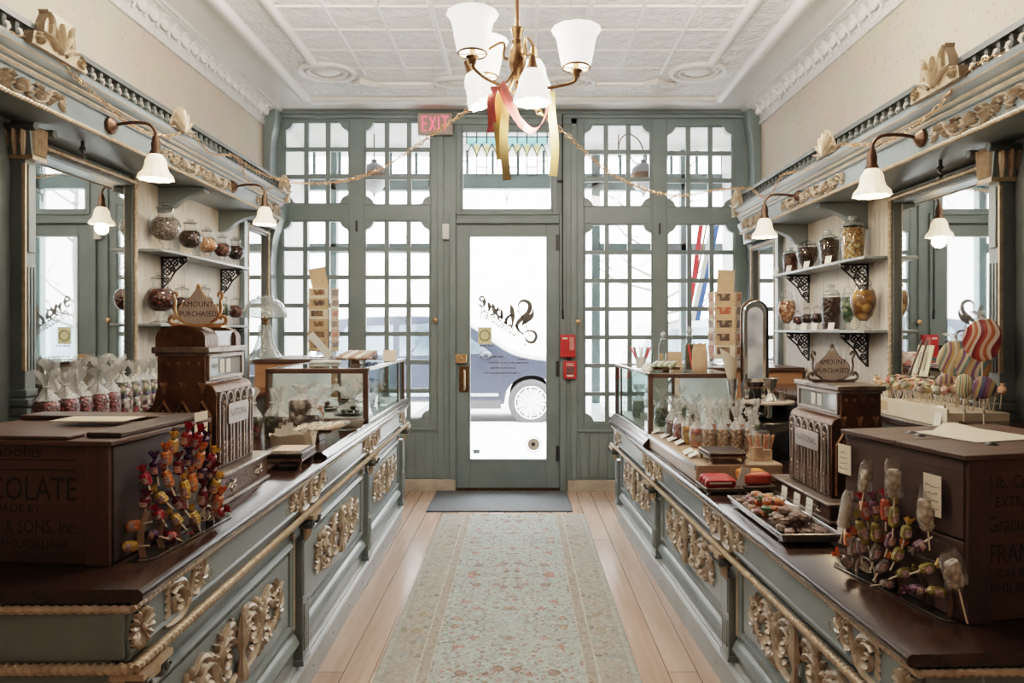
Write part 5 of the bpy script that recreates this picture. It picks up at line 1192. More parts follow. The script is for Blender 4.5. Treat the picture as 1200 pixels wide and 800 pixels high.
for py in (541, 553): tx.box(a-.46, -b+.0025, (663-py)*S, a-.088, -b+.003, (663-py)*S+.003)
part('crate_lettering', tx, INKB, cr, smooth=0)
solo('paper_sheet', MB().box(-.10, -.05, 0, .10, .05, .001), CREAM, 'cream sheet of paper lying on the lid of the left crate', 'paper', (*fo(-.22, .26), .91+chh+.0265), rzc+.05)
pc = MB(); pc.box(0, -.038, -.03, .0015, .03, .055); solo('price_card', pc, CREAM, 'cream card stuck on the end of the left crate beside the cash register', 'card', (*fo(.006, .372), 1.165), rzc)
# ================================================================== cash registers
def arcs(n=10, a0=0, a1=PI): return [a0+(a1-a0)*i/n for i in range(n+1)]
def register(label, loc, rz, wd, bw, base_h, domes):
    t = thing('cash_register', label, 'cash register', loc, rz); h = wd/2
    F_ = lambda a_, b_, hh: V(a_, hh, b_)
    b = MB(); b.box(-.40, -bw/2, .012, .035, bw/2, base_h-.012); part('drawer_base', b, REGB, t, bevel=.004)
    g = MB(); g.box(-.41, -bw/2-.01, 0, .045, bw/2+.01, .014); g.box(-.41, -bw/2-.012, base_h-.014, .05, bw/2+.012, base_h); part('base_moulding', g, REGS, t, bevel=.005)
    for y in (-bw*.28, bw*.28):
        o = MB()
        for k in range(5): a_ = 2*PI*k/5+.3; o.ribbon([(0, 0), (.016*math.cos(a_), .016*math.sin(a_)), (.028*math.cos(a_+.5), .028*math.sin(a_+.5))], .005, .006, lambda u, v, n, y=y: V(.035+n, y+u*1.3, base_h*.5+v*.8))
        o.ball((.035, y, base_h*.5), (.006, .009, .009), 8)
        part('base_ornament', o, REGH, t)
    B = base_h
    side = [(0, B), (.0, .335)]+[(-.03+.03*math.cos(q), .335+.035*math.sin(q)) for q in arcs(5, 0, PI/2)]+[(-.035, .38), (-.035, .468), (-.185, .468), (-.185, .36)]+[(p.x, p.y) for p in cat((-.19, .345, 0), (-.205, .30, 0), (-.26, .265, 0), (-.33, .225, 0), (-.375, .17, 0), (-.385, B, 0), n=4)]
    part('register_body', MB().prism(side, -h, h, F_), REGB, t, smooth=30, bevel=.003)
    top = MB(); top.box(-.20, -h-.008, .468, -.02, h+.008, .488); top.box(-.192, -h-.002, .458, -.028, h+.002, .468); part('top_slab', top, REGS, t, bevel=.004)
    # indicator window in the front of the neck
    wn = MB(); wn.box(-.036, -h+.028, .392, -.0335, h-.028, .452); w_ = part('indicator_window', wn, pm('indicator_glass', (.22,.25,.26), (.30,.33,.34), rough=.06), t, smooth=0)
    fr_ = MB(); 
    for q in ((-h+.01, .382, -h+.028, .462), (h-.028, .382, h-.01, .462), (-h+.01, .452, h-.01, .462), (-h+.01, .380, h-.01, .392)): fr_.box(-.036, q[0], q[1], -.026, q[2], q[3])
    part('window_frame', fr_, REGH, w_, bevel=.002)
    for k in range(2): part('indicator_flag', MB().box(-.0325, -.05+.05*k, .40, -.031, -.015+.05*k, .445), WHITEC, w_)
    # customer face: five gothic columns
    N_ = 5 if wd < .32 else 6
    dk = MB(); dk.box(0, -h+.008, B+.005, .002, h-.008, .345); part('face_ground', dk, REGD, t, smooth=0)
    for i in range(N_):
        y = -h+.012+(wd-.024)*(i+.5)/N_; hw = (wd-.024)/N_/2-.003; c = MB()
        c.tube([(.003, y-hw, B+.01), (.003, y-hw, .31)]+[(.003, y-hw*math.cos(q), .31+hw*1.25*math.sin(q)) for q in arcs(8)][1:-1]+[(.003, y+hw, .31), (.003, y+hw, B+.01)], .0042, 6)
        c.tube([(.004, y, B+.01), (.004, y, .300)], [.006, .004], 6); 
        for z_ in (.305, .28, B+.035, B+.055, B+.075):
            for s_ in (-1, 1): c.ribbon([(y, z_), (y+s_*hw*.5, z_+.008), (y+s_*hw*.55, z_-.008)], .0035, .006, lambda u, v, n: V(.003+n, u, v))
        part('gothic_column', c, REGH, t)
    pt = MB(); pw = wd*.56; pt.prism([(-pw/2, -.026), (-pw/2+.01, -.034), (pw/2-.01, -.034), (pw/2, -.026), (pw/2, .026), (pw/2-.01, .034), (-pw/2+.01, .034), (-pw/2, .026)], .006, .012, lambda a_, b_, hh: V(hh, a_, .268+b_))
    np = part('name_plate', pt, REGH, t, bevel=.002)
    lt = MB(); lettering(lt, 'NATIONAL', .034, lambda p, q: V(.0125, p, .258+q), 'CENTER', .92*pw/.17*.9); part('plate_lettering', lt, REGD, np, smooth=0)
    # ornament on both cheeks: gothic tracery, studs and leafwork
    for s_ in (-1, 1):
        c = MB(); f = lambda u, v, n, s_=s_: V(u, s_*(h+n), v)
        for cx_ in (-.045, -.105, -.165):
            c.ribbon([(cx_-.028, B+.01), (cx_-.028, .27)]+[(cx_-.026+.013*k, .27+.022*k) for k in range(1, 3)]+[(cx_, .318)]+[(cx_+.013*k, .318-.022*k) for k in range(1, 3)]+[(cx_+.028, .27), (cx_+.028, B+.01)], [.0042]*9, .008, f)
            for z_ in (.18, .235): 
                c.ribbon([(cx_+.014*math.cos(q), z_+.014*math.sin(q)) for q in [2*PI*k/10 for k in range(11)]], [.004]*11, .009, f); c.ball(f(cx_, z_, 0), .006, 6)
            for k in range(3): leaf(c, cx_, .262, PI/2+(k-1)*.8, .03, .006, .010, f, (k-1)*.5)
            leaf(c, cx_, .34, PI/2, .035, .008, .006, f, 0); leaf(c, cx_-.008, .355, .4, .03, .006, .006, f, .6); leaf(c, cx_+.008, .355, PI-.4, .03, .006, .006, f, -.6)
        for k in range(4): c.ball(f(-.055-.032*k, .435, 0), (.007, .003, .007), 8)
        c.ribbon(cat2((-.36, .15), (-.33, .20), (-.28, .235), (-.23, .262), n=4), [.006]*13, .008, f)
        for cx_, z_ in ((-.245, .19), (-.30, .165)): c.ribbon([(cx_+.02*math.cos(q), z_+.02*math.sin(q)) for q in [2*PI*k/12 for k in range(13)]], [.004]*13, .008, f)
        part('cheek_tracery', c, REGM, t)
    for r_ in range(3):
        for k in range(int(wd/.04)):
            y = -h+.03+k*(wd-.06)/(int(wd/.04)-1); x_ = -.235-.045*r_; z_ = .272-.026*r_
            part('key', MB().tube([(x_, y, z_-.01), (x_-.006, y, z_+.022)], .003, 5).lathe([(0, 0), (.010, 0), (.011, .004), (.009, .007), (0, .008)], 10, (x_-.006, y, z_+.022)), pm('register_key', (.60,.55,.48), (.10,.09,.085), scale=15, rough=.4, contrast=(.48,.52)), t)
    hn = MB().tube(cat((-.25, -h-.004, .20), (-.26, -h-.03, .205), (-.30, -h-.035, .165), n=4), [.010]*9, 8).ball((-.305, -h-.035, .155), (.016, .014, .018), 10).ball((-.25, -h-.012, .21), .020, 10); part('crank_handle', hn, REGH, t)
    z0 = .488
    if domes:
        for y0, y1 in ((-h, -h+.095), (h-.06, h-.02)):
            d = MB(); P = [(-.19, z0), (-.035, z0)]+[(-.1125+.0775*math.cos(q), z0+.03+.038*math.sin(q)) for q in arcs(8)]; d.prism(P, y0, y1, F_)
            for k in range(3): d.ball((-.07-.042*k, y0-.001, z0+.033), (.008, .004, .008), 8)
            part('top_dome', d, REGB, t, bevel=.003)
        rail = MB().box(-.06, -h+.095, z0, -.045, h-.06, z0+.05); part('top_rail', rail, SILVER, t)
        z0 += .062; xc, yc, sc_ = -.075, -h+.045, .92
    else: xc, yc, sc_ = -.09, 0, 1.0
    # topper sign in a scrolled crest
    s = MB(); half = cat2((0, 0), (.036, .004), (.058, .020), (.067, .046), (.060, .066), (.044, .078), (.027, .093), (.012, .113), (0, .130), n=4); P = half+[(-x, z_) for x, z_ in half[-2:0:-1]]
    P = [(x*sc_, z_*sc_) for x, z_ in P]
    sy_ = -1 if domes else 1; SF = lambda u, v, n: V(xc-sy_*u, yc+sy_*n, v)
    s.prism(P, -.006, .006, lambda a_, b_, hh: SF(a_, z0+.008+b_, hh)); sg = part('topper_sign', s, WHITESIGN, t, bevel=.002)
    f = MB()
    for q in (-1, 1):
        ff = lambda u, v, n, q=q: SF(q*u*sc_, z0+.008+v*sc_, .006+n)
        f.tube([ff(*p, -.004) for p in half], .0035, 6)
        f.tube([ff(*p, 0) for p in cat2((.046, .008), (.070, .026), (.080, .055), (.078, .082), (.086, .100), (.080, .112), (.071, .106), (.073, .097), n=5)], .0048, 6)
        f.tube([ff(*p, 0) for p in cat2((.02, .0), (.06, -.002), (.092, .004), (.098, .020), (.086, .030), (.078, .018), n=5)], .0058, 6)
    f.ball(SF(0, z0+.138*sc_, 0), (.009, .007, .014), 8); f.box(xc-.085*sc_, yc-.014, z0, xc+.085*sc_, yc+.014, z0+.010)
    part('crest_frame', f, COPPER if domes else REGS, sg)
    lt = MB(); 
    for s_, sz, z_, wx in (('AMOUNT', .026, .062, .9), ('PURCHASED', .023, .030, .95)): lettering(lt, s_, sz*1.05, lambda p, q: SF(p*sc_, z0+(.008+z_)*sc_+q, .0068), 'CENTER', wx)
    part('sign_lettering', lt, INK, sg, smooth=0)
    return t
WHITESIGN = pm('enamel_sign', (.86,.76,.69), (.70,.60,.54), scale=20, rough=.3)
register('antique brass cash register with a copper-framed crest sign, standing behind the left crate', (-.958, 2.295, .91), LROT, .30, .40, .10, True)
register('antique brass cash register with a pale crest sign, standing behind the right crate', (1.125, 2.66, .76), RROT+PI, .35, .48, .078, False)

# ================================================================== lollipops on acrylic stands
WR = {}
def wrapmat(n, c): WR[n] = pm('wrapper_'+n, c, tuple(x*.6 for x in c), scale=60, rough=.16, bump=.7, bscale=110, coat=.4)
for n, c in (('red', (.40,.022,.045)), ('yellow', (.80,.52,.12)), ('orange', (.80,.27,.09)), ('purple', (.07,.025,.11)), ('maroon', (.16,.015,.035)), ('olive', (.32,.27,.07)), ('grey', (.30,.25,.24)), ('salmon', (.55,.12,.07)), ('plum', (.20,.10,.16))): wrapmat(n, c)
def twist_mesh(seed):
    q = random.Random(seed); m = MB(); n = 14; vs = []
    for i in range(5):
        t = i/4; r = .0035+.0092*t**.8
        for j in range(n): a = 2*PI*j/n; f = 1+.35*t*math.sin(5*a+seed)+.2*t*math.sin(3*a); vs.append((r*f*math.cos(a), r*f*.55*math.sin(a), .020*t*(1+.2*math.sin(4*a+seed)*t)))
    return m.add(vs, [(i*n+j, i*n+(j+1) % n, (i+1)*n+(j+1) % n, (i+1)*n+j) for i in range(4) for j in range(n)])
POP = {}
def pop_protos(col, tcol):
    k = (col, tcol)
    if k not in POP:
        body = MB().lathe([(0, 0), (.005, .0015), (.0115, .006), (.0138, .014), (.014, .032), (.0115, .040), (.0048, .044), (0, .045)], 12, flute=lambda a, t: 1+.05*math.cos(5*a))
        lab = MB(); vs = []; 
        for i in range(5):
            for j in range(5): a = -.75+1.5*j/4; vs.append((.0146*math.sin(a), -.0146*math.cos(a), .013+.018*i/4))
        lab.add(vs, [(i*5+j, i*5+j+1, i*5+j+6, i*5+j+5) for i in range(4) for j in range(4)])
        POP[k] = (body.mesh('wrapper', WR[col]), twist_mesh(len(POP)+1).mesh('twist', WR[tcol], recalc=False), lab.mesh('paper_label', pm('pop_label', (.62,.52,.48), (.35,.15,.15), scale=160, rough=.5), recalc=False), MB().tube([(0, 0, .002), (0, 0, -.04)], .0021, 6).mesh('stick', WAX), MB().tube([(.005*math.cos(a), .005*math.sin(a), .0445) for a in [2*PI*i/10 for i in range(11)]], .0016, 5, cap=False).mesh('tie', INK))
    return POP[k]
def lollipop(label, B, T, col, tcol=None, group=None, sl=1.0, sc=1.0, cat_='lollipop'):
    d = (T-B); ln = d.length; d.normalize(); rot = d.to_track_quat('Z', 'Y').to_matrix()
    # turn the printed label towards the aisle/viewer
    want = V(0, -1, 0); yl = rot @ V(0, -1, 0); xl = rot @ V(1, 0, 0); ang = math.atan2(want.dot(xl), want.dot(yl)); rot = rot @ Matrix.Rotation(ang, 3, 'Z')
    t = thing('lollipop', label, cat_, B, 0, group); t.rotation_euler = rot.to_euler(); s = ln/.060*sc
    ms = pop_protos(col, tcol or col)
    for nm, me in zip(('wrapper', 'twist', 'paper_label', 'stick', 'tie'), ms):
        o = mkobj(nm, me, t); w_ = sc*.92
        if nm == 'stick': o.scale = (1, 1, sl*.6)
        elif nm == 'twist': o.location = (0, 0, .044*s); o.scale = (w_, w_, min(s, 1.15))
        elif nm == 'tie': o.scale = (w_, w_, s)
        else: o.scale = (w_, w_, s)
    return t
LP = [(450,35,428,150,'red'),(515,40,475,165,'red'),(375,80,365,180,'yellow'),(330,140,335,245,'orange'),(268,185,285,305,'purple'),(392,185,405,295,'maroon'),(450,160,450,255,'purple'),(525,135,490,265,'orange'),(540,75,525,150,'purple'),(590,160,545,260,'red'),
      (310,235,360,360,'orange'),(205,255,240,350,'red'),(262,365,335,440,'yellow'),(420,280,440,425,'yellow'),(460,245,475,385,'orange'),(590,235,555,310,'maroon'),(610,290,570,390,'yellow'),(525,320,525,470,'maroon'),(625,365,585,485,'orange'),(355,385,430,480,'maroon'),
      (225,385,225,465,'maroon'),(270,460,310,525,'red'),(345,480,410,550,'yellow'),(460,460,495,550,'yellow'),(100,575,205,550,'orange'),(75,670,190,665,'yellow'),(200,590,295,615,'purple'),(310,590,385,625,'red'),(395,635,485,605,'red'),(650,470,590,510,'red'),(530,230,515,320,'purple')]
LABL = ['leftmost of the two tall red twisted pops at the top of the fan', 'right one of the two tall red twisted pops at the top of the fan', 'uppermost yellow pop of the left fan', 'uppermost orange pop left of the tall red ones', 'dark purple pop at the upper left edge of the fan', 'maroon pop beneath the uppermost orange one', 'dark purple pop right below the tall red pair', 'long orange pop leaning right near the top', 'small purple pop at the upper right of the fan', 'red pop at the upper right edge of the fan',
        'orange pop in the upper left of the fan middle', 'red pop pointing out on the left edge of the fan', 'yellow pop slanting left under the red edge pop', 'upright yellow pop in the middle of the fan', 'upright orange pop just right of the middle yellow one', 'small maroon pop on the right side of the fan', 'yellow pop leaning right on the right edge', 'large maroon pop standing on the right half', 'orange pop leaning right above the toy wheel', 'maroon pop slanting left in the middle of the fan',
        'short maroon pop on the left side above the red one', 'red pop on the lower left of the fan', 'yellow pop slanting left in the lower middle', 'yellow pop just left of the toy wheel', 'orange pop pointing left, lowest but one on the left', 'yellow pop lying flat at the bottom left', 'purple pop lying flat near the bottom', 'red pop lying flat in the bottom middle', 'red pop lying flat just left of the wheel', 'red pop pointing right over the wheel', 'dark purple pop in the right half behind the yellow']
GL = 'lollipops fanned out on the left stand'
for (tx_, ty_, bx_, by_, c), lb in zip(LP, LABL):
    pb, pt_ = (120+bx_*.225, 490+by_*.225), (120+tx_*.225, 490+ty_*.225)
    Yb = 1.575+(pb[0]-150)/125*.38; Yt = Yb+.012*(pt_[1]-pb[1])/25-.006
    lollipop(lb.replace('pop', 'wrapped lollipop', 1) if 'fan' in lb else lb.replace('pop', 'wrapped lollipop', 1)+' of the left fan', W(*pb, Yb), W(*pt_, Yt), c, 'yellow' if lb.startswith('red pop at the upper') else None, GL)
def popstand(sg, label, loc, rz, LEN, wd=.055):
    """loc: near end of the base, local y runs along the counter, aisle side at local x=0"""
    t = thing('lollipop_stand', label, 'stand', loc, rz)
    P = [(-wd, .0), (-.03, 0)]+[(-.03+.03*math.sin(q), .03-.03*math.cos(q)) for q in arcs(5, 0, PI/2)]+[(0, LEN-.02), (-.02, LEN), (-wd, LEN)]
    part('base_plate', MB().prism([(sg*a_, b_) for a_, b_ in P], 0, .004), ACRY, t, smooth=0)
    part('base_edge', MB().tube([(sg*a_, b_, .004) for a_, b_ in P[1:-1]], .0018, 5), SILVER, t)
    for k, hk in enumerate((.105, .075, .05, .045)):
        y = .02+k*(LEN-.09)/4.2; part('leg', MB().strip([(-sg*(wd*.55+.010*math.sin(3*q)), y+.018*q*q, .004+hk*q) for q in [i/6 for i in range(7)]], .016, (1, .2, 0)), pm('acrylic_leg', (.30,.20,.14), (.24,.16,.11), rough=.3), t, recalc=False)
    for z_ in (.06, .12, .175): part('crossbar', MB().tube([(-sg*(wd*.75), .02, z_), (-sg*(wd*.75), LEN-.03, z_)], .0035, 6), ACRY, t)
    for y in (.03, LEN-.04): part('upright', MB().tube([(-sg*wd*.75, y, .004), (-sg*wd*.75, y, .18)], .004, 6), ACRY, t)
    yw = LEN*.70
    wl = MB(); 
    rr_ = .034; c_ = V(-sg*.02, yw, .004)
    wl.tube([c_+V(0, rr_*1.1*math.cos(q), .012+rr_*1.25*math.sin(q)) for q in arcs(12, 0, PI)]+[c_+V(0, -rr_*1.1, 0)], .0028, 6); wl.tube([c_+V(0, rr_*1.1, .0), c_+V(0, rr_*1.1, .014)], .0028, 6)
    for q in arcs(6, .3, PI-.3): wl.tube([c_+V(0, .006*math.cos(q), .016), c_+V(0, rr_*.7*math.cos(q), .014+rr_*.85*math.sin(q))], .0022, 5)
    part('half_wheel', wl, pm('pale_wheel', (.52,.46,.38), (.44,.38,.3), rough=.4), t)
    return t
popstand(1, 'clear acrylic stand with a small half wheel holding the left fan of lollipops', (-.862, 1.590, .91), math.radians(-4.4), .40)

# ================================================================== sweets and stands further down the left counter
def orn_riser(label, loc, rz, w, d, h, pad=None):
    t = thing('ornate_riser', label, 'stand', loc, rz)
    part('riser_top', MB().box(-w/2, -d/2, h*.62, w/2, d/2, h), REGD, t, bevel=.003)
    g = MB(); 
    for y in (-d/2, d/2): g.rope((-w/2, y, h*.92), (w/2, y, h*.92), .005, .012, 6)
    for x in (-w/2, w/2): g.rope((x, -d/2, h*.92), (x, d/2, h*.92), .005, .012, 6)
    g.box(-w/2-.004, -d/2-.004, h*.5, w/2+.004, d/2+.004, h*.64); part('beaded_edge', g, REGS, t)
    for x in (-w/2+.01, w/2-.01):
        for y in (-d/2+.01, d/2-.01): part('foot', MB().lathe([(0, 0), (.009, 0), (.006, h*.2), (.011, h*.4), (.013, h*.55), (0, h*.55)], 10, (x, y, 0)), REGS, t)
    if pad: part('velvet_pad', MB().box(-w*.3, -d*.36, h, w*.42, d*.36, h+.004), pad, t, bevel=.002)
    return t
orn_riser('small ornate beaded riser with a pale pad on the left counter past the register', (-.925, 2.725, .91), LROT, .155, .18, .068, pm('pale_pad', (.62,.48,.38), (.56,.42,.33), rough=.8))
bk = thing('paper_basket', 'cream paper basket with a scalloped rim on the left counter behind the ornate riser', 'basket', (-.985, 2.96, .942), LROT)
m = MB(); n = 40; vs = []
for i in range(4):
    for j in range(n):
        a_ = 2*PI*j/n; s_ = 1+.12*i/3; z_ = [0, .02, .045, .062+.006*math.sin(8*a_)][i]; vs.append((.085*s_*math.copysign(abs(math.cos(a_))**.5, math.cos(a_)), .055*s_*math.copysign(abs(math.sin(a_))**.5, math.sin(a_)), z_))
m.add(vs, [(i*n+j, i*n+(j+1) % n, (i+1)*n+(j+1) % n, (i+1)*n+j) for i in range(3) for j in range(n)]+[tuple(range(n-1, -1, -1))])
part('basket_side', m, CREAM, bk, smooth=60); part('price_tag', MB().box(.075, -.064, .0, .105, -.062, .06, Matrix.Rotation(-.2, 4, 'Y')), CREAM, bk)
for i, dx in enumerate((-.075, -.045, -.018, .045)):
    m = MB(); m.box(-.014, -.001, 0, .014, .001, .062+.012*(i % 3), Matrix.Rotation(.15-.1*i, 4, 'Y')); solo('paper_packet', m, WHITEC, ('first', 'second', 'third', 'last')[i]+' white paper packet from the left, standing in the cream paper basket', 'packet', (-.985+dx, 2.965+.006*i, .962), LROT, group='white packets in the paper basket')
def footed_tray(label, loc, rz, w, d, h, mat):
    t = thing('footed_tray', label, 'tray', loc, rz)
    m = MB(); m.prism([(-w*.44, 0), (w*.44, 0), (w/2, .018), (w*.485, .018), (w*.43, .006), (-w*.43, .006), (-w*.485, .018), (-w/2, .018)], -d/2, d/2, lambda a_, b_, hh: V(a_, hh, h-.018+b_)); part('tray_dish', m, mat, t, bevel=.002)
    part('tray_foot', MB().prism([(-w*.12, 0), (w*.12, 0), (w*.09, h*.5), (w*.14, h-.018), (-w*.14, h-.018), (-w*.09, h*.5)], -d*.3, d*.3, lambda a_, b_, hh: V(a_, hh, b_)), mat, t, bevel=.003); return t
TRAYW = wood('tray_wood', (.14,.07,.035), (.22,.12,.06), scale=5, axis=0, rough=.4)
footed_tray('wooden footed tray piled with cellophane-wrapped cookies on the left counter', (-.94, 3.17, .942), LROT, .18, .17, .06, TRAYW)
COOK = pm('pale_cookie', (.62,.44,.28), (.70,.55,.38), scale=40, rough=.7)
def packet(label, loc, rot, l, w, h, inner, group=None, nm='cookie_packet', cat_='packet', tails=True):
    t = thing(nm, label, cat_, loc, 0, group); t.rotation_euler = rot
    part('filling', superblock(l*.62, w*.8, h*.8), inner, t, smooth=60)
    m = MB(); ks = 13; vs = []
    for i in range(ks):
        u = -l/2+l*i/(ks-1); e = abs(u)/(l/2); env = (1-e**4)*.95+.05; wv_ = 1+.25*(e > .75)
        for j in range(12): a_ = 2*PI*j/12; vs.append((u, w/2*(env**.3 if e < .8 else .75)*wv_*math.cos(a_), h*.42+h/2*env*math.sin(a_)*(1+.1*math.sin(7*u/l*PI+j))))
    m.add(vs, [(i*12+j, i*12+(j+1) % 12, (i+1)*12+(j+1) % 12, (i+1)*12+j) for i in range(ks-1) for j in range(12)]); part('cellophane', m, CELLO, t, smooth=60); return t
for i, (dx, dy, rz_) in enumerate(((-.065, -.02, 1.2), (-.03, .01, 1.35), (.005, -.01, 1.2), (.04, .0, 1.0), (.075, .015, .9))):
    packet(('leftmost', 'second', 'middle', 'fourth', 'rightmost')[i]+' cellophane packet of pale cookies lying on the wooden footed tray', (-.94+dx, 3.15+dy, .985+.002*i), (.15, -.18, rz_), .17, .05, .034, COOK, 'cookie packets on the footed tray')
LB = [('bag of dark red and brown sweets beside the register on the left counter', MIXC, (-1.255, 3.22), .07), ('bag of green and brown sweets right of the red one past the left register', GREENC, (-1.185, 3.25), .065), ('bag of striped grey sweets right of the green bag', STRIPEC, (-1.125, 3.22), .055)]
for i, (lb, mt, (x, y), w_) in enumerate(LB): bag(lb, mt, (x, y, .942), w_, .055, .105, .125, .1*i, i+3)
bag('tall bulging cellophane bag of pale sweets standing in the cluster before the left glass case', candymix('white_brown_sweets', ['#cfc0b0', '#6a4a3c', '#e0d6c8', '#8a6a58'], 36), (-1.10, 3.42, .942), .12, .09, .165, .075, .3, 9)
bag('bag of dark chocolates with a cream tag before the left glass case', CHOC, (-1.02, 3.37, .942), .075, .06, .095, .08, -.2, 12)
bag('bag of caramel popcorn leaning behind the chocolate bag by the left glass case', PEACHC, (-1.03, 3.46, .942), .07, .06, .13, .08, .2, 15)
wn = MB(); wn.box(-.06, -.04, 0, .06, .04, .001, Matrix.Rotation(-.7, 4, 'X')); solo('price_card', wn, WHITEC, 'white price card tilted in front of the left glass case', 'card', (-.86, 3.47, .972), .5)
# sweets in the left case: plates heaped with truffles
TRUF = MB().ball((0, 0, .012), (.016, .016, .013), 10); TRM = [TRUF.mesh('truffle', pm('dark_truffle', (.035,.018,.013), (.06,.03,.02), scale=50, rough=.5)), TRUF.mesh('truffle', pm('frosted_truffle', (.55,.50,.45), (.16,.09,.07), scale=60, rough=.6))]
PLATE = MB().lathe([(0, 0), (.05, 0), (.075, .008), (.095, .014), (.094, .017), (.07, .011), (0, .008)], 28)
for i, (x, y, lb, z_) in enumerate(((-1.19, 4.16, 'rear left', .025), (-.98, 3.94, 'front', .025), (-.93, 4.28, 'rear right', .025), (-1.17, 4.62, 'far', .025))):
    solo('plate', PLATE, SILVER, f'silver plate heaped with truffles, the {lb} one in the left glass case', 'plate', (x, y, .942+z_)); q = random.Random(i)
    for k in range(11):
        a_ = 2.4*k; r_ = (.022*math.sqrt(k)) if k < 8 else .022*(k-7); zz = .942+z_+.011 + (.022 if k >= 8 else 0)
        o = mkobj('truffle', TRM[(i+k) % 2 if i != 1 else 0]); o.location = (x+r_*math.cos(a_), y+r_*math.sin(a_), zz); tag(o, f'round chocolate truffle heaped on the {lb} silver plate in the left case', 'chocolate', f'truffles on the {lb} plate')
    g_ = gather(.15, .14, 0, .12, 20+i, flare=1.0); solo('cellophane_wrap', g_, CELLOF, f'crumpled cellophane draped over the {lb} plate in the left case', 'wrap', (x, y, .942+z_+.03), recalc=False)
# on top of the left case
ZT = .942+.300
footed_tray('shallow wooden footed tray of wrapped bars on top of the left glass case', (-1.01, 4.22, ZT), LROT, .24, .15, .05, TRAYW)
BARM = pm('bar_wrapper', (.55,.44,.38), (.30,.16,.12), scale=35, rough=.3)
for i in range(5):
    m = superblock(.15, .038, .022, seed=i); o = solo('candy_bar', m, BARM if i % 2 == 0 else WHITEC, ('leftmost', 'second', 'middle', 'fourth', 'rightmost')[i]+' wrapped bar on the wooden tray on the left glass case', 'candy bar', (-1.085+.038*i, 4.22, ZT+.046), 0, 'bars on the left case tray', smooth=60); o.rotation_euler = (.0, -.30, 1.15)
m = MB(); m.box(-.09, -.001, 0, .09, .001, .045); o = solo('menu_card', m, WHITEC, 'long white card leaning on the top of the left glass case', 'card', (-1.205, 4.05, ZT+.105)); o.rotation_euler = (.2, .86, .25)
m = MB().box(-.045, -.001, 0, .045, .001, .075, Matrix.Rotation(-.15, 4, 'X')); solo('small_card', m, CREAM, 'small tan card standing at the far end of the left glass case top', 'card', (-.885, 4.62, ZT+.001), .2)
m = MB().ball((0, 0, .035), (.03, .022, .035), 10); m.ball((.045, 0, .028), (.024, .02, .028), 10); solo('blue_sweet_dish', m, pm('blue_foil', (.05,.10,.30), (.30,.36,.45), scale=30, rough=.25, metal=.4), 'little blue and white foil sweets at the far end of the left case top', 'sweets', (-1.05, 4.72, ZT))
solo('card_stack', MB().box(-.09, -.07, 0, .09, .07, .012), WHITEC, 'flat stack of white leaflets on the left glass case top', 'leaflets', (-1.27, 4.45, ZT), .15, bevel=.002)

# ================================================================== pressed glass lamp and postcard racks
gl = thing('glass_lamp', 'pressed glass table lamp with a domed glass shade on the left oak cabinet', 'lamp', (-1.975, 5.28, 1.232))
fl_ = lambda k, a_: (lambda a, t: 1+a_*math.cos(k*a))
part('lamp_base', MB().lathe([(0, 0), (.125, 0), (.128, .012), (.105, .035), (.075, .09), (.055, .16), (.046, .235), (.040, .262), (0, .265)], 36, flute=fl_(12, .05)), CRYST, gl)
part('lamp_neck', MB().lathe([(0, .262), (.018, .262), (.022, .275), (.014, .29), (.022, .30), (.012, .33), (0, .345)], 16).tube(cat((0, 0, .30), (.05, 0, .315), (.095, 0, .325), n=4), .005, 6).tube(cat((0, 0, .30), (-.05, 0, .315), (-.095, 0, .325), n=4), .005, 6), BRASS, gl)
part('lamp_shade', MB().shell([(.165, .315), (.163, .345), (.152, .385), (.130, .425), (.095, .455), (.060, .470), (.062, .478), (.058, .484)], 40, flute=lambda a, t: 1+(.02*math.cos(16*a) if t > .05 else .035*math.cos(20*a))), CRYST, gl, smooth=60)
PHOTO = [pm(f'postcard_{i}', a_, b_, scale=17, rough=.6, contrast=(.46, .56), detail=1) for i, (a_, b_) in enumerate((((.60,.43,.28), (.10,.07,.05)), ((.58,.40,.25), (.25,.15,.09)), ((.62,.46,.32), (.35,.10,.06)), ((.50,.34,.22), (.08,.06,.05)), ((.55,.42,.30), (.30,.20,.12)), ((.34,.05,.05), (.55,.38,.24))))]
CARDT = pm('tan_card', (.58,.42,.27), (.52,.37,.23), scale=20, rough=.7)
PICS = [pm(f'printed_picture_{i}', a_, b_, scale=30, rough=.6, contrast=(.44, .56)) for i, (a_, b_) in enumerate((((.07,.05,.04), (.40,.27,.17)), ((.16,.08,.05), (.52,.36,.22)), ((.38,.09,.05), (.50,.34,.2)), ((.20,.13,.08), (.08,.06,.05))))]
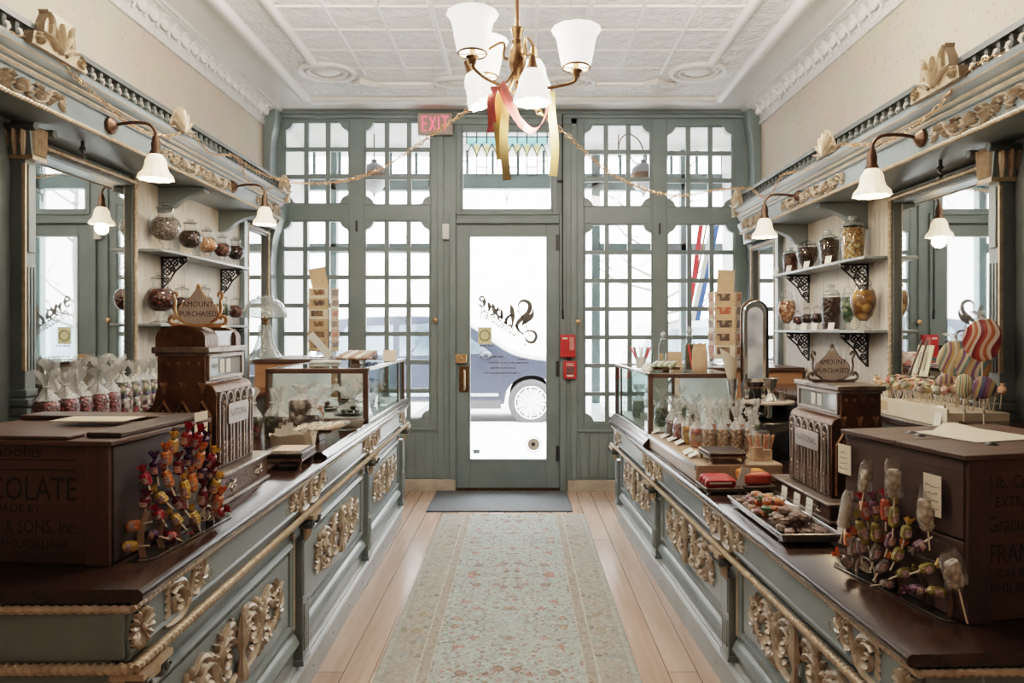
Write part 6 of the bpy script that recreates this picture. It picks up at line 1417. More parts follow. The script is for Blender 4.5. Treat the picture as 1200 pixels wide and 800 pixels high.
def rack(label, loc, faces, rows, seed, where, cw_, chh_):
    t = thing('postcard_rack', label, 'rack', loc); q = random.Random(seed)
    part('rack_foot', MB().lathe([(0, 0), (.10, 0), (.105, .008), (.03, .014), (.012, .02), (0, .02)], 24), CHROME, t); part('rack_pole', MB().tube([(0, 0, .015), (0, 0, .56)], .006, 8), CHROME, t)
    for fi, (az, w_, off, fn) in enumerate(faces):
        d = V(math.cos(az), math.sin(az), 0); sd = V(-math.sin(az), math.cos(az), 0)
        wr = MB()
        for k in range(rows): 
            z = .045+k*(.50/rows); p = d*(off+.004)
            wr.tube([p-sd*w_/2+V(0, 0, z), p-sd*w_/2+d*.016+V(0, 0, z+.008), p+sd*w_/2+d*.016+V(0, 0, z+.008), p+sd*w_/2+V(0, 0, z)], .0014, 4)
        for s_ in (-.5, .5): wr.tube([d*off+sd*w_*s_+V(0, 0, .03), d*off+sd*w_*s_+V(0, 0, .545)], .0018, 4)
        wr.tube([V(0, 0, .53), d*off+V(0, 0, .53)], .0018, 4); wr.tube([V(0, 0, .04), d*off+V(0, 0, .04)], .0018, 4)
        part('wire_pockets', wr, CHROME, t)
        for k in range(rows):
            z = .05+k*(.50/rows); hh = .50/rows*1.06; m = MB(); m.box(-.0006, -w_*.47, 0, .0006, w_*.47, hh, Matrix.Rotation(.10, 4, 'Y')); mi = q.randrange(5) if not (fn == 'left' and k == 0) else 5
            m2 = MB()
            o = solo('postcard', m, (KRAFT, CREAM, CARDT)[q.randrange(3)] if mi != 5 else PHOTO[5], f'postcard in the {("lowest", "second lowest", "third", "fourth", "fifth", "top")[k]} pocket on the {fn} side of the {where} rack', 'postcard', (loc[0]+d.x*(off+.010), loc[1]+d.y*(off+.010), loc[2]+z), az, f'postcards on the {where} rack')
            ins = MB().box(.0008, -w_*.36, hh*.34, .0014, w_*q.uniform(.22, .36), hh*.86, Matrix.Rotation(.10, 4, 'Y')); part('printed_picture', ins, PICS[q.randrange(4)], o, smooth=0)
    return t
rack('wire postcard rack with a tilted blank header card, on the left oak cabinet', (-1.60, 5.52, 1.232), ((-PI/2-.05, .165, .085, 'front'), (PI+.28, .12, .10, 'left'), (-.30, .12, .10, 'right')), 6, 1, 'left', .15, .09)
m = MB(); m.box(-.065, -.001, -.01, .065, .001, .17); o = solo('header_card', m, KRAFT, 'blank tan header card tilted on top of the left postcard rack', 'card', (-1.60, 5.46, 1.232+.55)); o.rotation_euler = (0, -.18, .1)
# ================================================================== candy jars
def jar(style, label, shelf, Y, dia, h, mat, cards=None):
    xw, sg, z = SH[(shelf[0], shelf[1])]; r = dia/2
    t = thing('candy_jar', label, 'jar', (xw+sg*.095, Y, z), 0)
    if style == 'globe':
        zb, zt_ = h*.20, h*.20+dia*.94
        cz = zb+r*.94; sph = lambda k, a0, a1, n=11: [(r*k*math.cos(q), cz+r*.96*k*math.sin(q)) for q in arcs(n, a0, a1)]
        body = [(0, 0), (r*.62, 0), (r*.66, .006), (r*.5, h*.03), (r*.26, h*.06), (r*.22, h*.10), (r*.34, h*.16), (r*.42, zb)]+sph(1, -1.12, 1.08)+[(r*.52, zt_+h*.03), (r*.58, zt_+h*.10), (r*.60, zt_+h*.12)]
        cont = [(0, cz-r*.84)]+[(r*.93*math.cos(q), cz+r*.90*math.sin(q)) for q in arcs(10, -1.2, .85)]+[(0, cz+r*.74)]; zl = zt_+h*.12
        lid = [(r*.60, zl), (r*.62, zl+.004), (r*.52, zl+h*.03), (r*.30, zl+h*.045), (r*.18, zl+h*.06), (r*.30, zl+h*.085), (r*.30, zl+h*.10), (0, zl+h*.11)]
    elif style == 'urn':
        body = [(0, 0), (r*.55, 0), (r*.55, h*.02), (r*.45, h*.05), (r*.62, h*.16), (r*.92, h*.34), (r, h*.50), (r*.97, h*.66), (r*.80, h*.72), (r*.80, h*.75)]; cont = [(0, h*.06)]+[(a_*.93, b_) for a_, b_ in body[3:8]]+[(0, h*.67)]; zl = h*.75
        lid = [(r*.84, zl), (r*.80, zl+h*.03), (r*.45, zl+h*.09), (r*.16, zl+h*.13), (r*.10, zl+h*.15), (r*.2, zl+h*.19), (r*.1, zl+h*.24), (0, zl+h*.25)]
    elif style == 'cyl':
        body = [(0, 0), (r*.80, 0), (r*.84, h*.02), (r*.88, h*.20), (r*.98, h*.50), (r, h*.66), (r*.96, h*.70), (r*.80, h*.73), (r*.80, h*.76)]; cont = [(0, h*.03)]+[(a_*.93, b_+.002) for a_, b_ in body[2:7]]+[(0, h*.70)]; zl = h*.76
        lid = [(r*.86, zl), (r*.86, zl+h*.03), (r*.60, zl+h*.09), (r*.30, zl+h*.12), (r*.28, zl+h*.15), (r*.42, zl+h*.18), (r*.40, zl+h*.22), (0, zl+h*.24)]
    else:                                                              # apothecary: footed egg with a tall finial
        body = [(0, 0), (r*.62, 0), (r*.62, h*.015), (r*.30, h*.05), (r*.18, h*.09), (r*.30, h*.13), (r*.70, h*.22), (r*.98, h*.38), (r, h*.48), (r*.86, h*.60), (r*.62, h*.66), (r*.60, h*.69)]; cont = [(0, h*.14)]+[(a_*.93, b_+.004) for a_, b_ in body[5:10]]+[(0, h*.61)]; zl = h*.69
        lid = [(r*.66, zl), (r*.64, zl+h*.02), (r*.55, zl+h*.08), (r*.30, zl+h*.12), (r*.14, zl+h*.16), (r*.24, zl+h*.21), (r*.14, zl+h*.26), (0, zl+h*.31)]
    part('jar_glass', MB().lathe(body, 28), JARG, t, smooth=60)
    part('jar_sweets', MB().lathe(cont, 24, flute=lambda a, t_: 1+.012*math.sin(9*a+20*t_)), mat, t, smooth=60); part('jar_lid', MB().lathe(lid, 24), CRYST if style == 'cyl' else JARG, t, smooth=60)
    if cards: part('price_label', MB().box(-sg*.0-.0015, -.02, 0, .0015, .02, .045, Matrix.Translation(V(sg*(r+.012), -.01, 0)) @ Matrix.Rotation(-sg*.2, 4, 'Y')), WHITEC, t)
    return t
U, Lw, ur, lr = ('left', 'upper'), ('left', 'lower'), ('right', 'upper'), ('right', 'lower')
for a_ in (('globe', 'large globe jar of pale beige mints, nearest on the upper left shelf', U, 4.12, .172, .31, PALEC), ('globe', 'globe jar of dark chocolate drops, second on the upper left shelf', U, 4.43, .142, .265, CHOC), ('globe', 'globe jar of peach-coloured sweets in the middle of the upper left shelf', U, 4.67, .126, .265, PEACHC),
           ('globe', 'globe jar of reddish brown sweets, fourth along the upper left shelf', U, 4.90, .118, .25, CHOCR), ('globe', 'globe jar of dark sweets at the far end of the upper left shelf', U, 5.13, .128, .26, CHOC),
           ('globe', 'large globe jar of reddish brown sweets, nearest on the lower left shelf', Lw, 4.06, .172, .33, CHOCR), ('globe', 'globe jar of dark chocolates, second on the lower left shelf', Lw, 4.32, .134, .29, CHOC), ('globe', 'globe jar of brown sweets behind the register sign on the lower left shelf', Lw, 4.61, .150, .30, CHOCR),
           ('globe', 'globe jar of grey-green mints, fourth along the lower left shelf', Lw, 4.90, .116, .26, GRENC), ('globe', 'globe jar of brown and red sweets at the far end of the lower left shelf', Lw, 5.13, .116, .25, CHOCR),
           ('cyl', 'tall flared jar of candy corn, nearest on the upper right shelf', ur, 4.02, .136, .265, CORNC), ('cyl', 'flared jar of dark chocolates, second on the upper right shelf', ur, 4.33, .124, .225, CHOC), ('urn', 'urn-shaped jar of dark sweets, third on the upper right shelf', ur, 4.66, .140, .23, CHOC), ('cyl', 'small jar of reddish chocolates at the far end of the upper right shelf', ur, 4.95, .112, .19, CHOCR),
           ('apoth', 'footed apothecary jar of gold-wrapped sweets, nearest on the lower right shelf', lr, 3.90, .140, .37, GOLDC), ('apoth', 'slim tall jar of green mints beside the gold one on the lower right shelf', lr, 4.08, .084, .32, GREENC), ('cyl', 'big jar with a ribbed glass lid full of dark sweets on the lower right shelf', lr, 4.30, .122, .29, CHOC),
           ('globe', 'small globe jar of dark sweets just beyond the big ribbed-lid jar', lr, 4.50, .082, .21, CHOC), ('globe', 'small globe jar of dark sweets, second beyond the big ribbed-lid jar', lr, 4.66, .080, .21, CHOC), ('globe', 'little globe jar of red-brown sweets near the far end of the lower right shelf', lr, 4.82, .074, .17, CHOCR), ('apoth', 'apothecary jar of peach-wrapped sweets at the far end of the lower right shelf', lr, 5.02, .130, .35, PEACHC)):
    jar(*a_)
for i, (sh_, Y, lb) in enumerate(((ur, 4.20, 'under the candy corn jar'), (ur, 4.52, 'between the two dark jars'), (ur, 4.82, 'before the urn-shaped jar'), (ur, 5.06, 'before the small far jar'), (lr, 4.16, 'before the green jar'), (lr, 4.40, 'before the big ribbed-lid jar'), (lr, 4.56, 'before the first small globe jar'), (lr, 4.74, 'before the second small globe jar'))):
    xw, sg, z = SH[sh_]; m = MB(); m.box(-.001, -.024, 0, .001, .024, .046, Matrix.Rotation(.22, 4, 'Y')); solo('price_card', m, WHITEC, f'small white price card on the {sh_[1]} right shelf, {lb}', 'card', (xw+sg*.163, Y, z+.0005), .35)
# ================================================================== back counter goods on the left
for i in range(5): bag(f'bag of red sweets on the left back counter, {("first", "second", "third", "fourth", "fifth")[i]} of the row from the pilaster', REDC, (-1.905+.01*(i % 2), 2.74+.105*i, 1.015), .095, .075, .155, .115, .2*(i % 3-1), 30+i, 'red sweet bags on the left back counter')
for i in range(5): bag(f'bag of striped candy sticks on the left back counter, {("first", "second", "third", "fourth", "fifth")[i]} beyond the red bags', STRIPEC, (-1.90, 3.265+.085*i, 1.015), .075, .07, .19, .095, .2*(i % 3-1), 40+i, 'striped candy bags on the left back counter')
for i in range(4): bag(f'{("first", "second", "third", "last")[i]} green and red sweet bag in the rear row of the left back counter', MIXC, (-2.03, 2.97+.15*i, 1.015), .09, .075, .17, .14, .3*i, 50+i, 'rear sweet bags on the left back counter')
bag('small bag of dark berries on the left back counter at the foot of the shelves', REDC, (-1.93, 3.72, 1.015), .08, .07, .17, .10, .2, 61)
# ================================================================== right crate
rz2 = math.radians(11.5); cw, cd, chh = .52, .43, .385
f2 = oframe((1.043, 1.60), rz2); ctr = f2(cw/2, cd/2); a, b = cw/2, cd/2
cr = thing('wooden_crate', 'old dark wooden sugar crate with faint stencilled lettering on the near right counter', 'crate', (ctr[0], ctr[1], .76), rz2)
part('crate_body', MB().box(-a+.012, -b+.004, 0, a-.012, b-.004, chh), BROWNX, cr, bevel=.003)
for i in range(2): part('side_board', MB().box(-a+.001, -b+.006, .003+chh/2*i, -a+.012, b-.006, chh/2*(i+1)-.002), BROWNW, cr, bevel=.003)
part('front_cleat', MB().box(-a+.004, -b-.006, 0, -a+.065, -b+.006, chh), MATS.get('crate_cleat2') or wood('crate_cleat_dark', (.034,.018,.013), (.058,.029,.020), scale=4, axis=2, rough=.55, bump=.4), cr, bevel=.003)
for i in range(2): part('lid_board', MB().box(-a-.010, -b-.012+(cd/2+.012)*i, chh, a+.008, -b+(cd/2)*(i+1)+.004*i-.002, chh+.014), BROWNX, cr, bevel=.003)
for x, y in ((-.15, .05), (-.08, -.11), (-.13, .10)): part('nail_plate', MB().lathe([(0, 0), (.018, 0), (.015, .004), (.006, .007), (0, .008)], 12, (x, y, chh+.014)), IRON, cr)
tx = MB(); S2 = 1/497
for s_, sz, py, px_, wx in (('2 lb. Cartons', .046, 576, 1160, .8), ('EXTRA FINE', .036, 598, 1172, .9), ('Granulated', .056, 627, 1162, .72), ('FRANKLIN', .066, 664, 1164, .72), ('SUGAR REFINING', .030, 682, 1160, .9), ('PHILADELPHIA', .036, 700, 1166, .95)):
    u0 = (px_-1130)*S2-a
    lettering(tx, s_, sz, lambda p, q, u0=u0, py=py: V(u0+p, -b+.0025, (732-py)*S2+q), 'LEFT', wx)
part('crate_lettering', tx, INKB, cr, smooth=0)
m = MB(); vs = []; 
for i in range(7):
    for j in range(5): u, v = -.12+.24*i/6, -.10+.20*j/4; vs.append((u, v, .002+.030*max(0, 1-abs(u-.02)/.06)*(j/4)))
m.add(vs, [(i*5+j, i*5+j+1, (i+1)*5+j+1, (i+1)*5+j) for i in range(6) for j in range(4)])
solo('paper_sheet', m, CREAM, 'creased sheet of cream paper lying on the lid of the right crate', 'paper', (*f2(.27, .24), .76+chh+.0145), rz2+.1, recalc=False)
def scrawl(m, w, h, q, fr):
    for r_ in range(4):
        x = -w*.36; z = h*(.72-.18*r_)
        while x < w*.30: l = q.uniform(.08, .2)*w; m.tube([fr(x, z), fr(x+l*.5, z+q.uniform(-.03, .06)*h), fr(x+l, z)], .0007, 4); x += l*1.3
for (u, z, lb, hh) in ((.17+.24, .27, 'cream price card pinned high on the side of the right crate, the far one', .085), (.085, .235, 'cream price card pinned on the side of the right crate, the near one', .10)):
    x_, y_ = f2(-.0125, u); w_ = .055; m = MB().box(-.001, -w_/2, 0, .001, w_/2, hh); o = solo('price_card', m, CREAM, lb, 'card', (x_, y_, .76+z), rz2); q = random.Random(int(u*100)); s_ = MB(); scrawl(s_, w_, hh, q, lambda p, zz: V(-.0016, -p, zz)); part('handwriting', s_, INK, o)
# ================================================================== lollipops and rock candy on the right stand
popstand(-1, 'clear acrylic stand with a half wheel holding the right lollipops and rock candy', (1.003, 1.605, .76), math.radians(12.5), .42, .045)
G2 = 'lollipops fanned out on the right stand'
RP = [(185,180,215,305,'salmon','red','salmon pop leaning left in the upper right fan'),(240,185,250,285,'plum','plum','mauve pop in the upper middle of the right fan'),(295,165,297,310,'salmon','red','salmon pop standing upright in the right fan'),(340,200,330,340,'olive','olive','olive pop standing beside the upright salmon one'),(255,275,250,405,'olive','olive','olive pop below the mauve one in the right fan'),(160,255,215,415,'olive','olive','long olive pop leaning left by the clear bag in the right fan'),
      (130,330,130,420,'orange','red','orange-topped pop at the left edge of the right fan'),(165,335,150,470,'grey','orange','large grey pop with an orange twist on the left of the right fan'),(185,350,190,460,'grey','orange','grey pop with an orange twist tucked behind the large grey one'),(75,445,145,515,'grey','orange','grey and orange pop pointing left at the lower left of the right fan'),(275,375,240,490,'grey','orange','grey pop with a tall orange twist in the centre of the right fan'),
      (320,455,262,540,'grey','orange','grey pop leaning right just above the toy half wheel of the right fan'),(380,400,335,490,'olive','orange','olive pop with an orange twist right of centre in the right fan'),(340,330,305,430,'plum','plum','dim mauve pop deep in the centre of the right fan'),(405,300,380,390,'olive','yellow','olive pop with a wide yellow twist in the right fan'),(430,515,350,550,'olive','olive','olive pop lying level with a green twist in the right fan'),(540,500,445,530,'olive','yellow','olive pop with a yellow twist lying level in the right fan'),
      (360,580,270,590,'grey','orange','white pop with an orange twist low in the right fan'),(380,610,468,612,'plum','plum','mauve pop lying flat low in the right fan'),(600,628,480,618,'olive','olive','olive pop with a green twist at the bottom right of the right fan'),(410,440,470,400,'plum','grey','dim grey pop right of centre in the right fan')]
for tx_, ty_, bx_, by_, c, tc, lb in RP:
    pb, pt_ = (960+bx_*.2624, 530+by_*.2624), (960+tx_*.2624, 530+ty_*.2624)
    Yb = 2.02-(pb[0]-975)/140*.44-.02; Yt = Yb-.004
    lollipop(lb.replace('pop', 'wrapped lollipop', 1), W(*pb, Yb), W(*pt_, Yt), c, tc, G2)
ROCK = candymix('rock_candy', ['#d8c4ac', '#e6d8c4', '#c4ae98', '#efe4d4'], 55, rough=.25, bump=.4)
for (u, v, w_, h_, tl, lb) in ((200, 105, .040, .085, .15, 'clear bag of rock candy below the far card on the right crate'), (335, 110, .052, .10, -.05, 'tall square clear bag of pale rock candy standing in the right fan'), (485, 245, .046, .105, -.2, 'pointed clear bag of rock candy right of the right fan'), (110, 250, .042, .10, .2, 'clear bag of candy at the left edge of the right fan'), (620, 510, .060, .085, -.35, 'clear bag of white rock candy leaning out at the right of the right fan')):
    px, py = 960+u*.2624, 530+v*.2624; Y = 2.0-(px-975)/140*.44-.03; p = W(px, py, Y)
    t = thing('rock_candy_bag', lb, 'bag', (p.x, p.y, p.z-h_*.5)); t.rotation_euler = (0, tl, .3)
    part('rock_candy', superblock(w_*.62, .022, h_*.70, seed=u, lump=.22), ROCK, t, smooth=60); s = MB(); z_ = [(-.0, .75), (.1, .95), (.5, 1), (.85, .95), (1.0, .7)] if 'pointed' not in lb else [(0, .5), (.12, .8), (.4, 1), (.75, .5), (1.06, .06)]
    vs = []; 
    for zz, k in z_:
        for j in range(14): a_ = 2*PI*j/14; vs.append((w_/2*k*math.copysign(abs(math.cos(a_))**.6, math.cos(a_))*(1+.08*math.sin(5*a_+zz*9)), .017*k*math.sin(a_)*(1-.5*zz), h_*(zz*1.06-.05)))
    s.add(vs, [(i*14+j, i*14+(j+1) % 14, (i+1)*14+(j+1) % 14, (i+1)*14+j) for i in range(len(z_)-1) for j in range(14)]); part('clear_bag', s, CELLOF if 'left edge' in lb else CELLO, t, smooth=60)
    part('stick', MB().tube([(0, 0, .0), (-.004, 0, -.05 if v < 400 else -.09)], .002, 6), WAX, t)
# ================================================================== silver tray of caramels
ct = RW(-.135, .97, .76); tr_ = thing('footed_tray', 'long silver tray on little feet heaped with wrapped caramels on the right counter', 'tray', ct, RROT-.01)
m = MB(); w2, l2_ = .10, .26
for (n0, z0, n1, z1) in ((0, 0, 1, 0),): pass
rim = [(1, .030), (.97, .031), (.86, .010), (-.86, .010), (-.97, .031), (-1, .030), (-.88, .004), (.88, .004)]
vs = []
def rr(k, z, n=10):
    return [(sx*w2*k if False else 0, 0, 0) for sx in ()]
loop = lambda kx, z: [(kx*w2*c[0], (l2_-w2+kx*w2)*c[1], z) for c in ((-1, -1), (1, -1), (1, 1), (-1, 1))]
L_ = [loop(1, .040), loop(.97, .041), loop(.84, .018), loop(.0001, .018), loop(.0001, .012), loop(.86, .012), loop(1, .037)]
for l in L_: vs += l
m.add(vs, [(i*4+j, i*4+(j+1) % 4, ((i+1) % 7)*4+(j+1) % 4, ((i+1) % 7)*4+j) for i in range(7) for j in range(4)]); part('tray_dish', m, SILVER, tr_, smooth=0, bevel=.002)
for x in (-.07, .07):
    for y in (-.2, .2): part('tray_foot', MB().lathe([(0, 0), (.014, 0), (.016, .003), (.007, .007), (.014, .0125), (0, .0125)], 12, (x, y, 0)), SILVER, tr_)
CARC = {n: pm('caramel_'+n, c1, c2, scale=70, rough=.3, bump=.5, contrast=(.45, .55)) for n, c1, c2 in (('brown', (.16,.10,.075), (.30,.24,.21)), ('orange', (.50,.17,.05), (.36,.10,.04)), ('mauve', (.22,.09,.12), (.42,.33,.35)), ('green', (.05,.11,.055), (.10,.17,.08)), ('cream', (.45,.34,.24), (.36,.24,.15)))}
cm = superblock(.038, .030, .022, n=12, k=5, seed=3, lump=.1)
for s_ in (-1, 1): cm.tube([(s_*.017, 0, .011), (s_*.023, 0, .012), (s_*.030, 0, .014)], [.009, .004, .009], 7, flat=.5)
CARM = {n: cm.mesh('caramel', mt, smooth=50) for n, mt in CARC.items()}
q = random.Random(5); c0, s0 = math.cos(RROT), math.sin(RROT); cnt = {}
def heap(n, ys, pick, zone, label):
    for k in range(n):
        lay = 0 if k < n*.42 else (1 if k < n*.76 else 2); u = q.uniform(-.066, .066)*(1-.3*lay); v = q.uniform(*ys); v = (ys[0]+ys[1])/2+(v-(ys[0]+ys[1])/2)*(1-.2*lay)
        col = pick(q, v); o = mkobj('caramel', CARM[col]); o.location = (ct.x+c0*u-s0*v, ct.y+s0*u+c0*v, ct.z+.0185+lay*.020); o.rotation_euler = (q.uniform(-.25, .25)*(lay > 0), q.uniform(-.25, .25)*(lay > 0), q.uniform(0, 6.28))
        tag(o, f'{label[col]}', 'caramel', f'{col} caramels {zone}')
heap(44, (-.20, -.03), lambda q, v: 'brown', 'at the near end', {'brown': 'brown and white wrapped caramel in the heap at the near end of the silver tray'})
nm = {'orange': 'orange foil caramel in the coloured heap in the middle of the silver tray', 'mauve': 'mauve wrapped caramel in the coloured heap at the far end of the silver tray', 'green': 'green foil caramel in the coloured heap on the silver tray', 'cream': 'cream wrapped caramel in the coloured heap on the silver tray', 'brown': 'brown wrapped caramel mixed into the coloured far heap of the silver tray'}
heap(52, (-.04, .215), lambda q, v: q.choice(['mauve', 'mauve', 'brown', 'orange', 'green'] if v > .12 else ['orange', 'orange', 'orange', 'cream', 'green', 'mauve', 'brown']), 'at the far end', nm)
# cards leaning on the register base
for i, qd in enumerate((1.18, 1.07, .97, .74)):
    p = RW(-.238, qd, .76); hh = (.085, .085, .09, .085)[i]; m = MB().box(-.001, -.024, 0, .001, .024, hh, Matrix.Rotation(.10, 4, 'Y')); o = solo('price_card', m, WHITEC, ('first', 'second', 'third', 'nearest')[i]+' white price card from the far end, leaning on the base of the right register', 'card', (p.x, p.y, .7605), RROT)
    s_ = MB(); scrawl(s_, .045, hh, random.Random(i), lambda a_, z_: Matrix.Rotation(.10, 3, 'Y') @ V(-.0016, -a_, z_)); part('handwriting', s_, INK, o)
# ================================================================== two little risers with boxed bars
p = RW(-.085, 1.475, .76); orn_riser('ornate silver riser holding red wrapped bars on the right counter', p, RROT, .15, .15, .028)
REDW = pm('red_wrapper', (.30,.018,.022), (.40,.035,.035), scale=20, rough=.3, coat=.3); 
for k in range(6):
    t = thing('red_bar', ('nearest', 'second', 'third', 'fourth', 'fifth', 'farthest')[k]+' red wrapped bar on the ornate silver riser of the right counter', 'candy bar', (p.x-.012+.006*(k % 2), p.y-.058+.022*k, .7885+.0), RROT, 'red bars on the silver riser'); t.rotation_euler = (.35, 0, RROT)
    part('bar', superblock(.13, .020, .038, seed=k, lump=.02, e=.35), REDW, t, smooth=50); part('white_band', MB().box(-.05, -.0115, .022, .045, -.0095, .030), WHITEC, t)
p = RW(-.245, 1.50, .76); orn_riser('ornate dark riser holding orange and red boxes beside the right register', p, RROT, .135, .16, .030)
ORW = pm('orange_wrapper', (.50,.17,.035), (.58,.23,.05), scale=20, rough=.35); SALW = pm('salmon_wrapper', (.42,.075,.055), (.50,.11,.08), scale=50, rough=.3)
for k in range(2): solo('candy_box', superblock(.12, .062, .05, e=.3, lump=.01), (SALW, ORW)[k], ('salmon-red box nearest the viewer on the dark riser beside the right register', 'orange box behind the salmon one on the dark riser beside the right register')[k], 'box', (p.x, p.y-.034+.068*k, .7905), RROT, smooth=45)
p = RW(-.170, 1.44, .785); m = MB().box(-.024, -.001, .0, .024, .001, .085, Matrix.Rotation(.30, 4, 'Y')); solo('price_card', m, WHITEC, 'tilted white price card between the red bars and the orange box', 'card', p, .2)
# ================================================================== goods on the tan step
ZS = .846
def SP(px, Y): return (XP(px, Y), Y, ZS)
p = SP(846, 3.17); orn_riser('small ornate empty riser on the near edge of the tan step', p, RROT, .165, .17, .052)
for i, (px, Y, lb) in enumerate(((830, 3.40, 'first'), (846, 3.40, 'second'), (862, 3.40, 'third'), (878, 3.40, 'fourth'))): bag(f'bag of sugared nuts on the tan step, {lb} from the left in the front row', NUTC, SP(px, Y), .062, .055, .115, .105, .15*(i-1.5), 70+i, 'sugared nut bags on the step')
for i, (px, Y, mt, lb) in enumerate(((788, 3.86, CHOCR, 'bag of reddish chocolates at the far left of the tan step row'), (797, 3.74, REDC, 'slim bag of dark red sweets second from the far left on the tan step'), (807, 3.64, YELC, 'yellow and orange sweet bag on the tan step between red and pink bags'), (817, 3.54, PINKC, 'bag of pink and orange sweets left of the nut bags on the tan step'))):
    bag(lb, mt, SP(px, Y), .075, .06, .10, .115, .5, 80+i)
for i, px in enumerate((832, 850, 868, 884)): bag(('first', 'second', 'third', 'fourth')[i]+' coloured sweet bag in the rear row behind the nut bags on the step', (PINKC, MIXC, PINKC, GREENC)[i], SP(px, 3.56), .07, .06, .12, .12, .4*i, 90+i, 'rear row bags on the step')
bk = thing('candy_stick_box', 'small tan box with clear-wrapped pink candy sticks at the tan step right end', 'box', SP(891, 3.19), RROT)
part('tan_box', MB().box(-.045, -.03, 0, .0, .03, .062), KRAFT, bk, bevel=.002); part('tan_box_side', MB().box(.002, -.03, 0, .045, .03, .05), pm('clear_tray', (.62,.48,.36), (.55,.42,.30), rough=.3), bk, bevel=.002)
STK = [pm('pink_stick', (.55,.14,.10), (.66,.36,.28), scale=60, rough=.35), pm('orange_stick', (.62,.28,.13), (.70,.46,.30), scale=60, rough=.35), pm('green_stick', (.35,.42,.26), (.55,.55,.4), scale=60, rough=.35)]
for k in range(9):
    a_ = -.5+.125*k; b0 = V(-.03+.0085*k, .0, .012); part('candy_stick', MB().tube([b0, b0+V(math.sin(a_)*.05, .012*math.sin(k*2), .105)], .0062, 7), STK[(k*2) % 3], bk)
part('clear_wrap', superblock(.10, .066, .135, e=.6), CELLO, bk, smooth=60)
bag('tall twisted clear bag of pink sweets left of the tan candy stick box', PINKC, SP(883, 3.31), .06, .055, .085, .12, .1, 99)
for i, (px, py, Y) in enumerate(((768, 505, 4.02), (779, 508, 3.86), (787, 511, 3.74), (796, 514, 3.63), (806, 524, 3.35), (812, 527, 3.28))):
    m = MB().box(-.024, -.05, 0, .024, .05, .0015, Matrix.Rotation(-.45, 4, 'Y')); x_ = XP(px, Y)
    solo('price_card', m, WHITEC, ('farthest', 'second farthest', 'third', 'fourth', 'second nearest', 'nearest')[i]+' tilted white price card along the aisle edge of the tan step', 'card', (x_, Y, ZS+.0115), RROT-.15)
# ================================================================== antique shop scale with pan, cups and paper cone
sc0 = thing('shop_scale', 'antique black and nickel shop scale with a tall arched glass column on the right counter', 'scale', (1.40, 3.80, .76), RROT)
def archp(w, h, z0): return [(-w/2, z0), (w/2, z0), (w/2, h-w/2)]+[(w/2*math.cos(q_), h-w/2+w/2*math.sin(q_)) for q_ in arcs(10)][1:-1]+[(-w/2, h-w/2)]
b_ = MB(); b_.prism([(-.03, 0), (.0, .03), (.07, .06), (.09, .18), (.02, .27), (-.06, .29), (-.10, .24), (-.17, .20), (-.195, .12), (-.195, .02), (-.18, 0)], -.15, .16, lambda a_, c_, hh: V(hh+.03, a_, c_)); part('scale_body', b_, BLACKP, sc0, bevel=.02)
colf = lambda a_, c_, hh: V(-.085+a_*.98, .06+hh, c_)
part('column_back', MB().prism(archp(.135, .86, .20), -.01, .075, lambda a_, c_, hh: colf(a_+.024, c_, hh)), BLACKP, sc0, bevel=.006)
cf_ = MB().prism(archp(.130, .855, .30), -.034, -.010, colf); part('column_front', cf_, CHROME, sc0, bevel=.006)
part('price_window', MB().prism(archp(.088, .82, .42), -.038, -.034, colf), pm('scale_window', (.30,.34,.40), (.62,.66,.70), scale=9, rough=.08, detail=1), sc0)
part('column_neck', MB().lathe([(.0, .20), (.075, .20), (.08, .25), (.055, .30), (.05, .36), (.065, .40), (.0, .40)], 24, (-.085, .055, 0), sy=.75), BLACKP, sc0)
gt = MB(); gt.prism([(x_*1.03, z_) for x_, z_ in archp(.135, .864, .40)], .005, .012, colf); part('gilt_band', gt, BRASS, sc0)
part('pan', MB().lathe([(0, .296), (.135, .296), (.140, .302), (.138, .310), (0, .312)], 36, (-.07, -.12, 0), sx=1.0, sy=.75), pm('pale_marble_pan', (.62,.50,.40), (.70,.60,.50), scale=5, rough=.3), sc0)
part('pan_spindle', MB().tube([(-.07, -.12, .20), (-.07, -.12, .297)], .02, 10), CHROME, sc0)
gd = MB().tube([(-.19, -.07, .312), (-.19, -.07, .375), (-.10, -.035, .375), (.02, -.035, .375), (.05, -.07, .372), (.05, -.07, .312)], .004, 6); part('pan_guard', gd, BRONZE, sc0)
part('bright_skirt', MB().ball((-.15, -.14, .25), (.06, .05, .035), 12), CHROME, sc0)
px_ = V(1.40, 3.80, .76); cr_, sr_ = math.cos(RROT), math.sin(RROT)
def onpan(u, v): return (px_.x+cr_*(-.07+u)-sr_*(-.12+v), px_.y+sr_*(-.07+u)+cr_*(-.12+v), .76+.312)
solo('jigger_cup', MB().lathe([(0, 0), (.036, 0), (.038, .004), (.034, .014), (.022, .032), (.015, .042), (.018, .055), (.032, .095), (.039, .122), (.036, .122), (.028, .095), (.0, .060)], 24), SILVER, 'hourglass-shaped silver cup standing on the pan of the scale', 'cup', onpan(.0, -.03))
solo('small_cup', MB().lathe([(0, 0), (.019, 0), (.021, .044), (.019, .044), (.017, .006), (0, .006)], 20), SILVER, 'small silver cup beside the hourglass cup on the scale pan', 'cup', onpan(.072, -.015))
hs = thing('cone_stand', 'nickel funnel stand with a wooden grip left of the scale', 'stand', (1.125, 3.62, ZS))
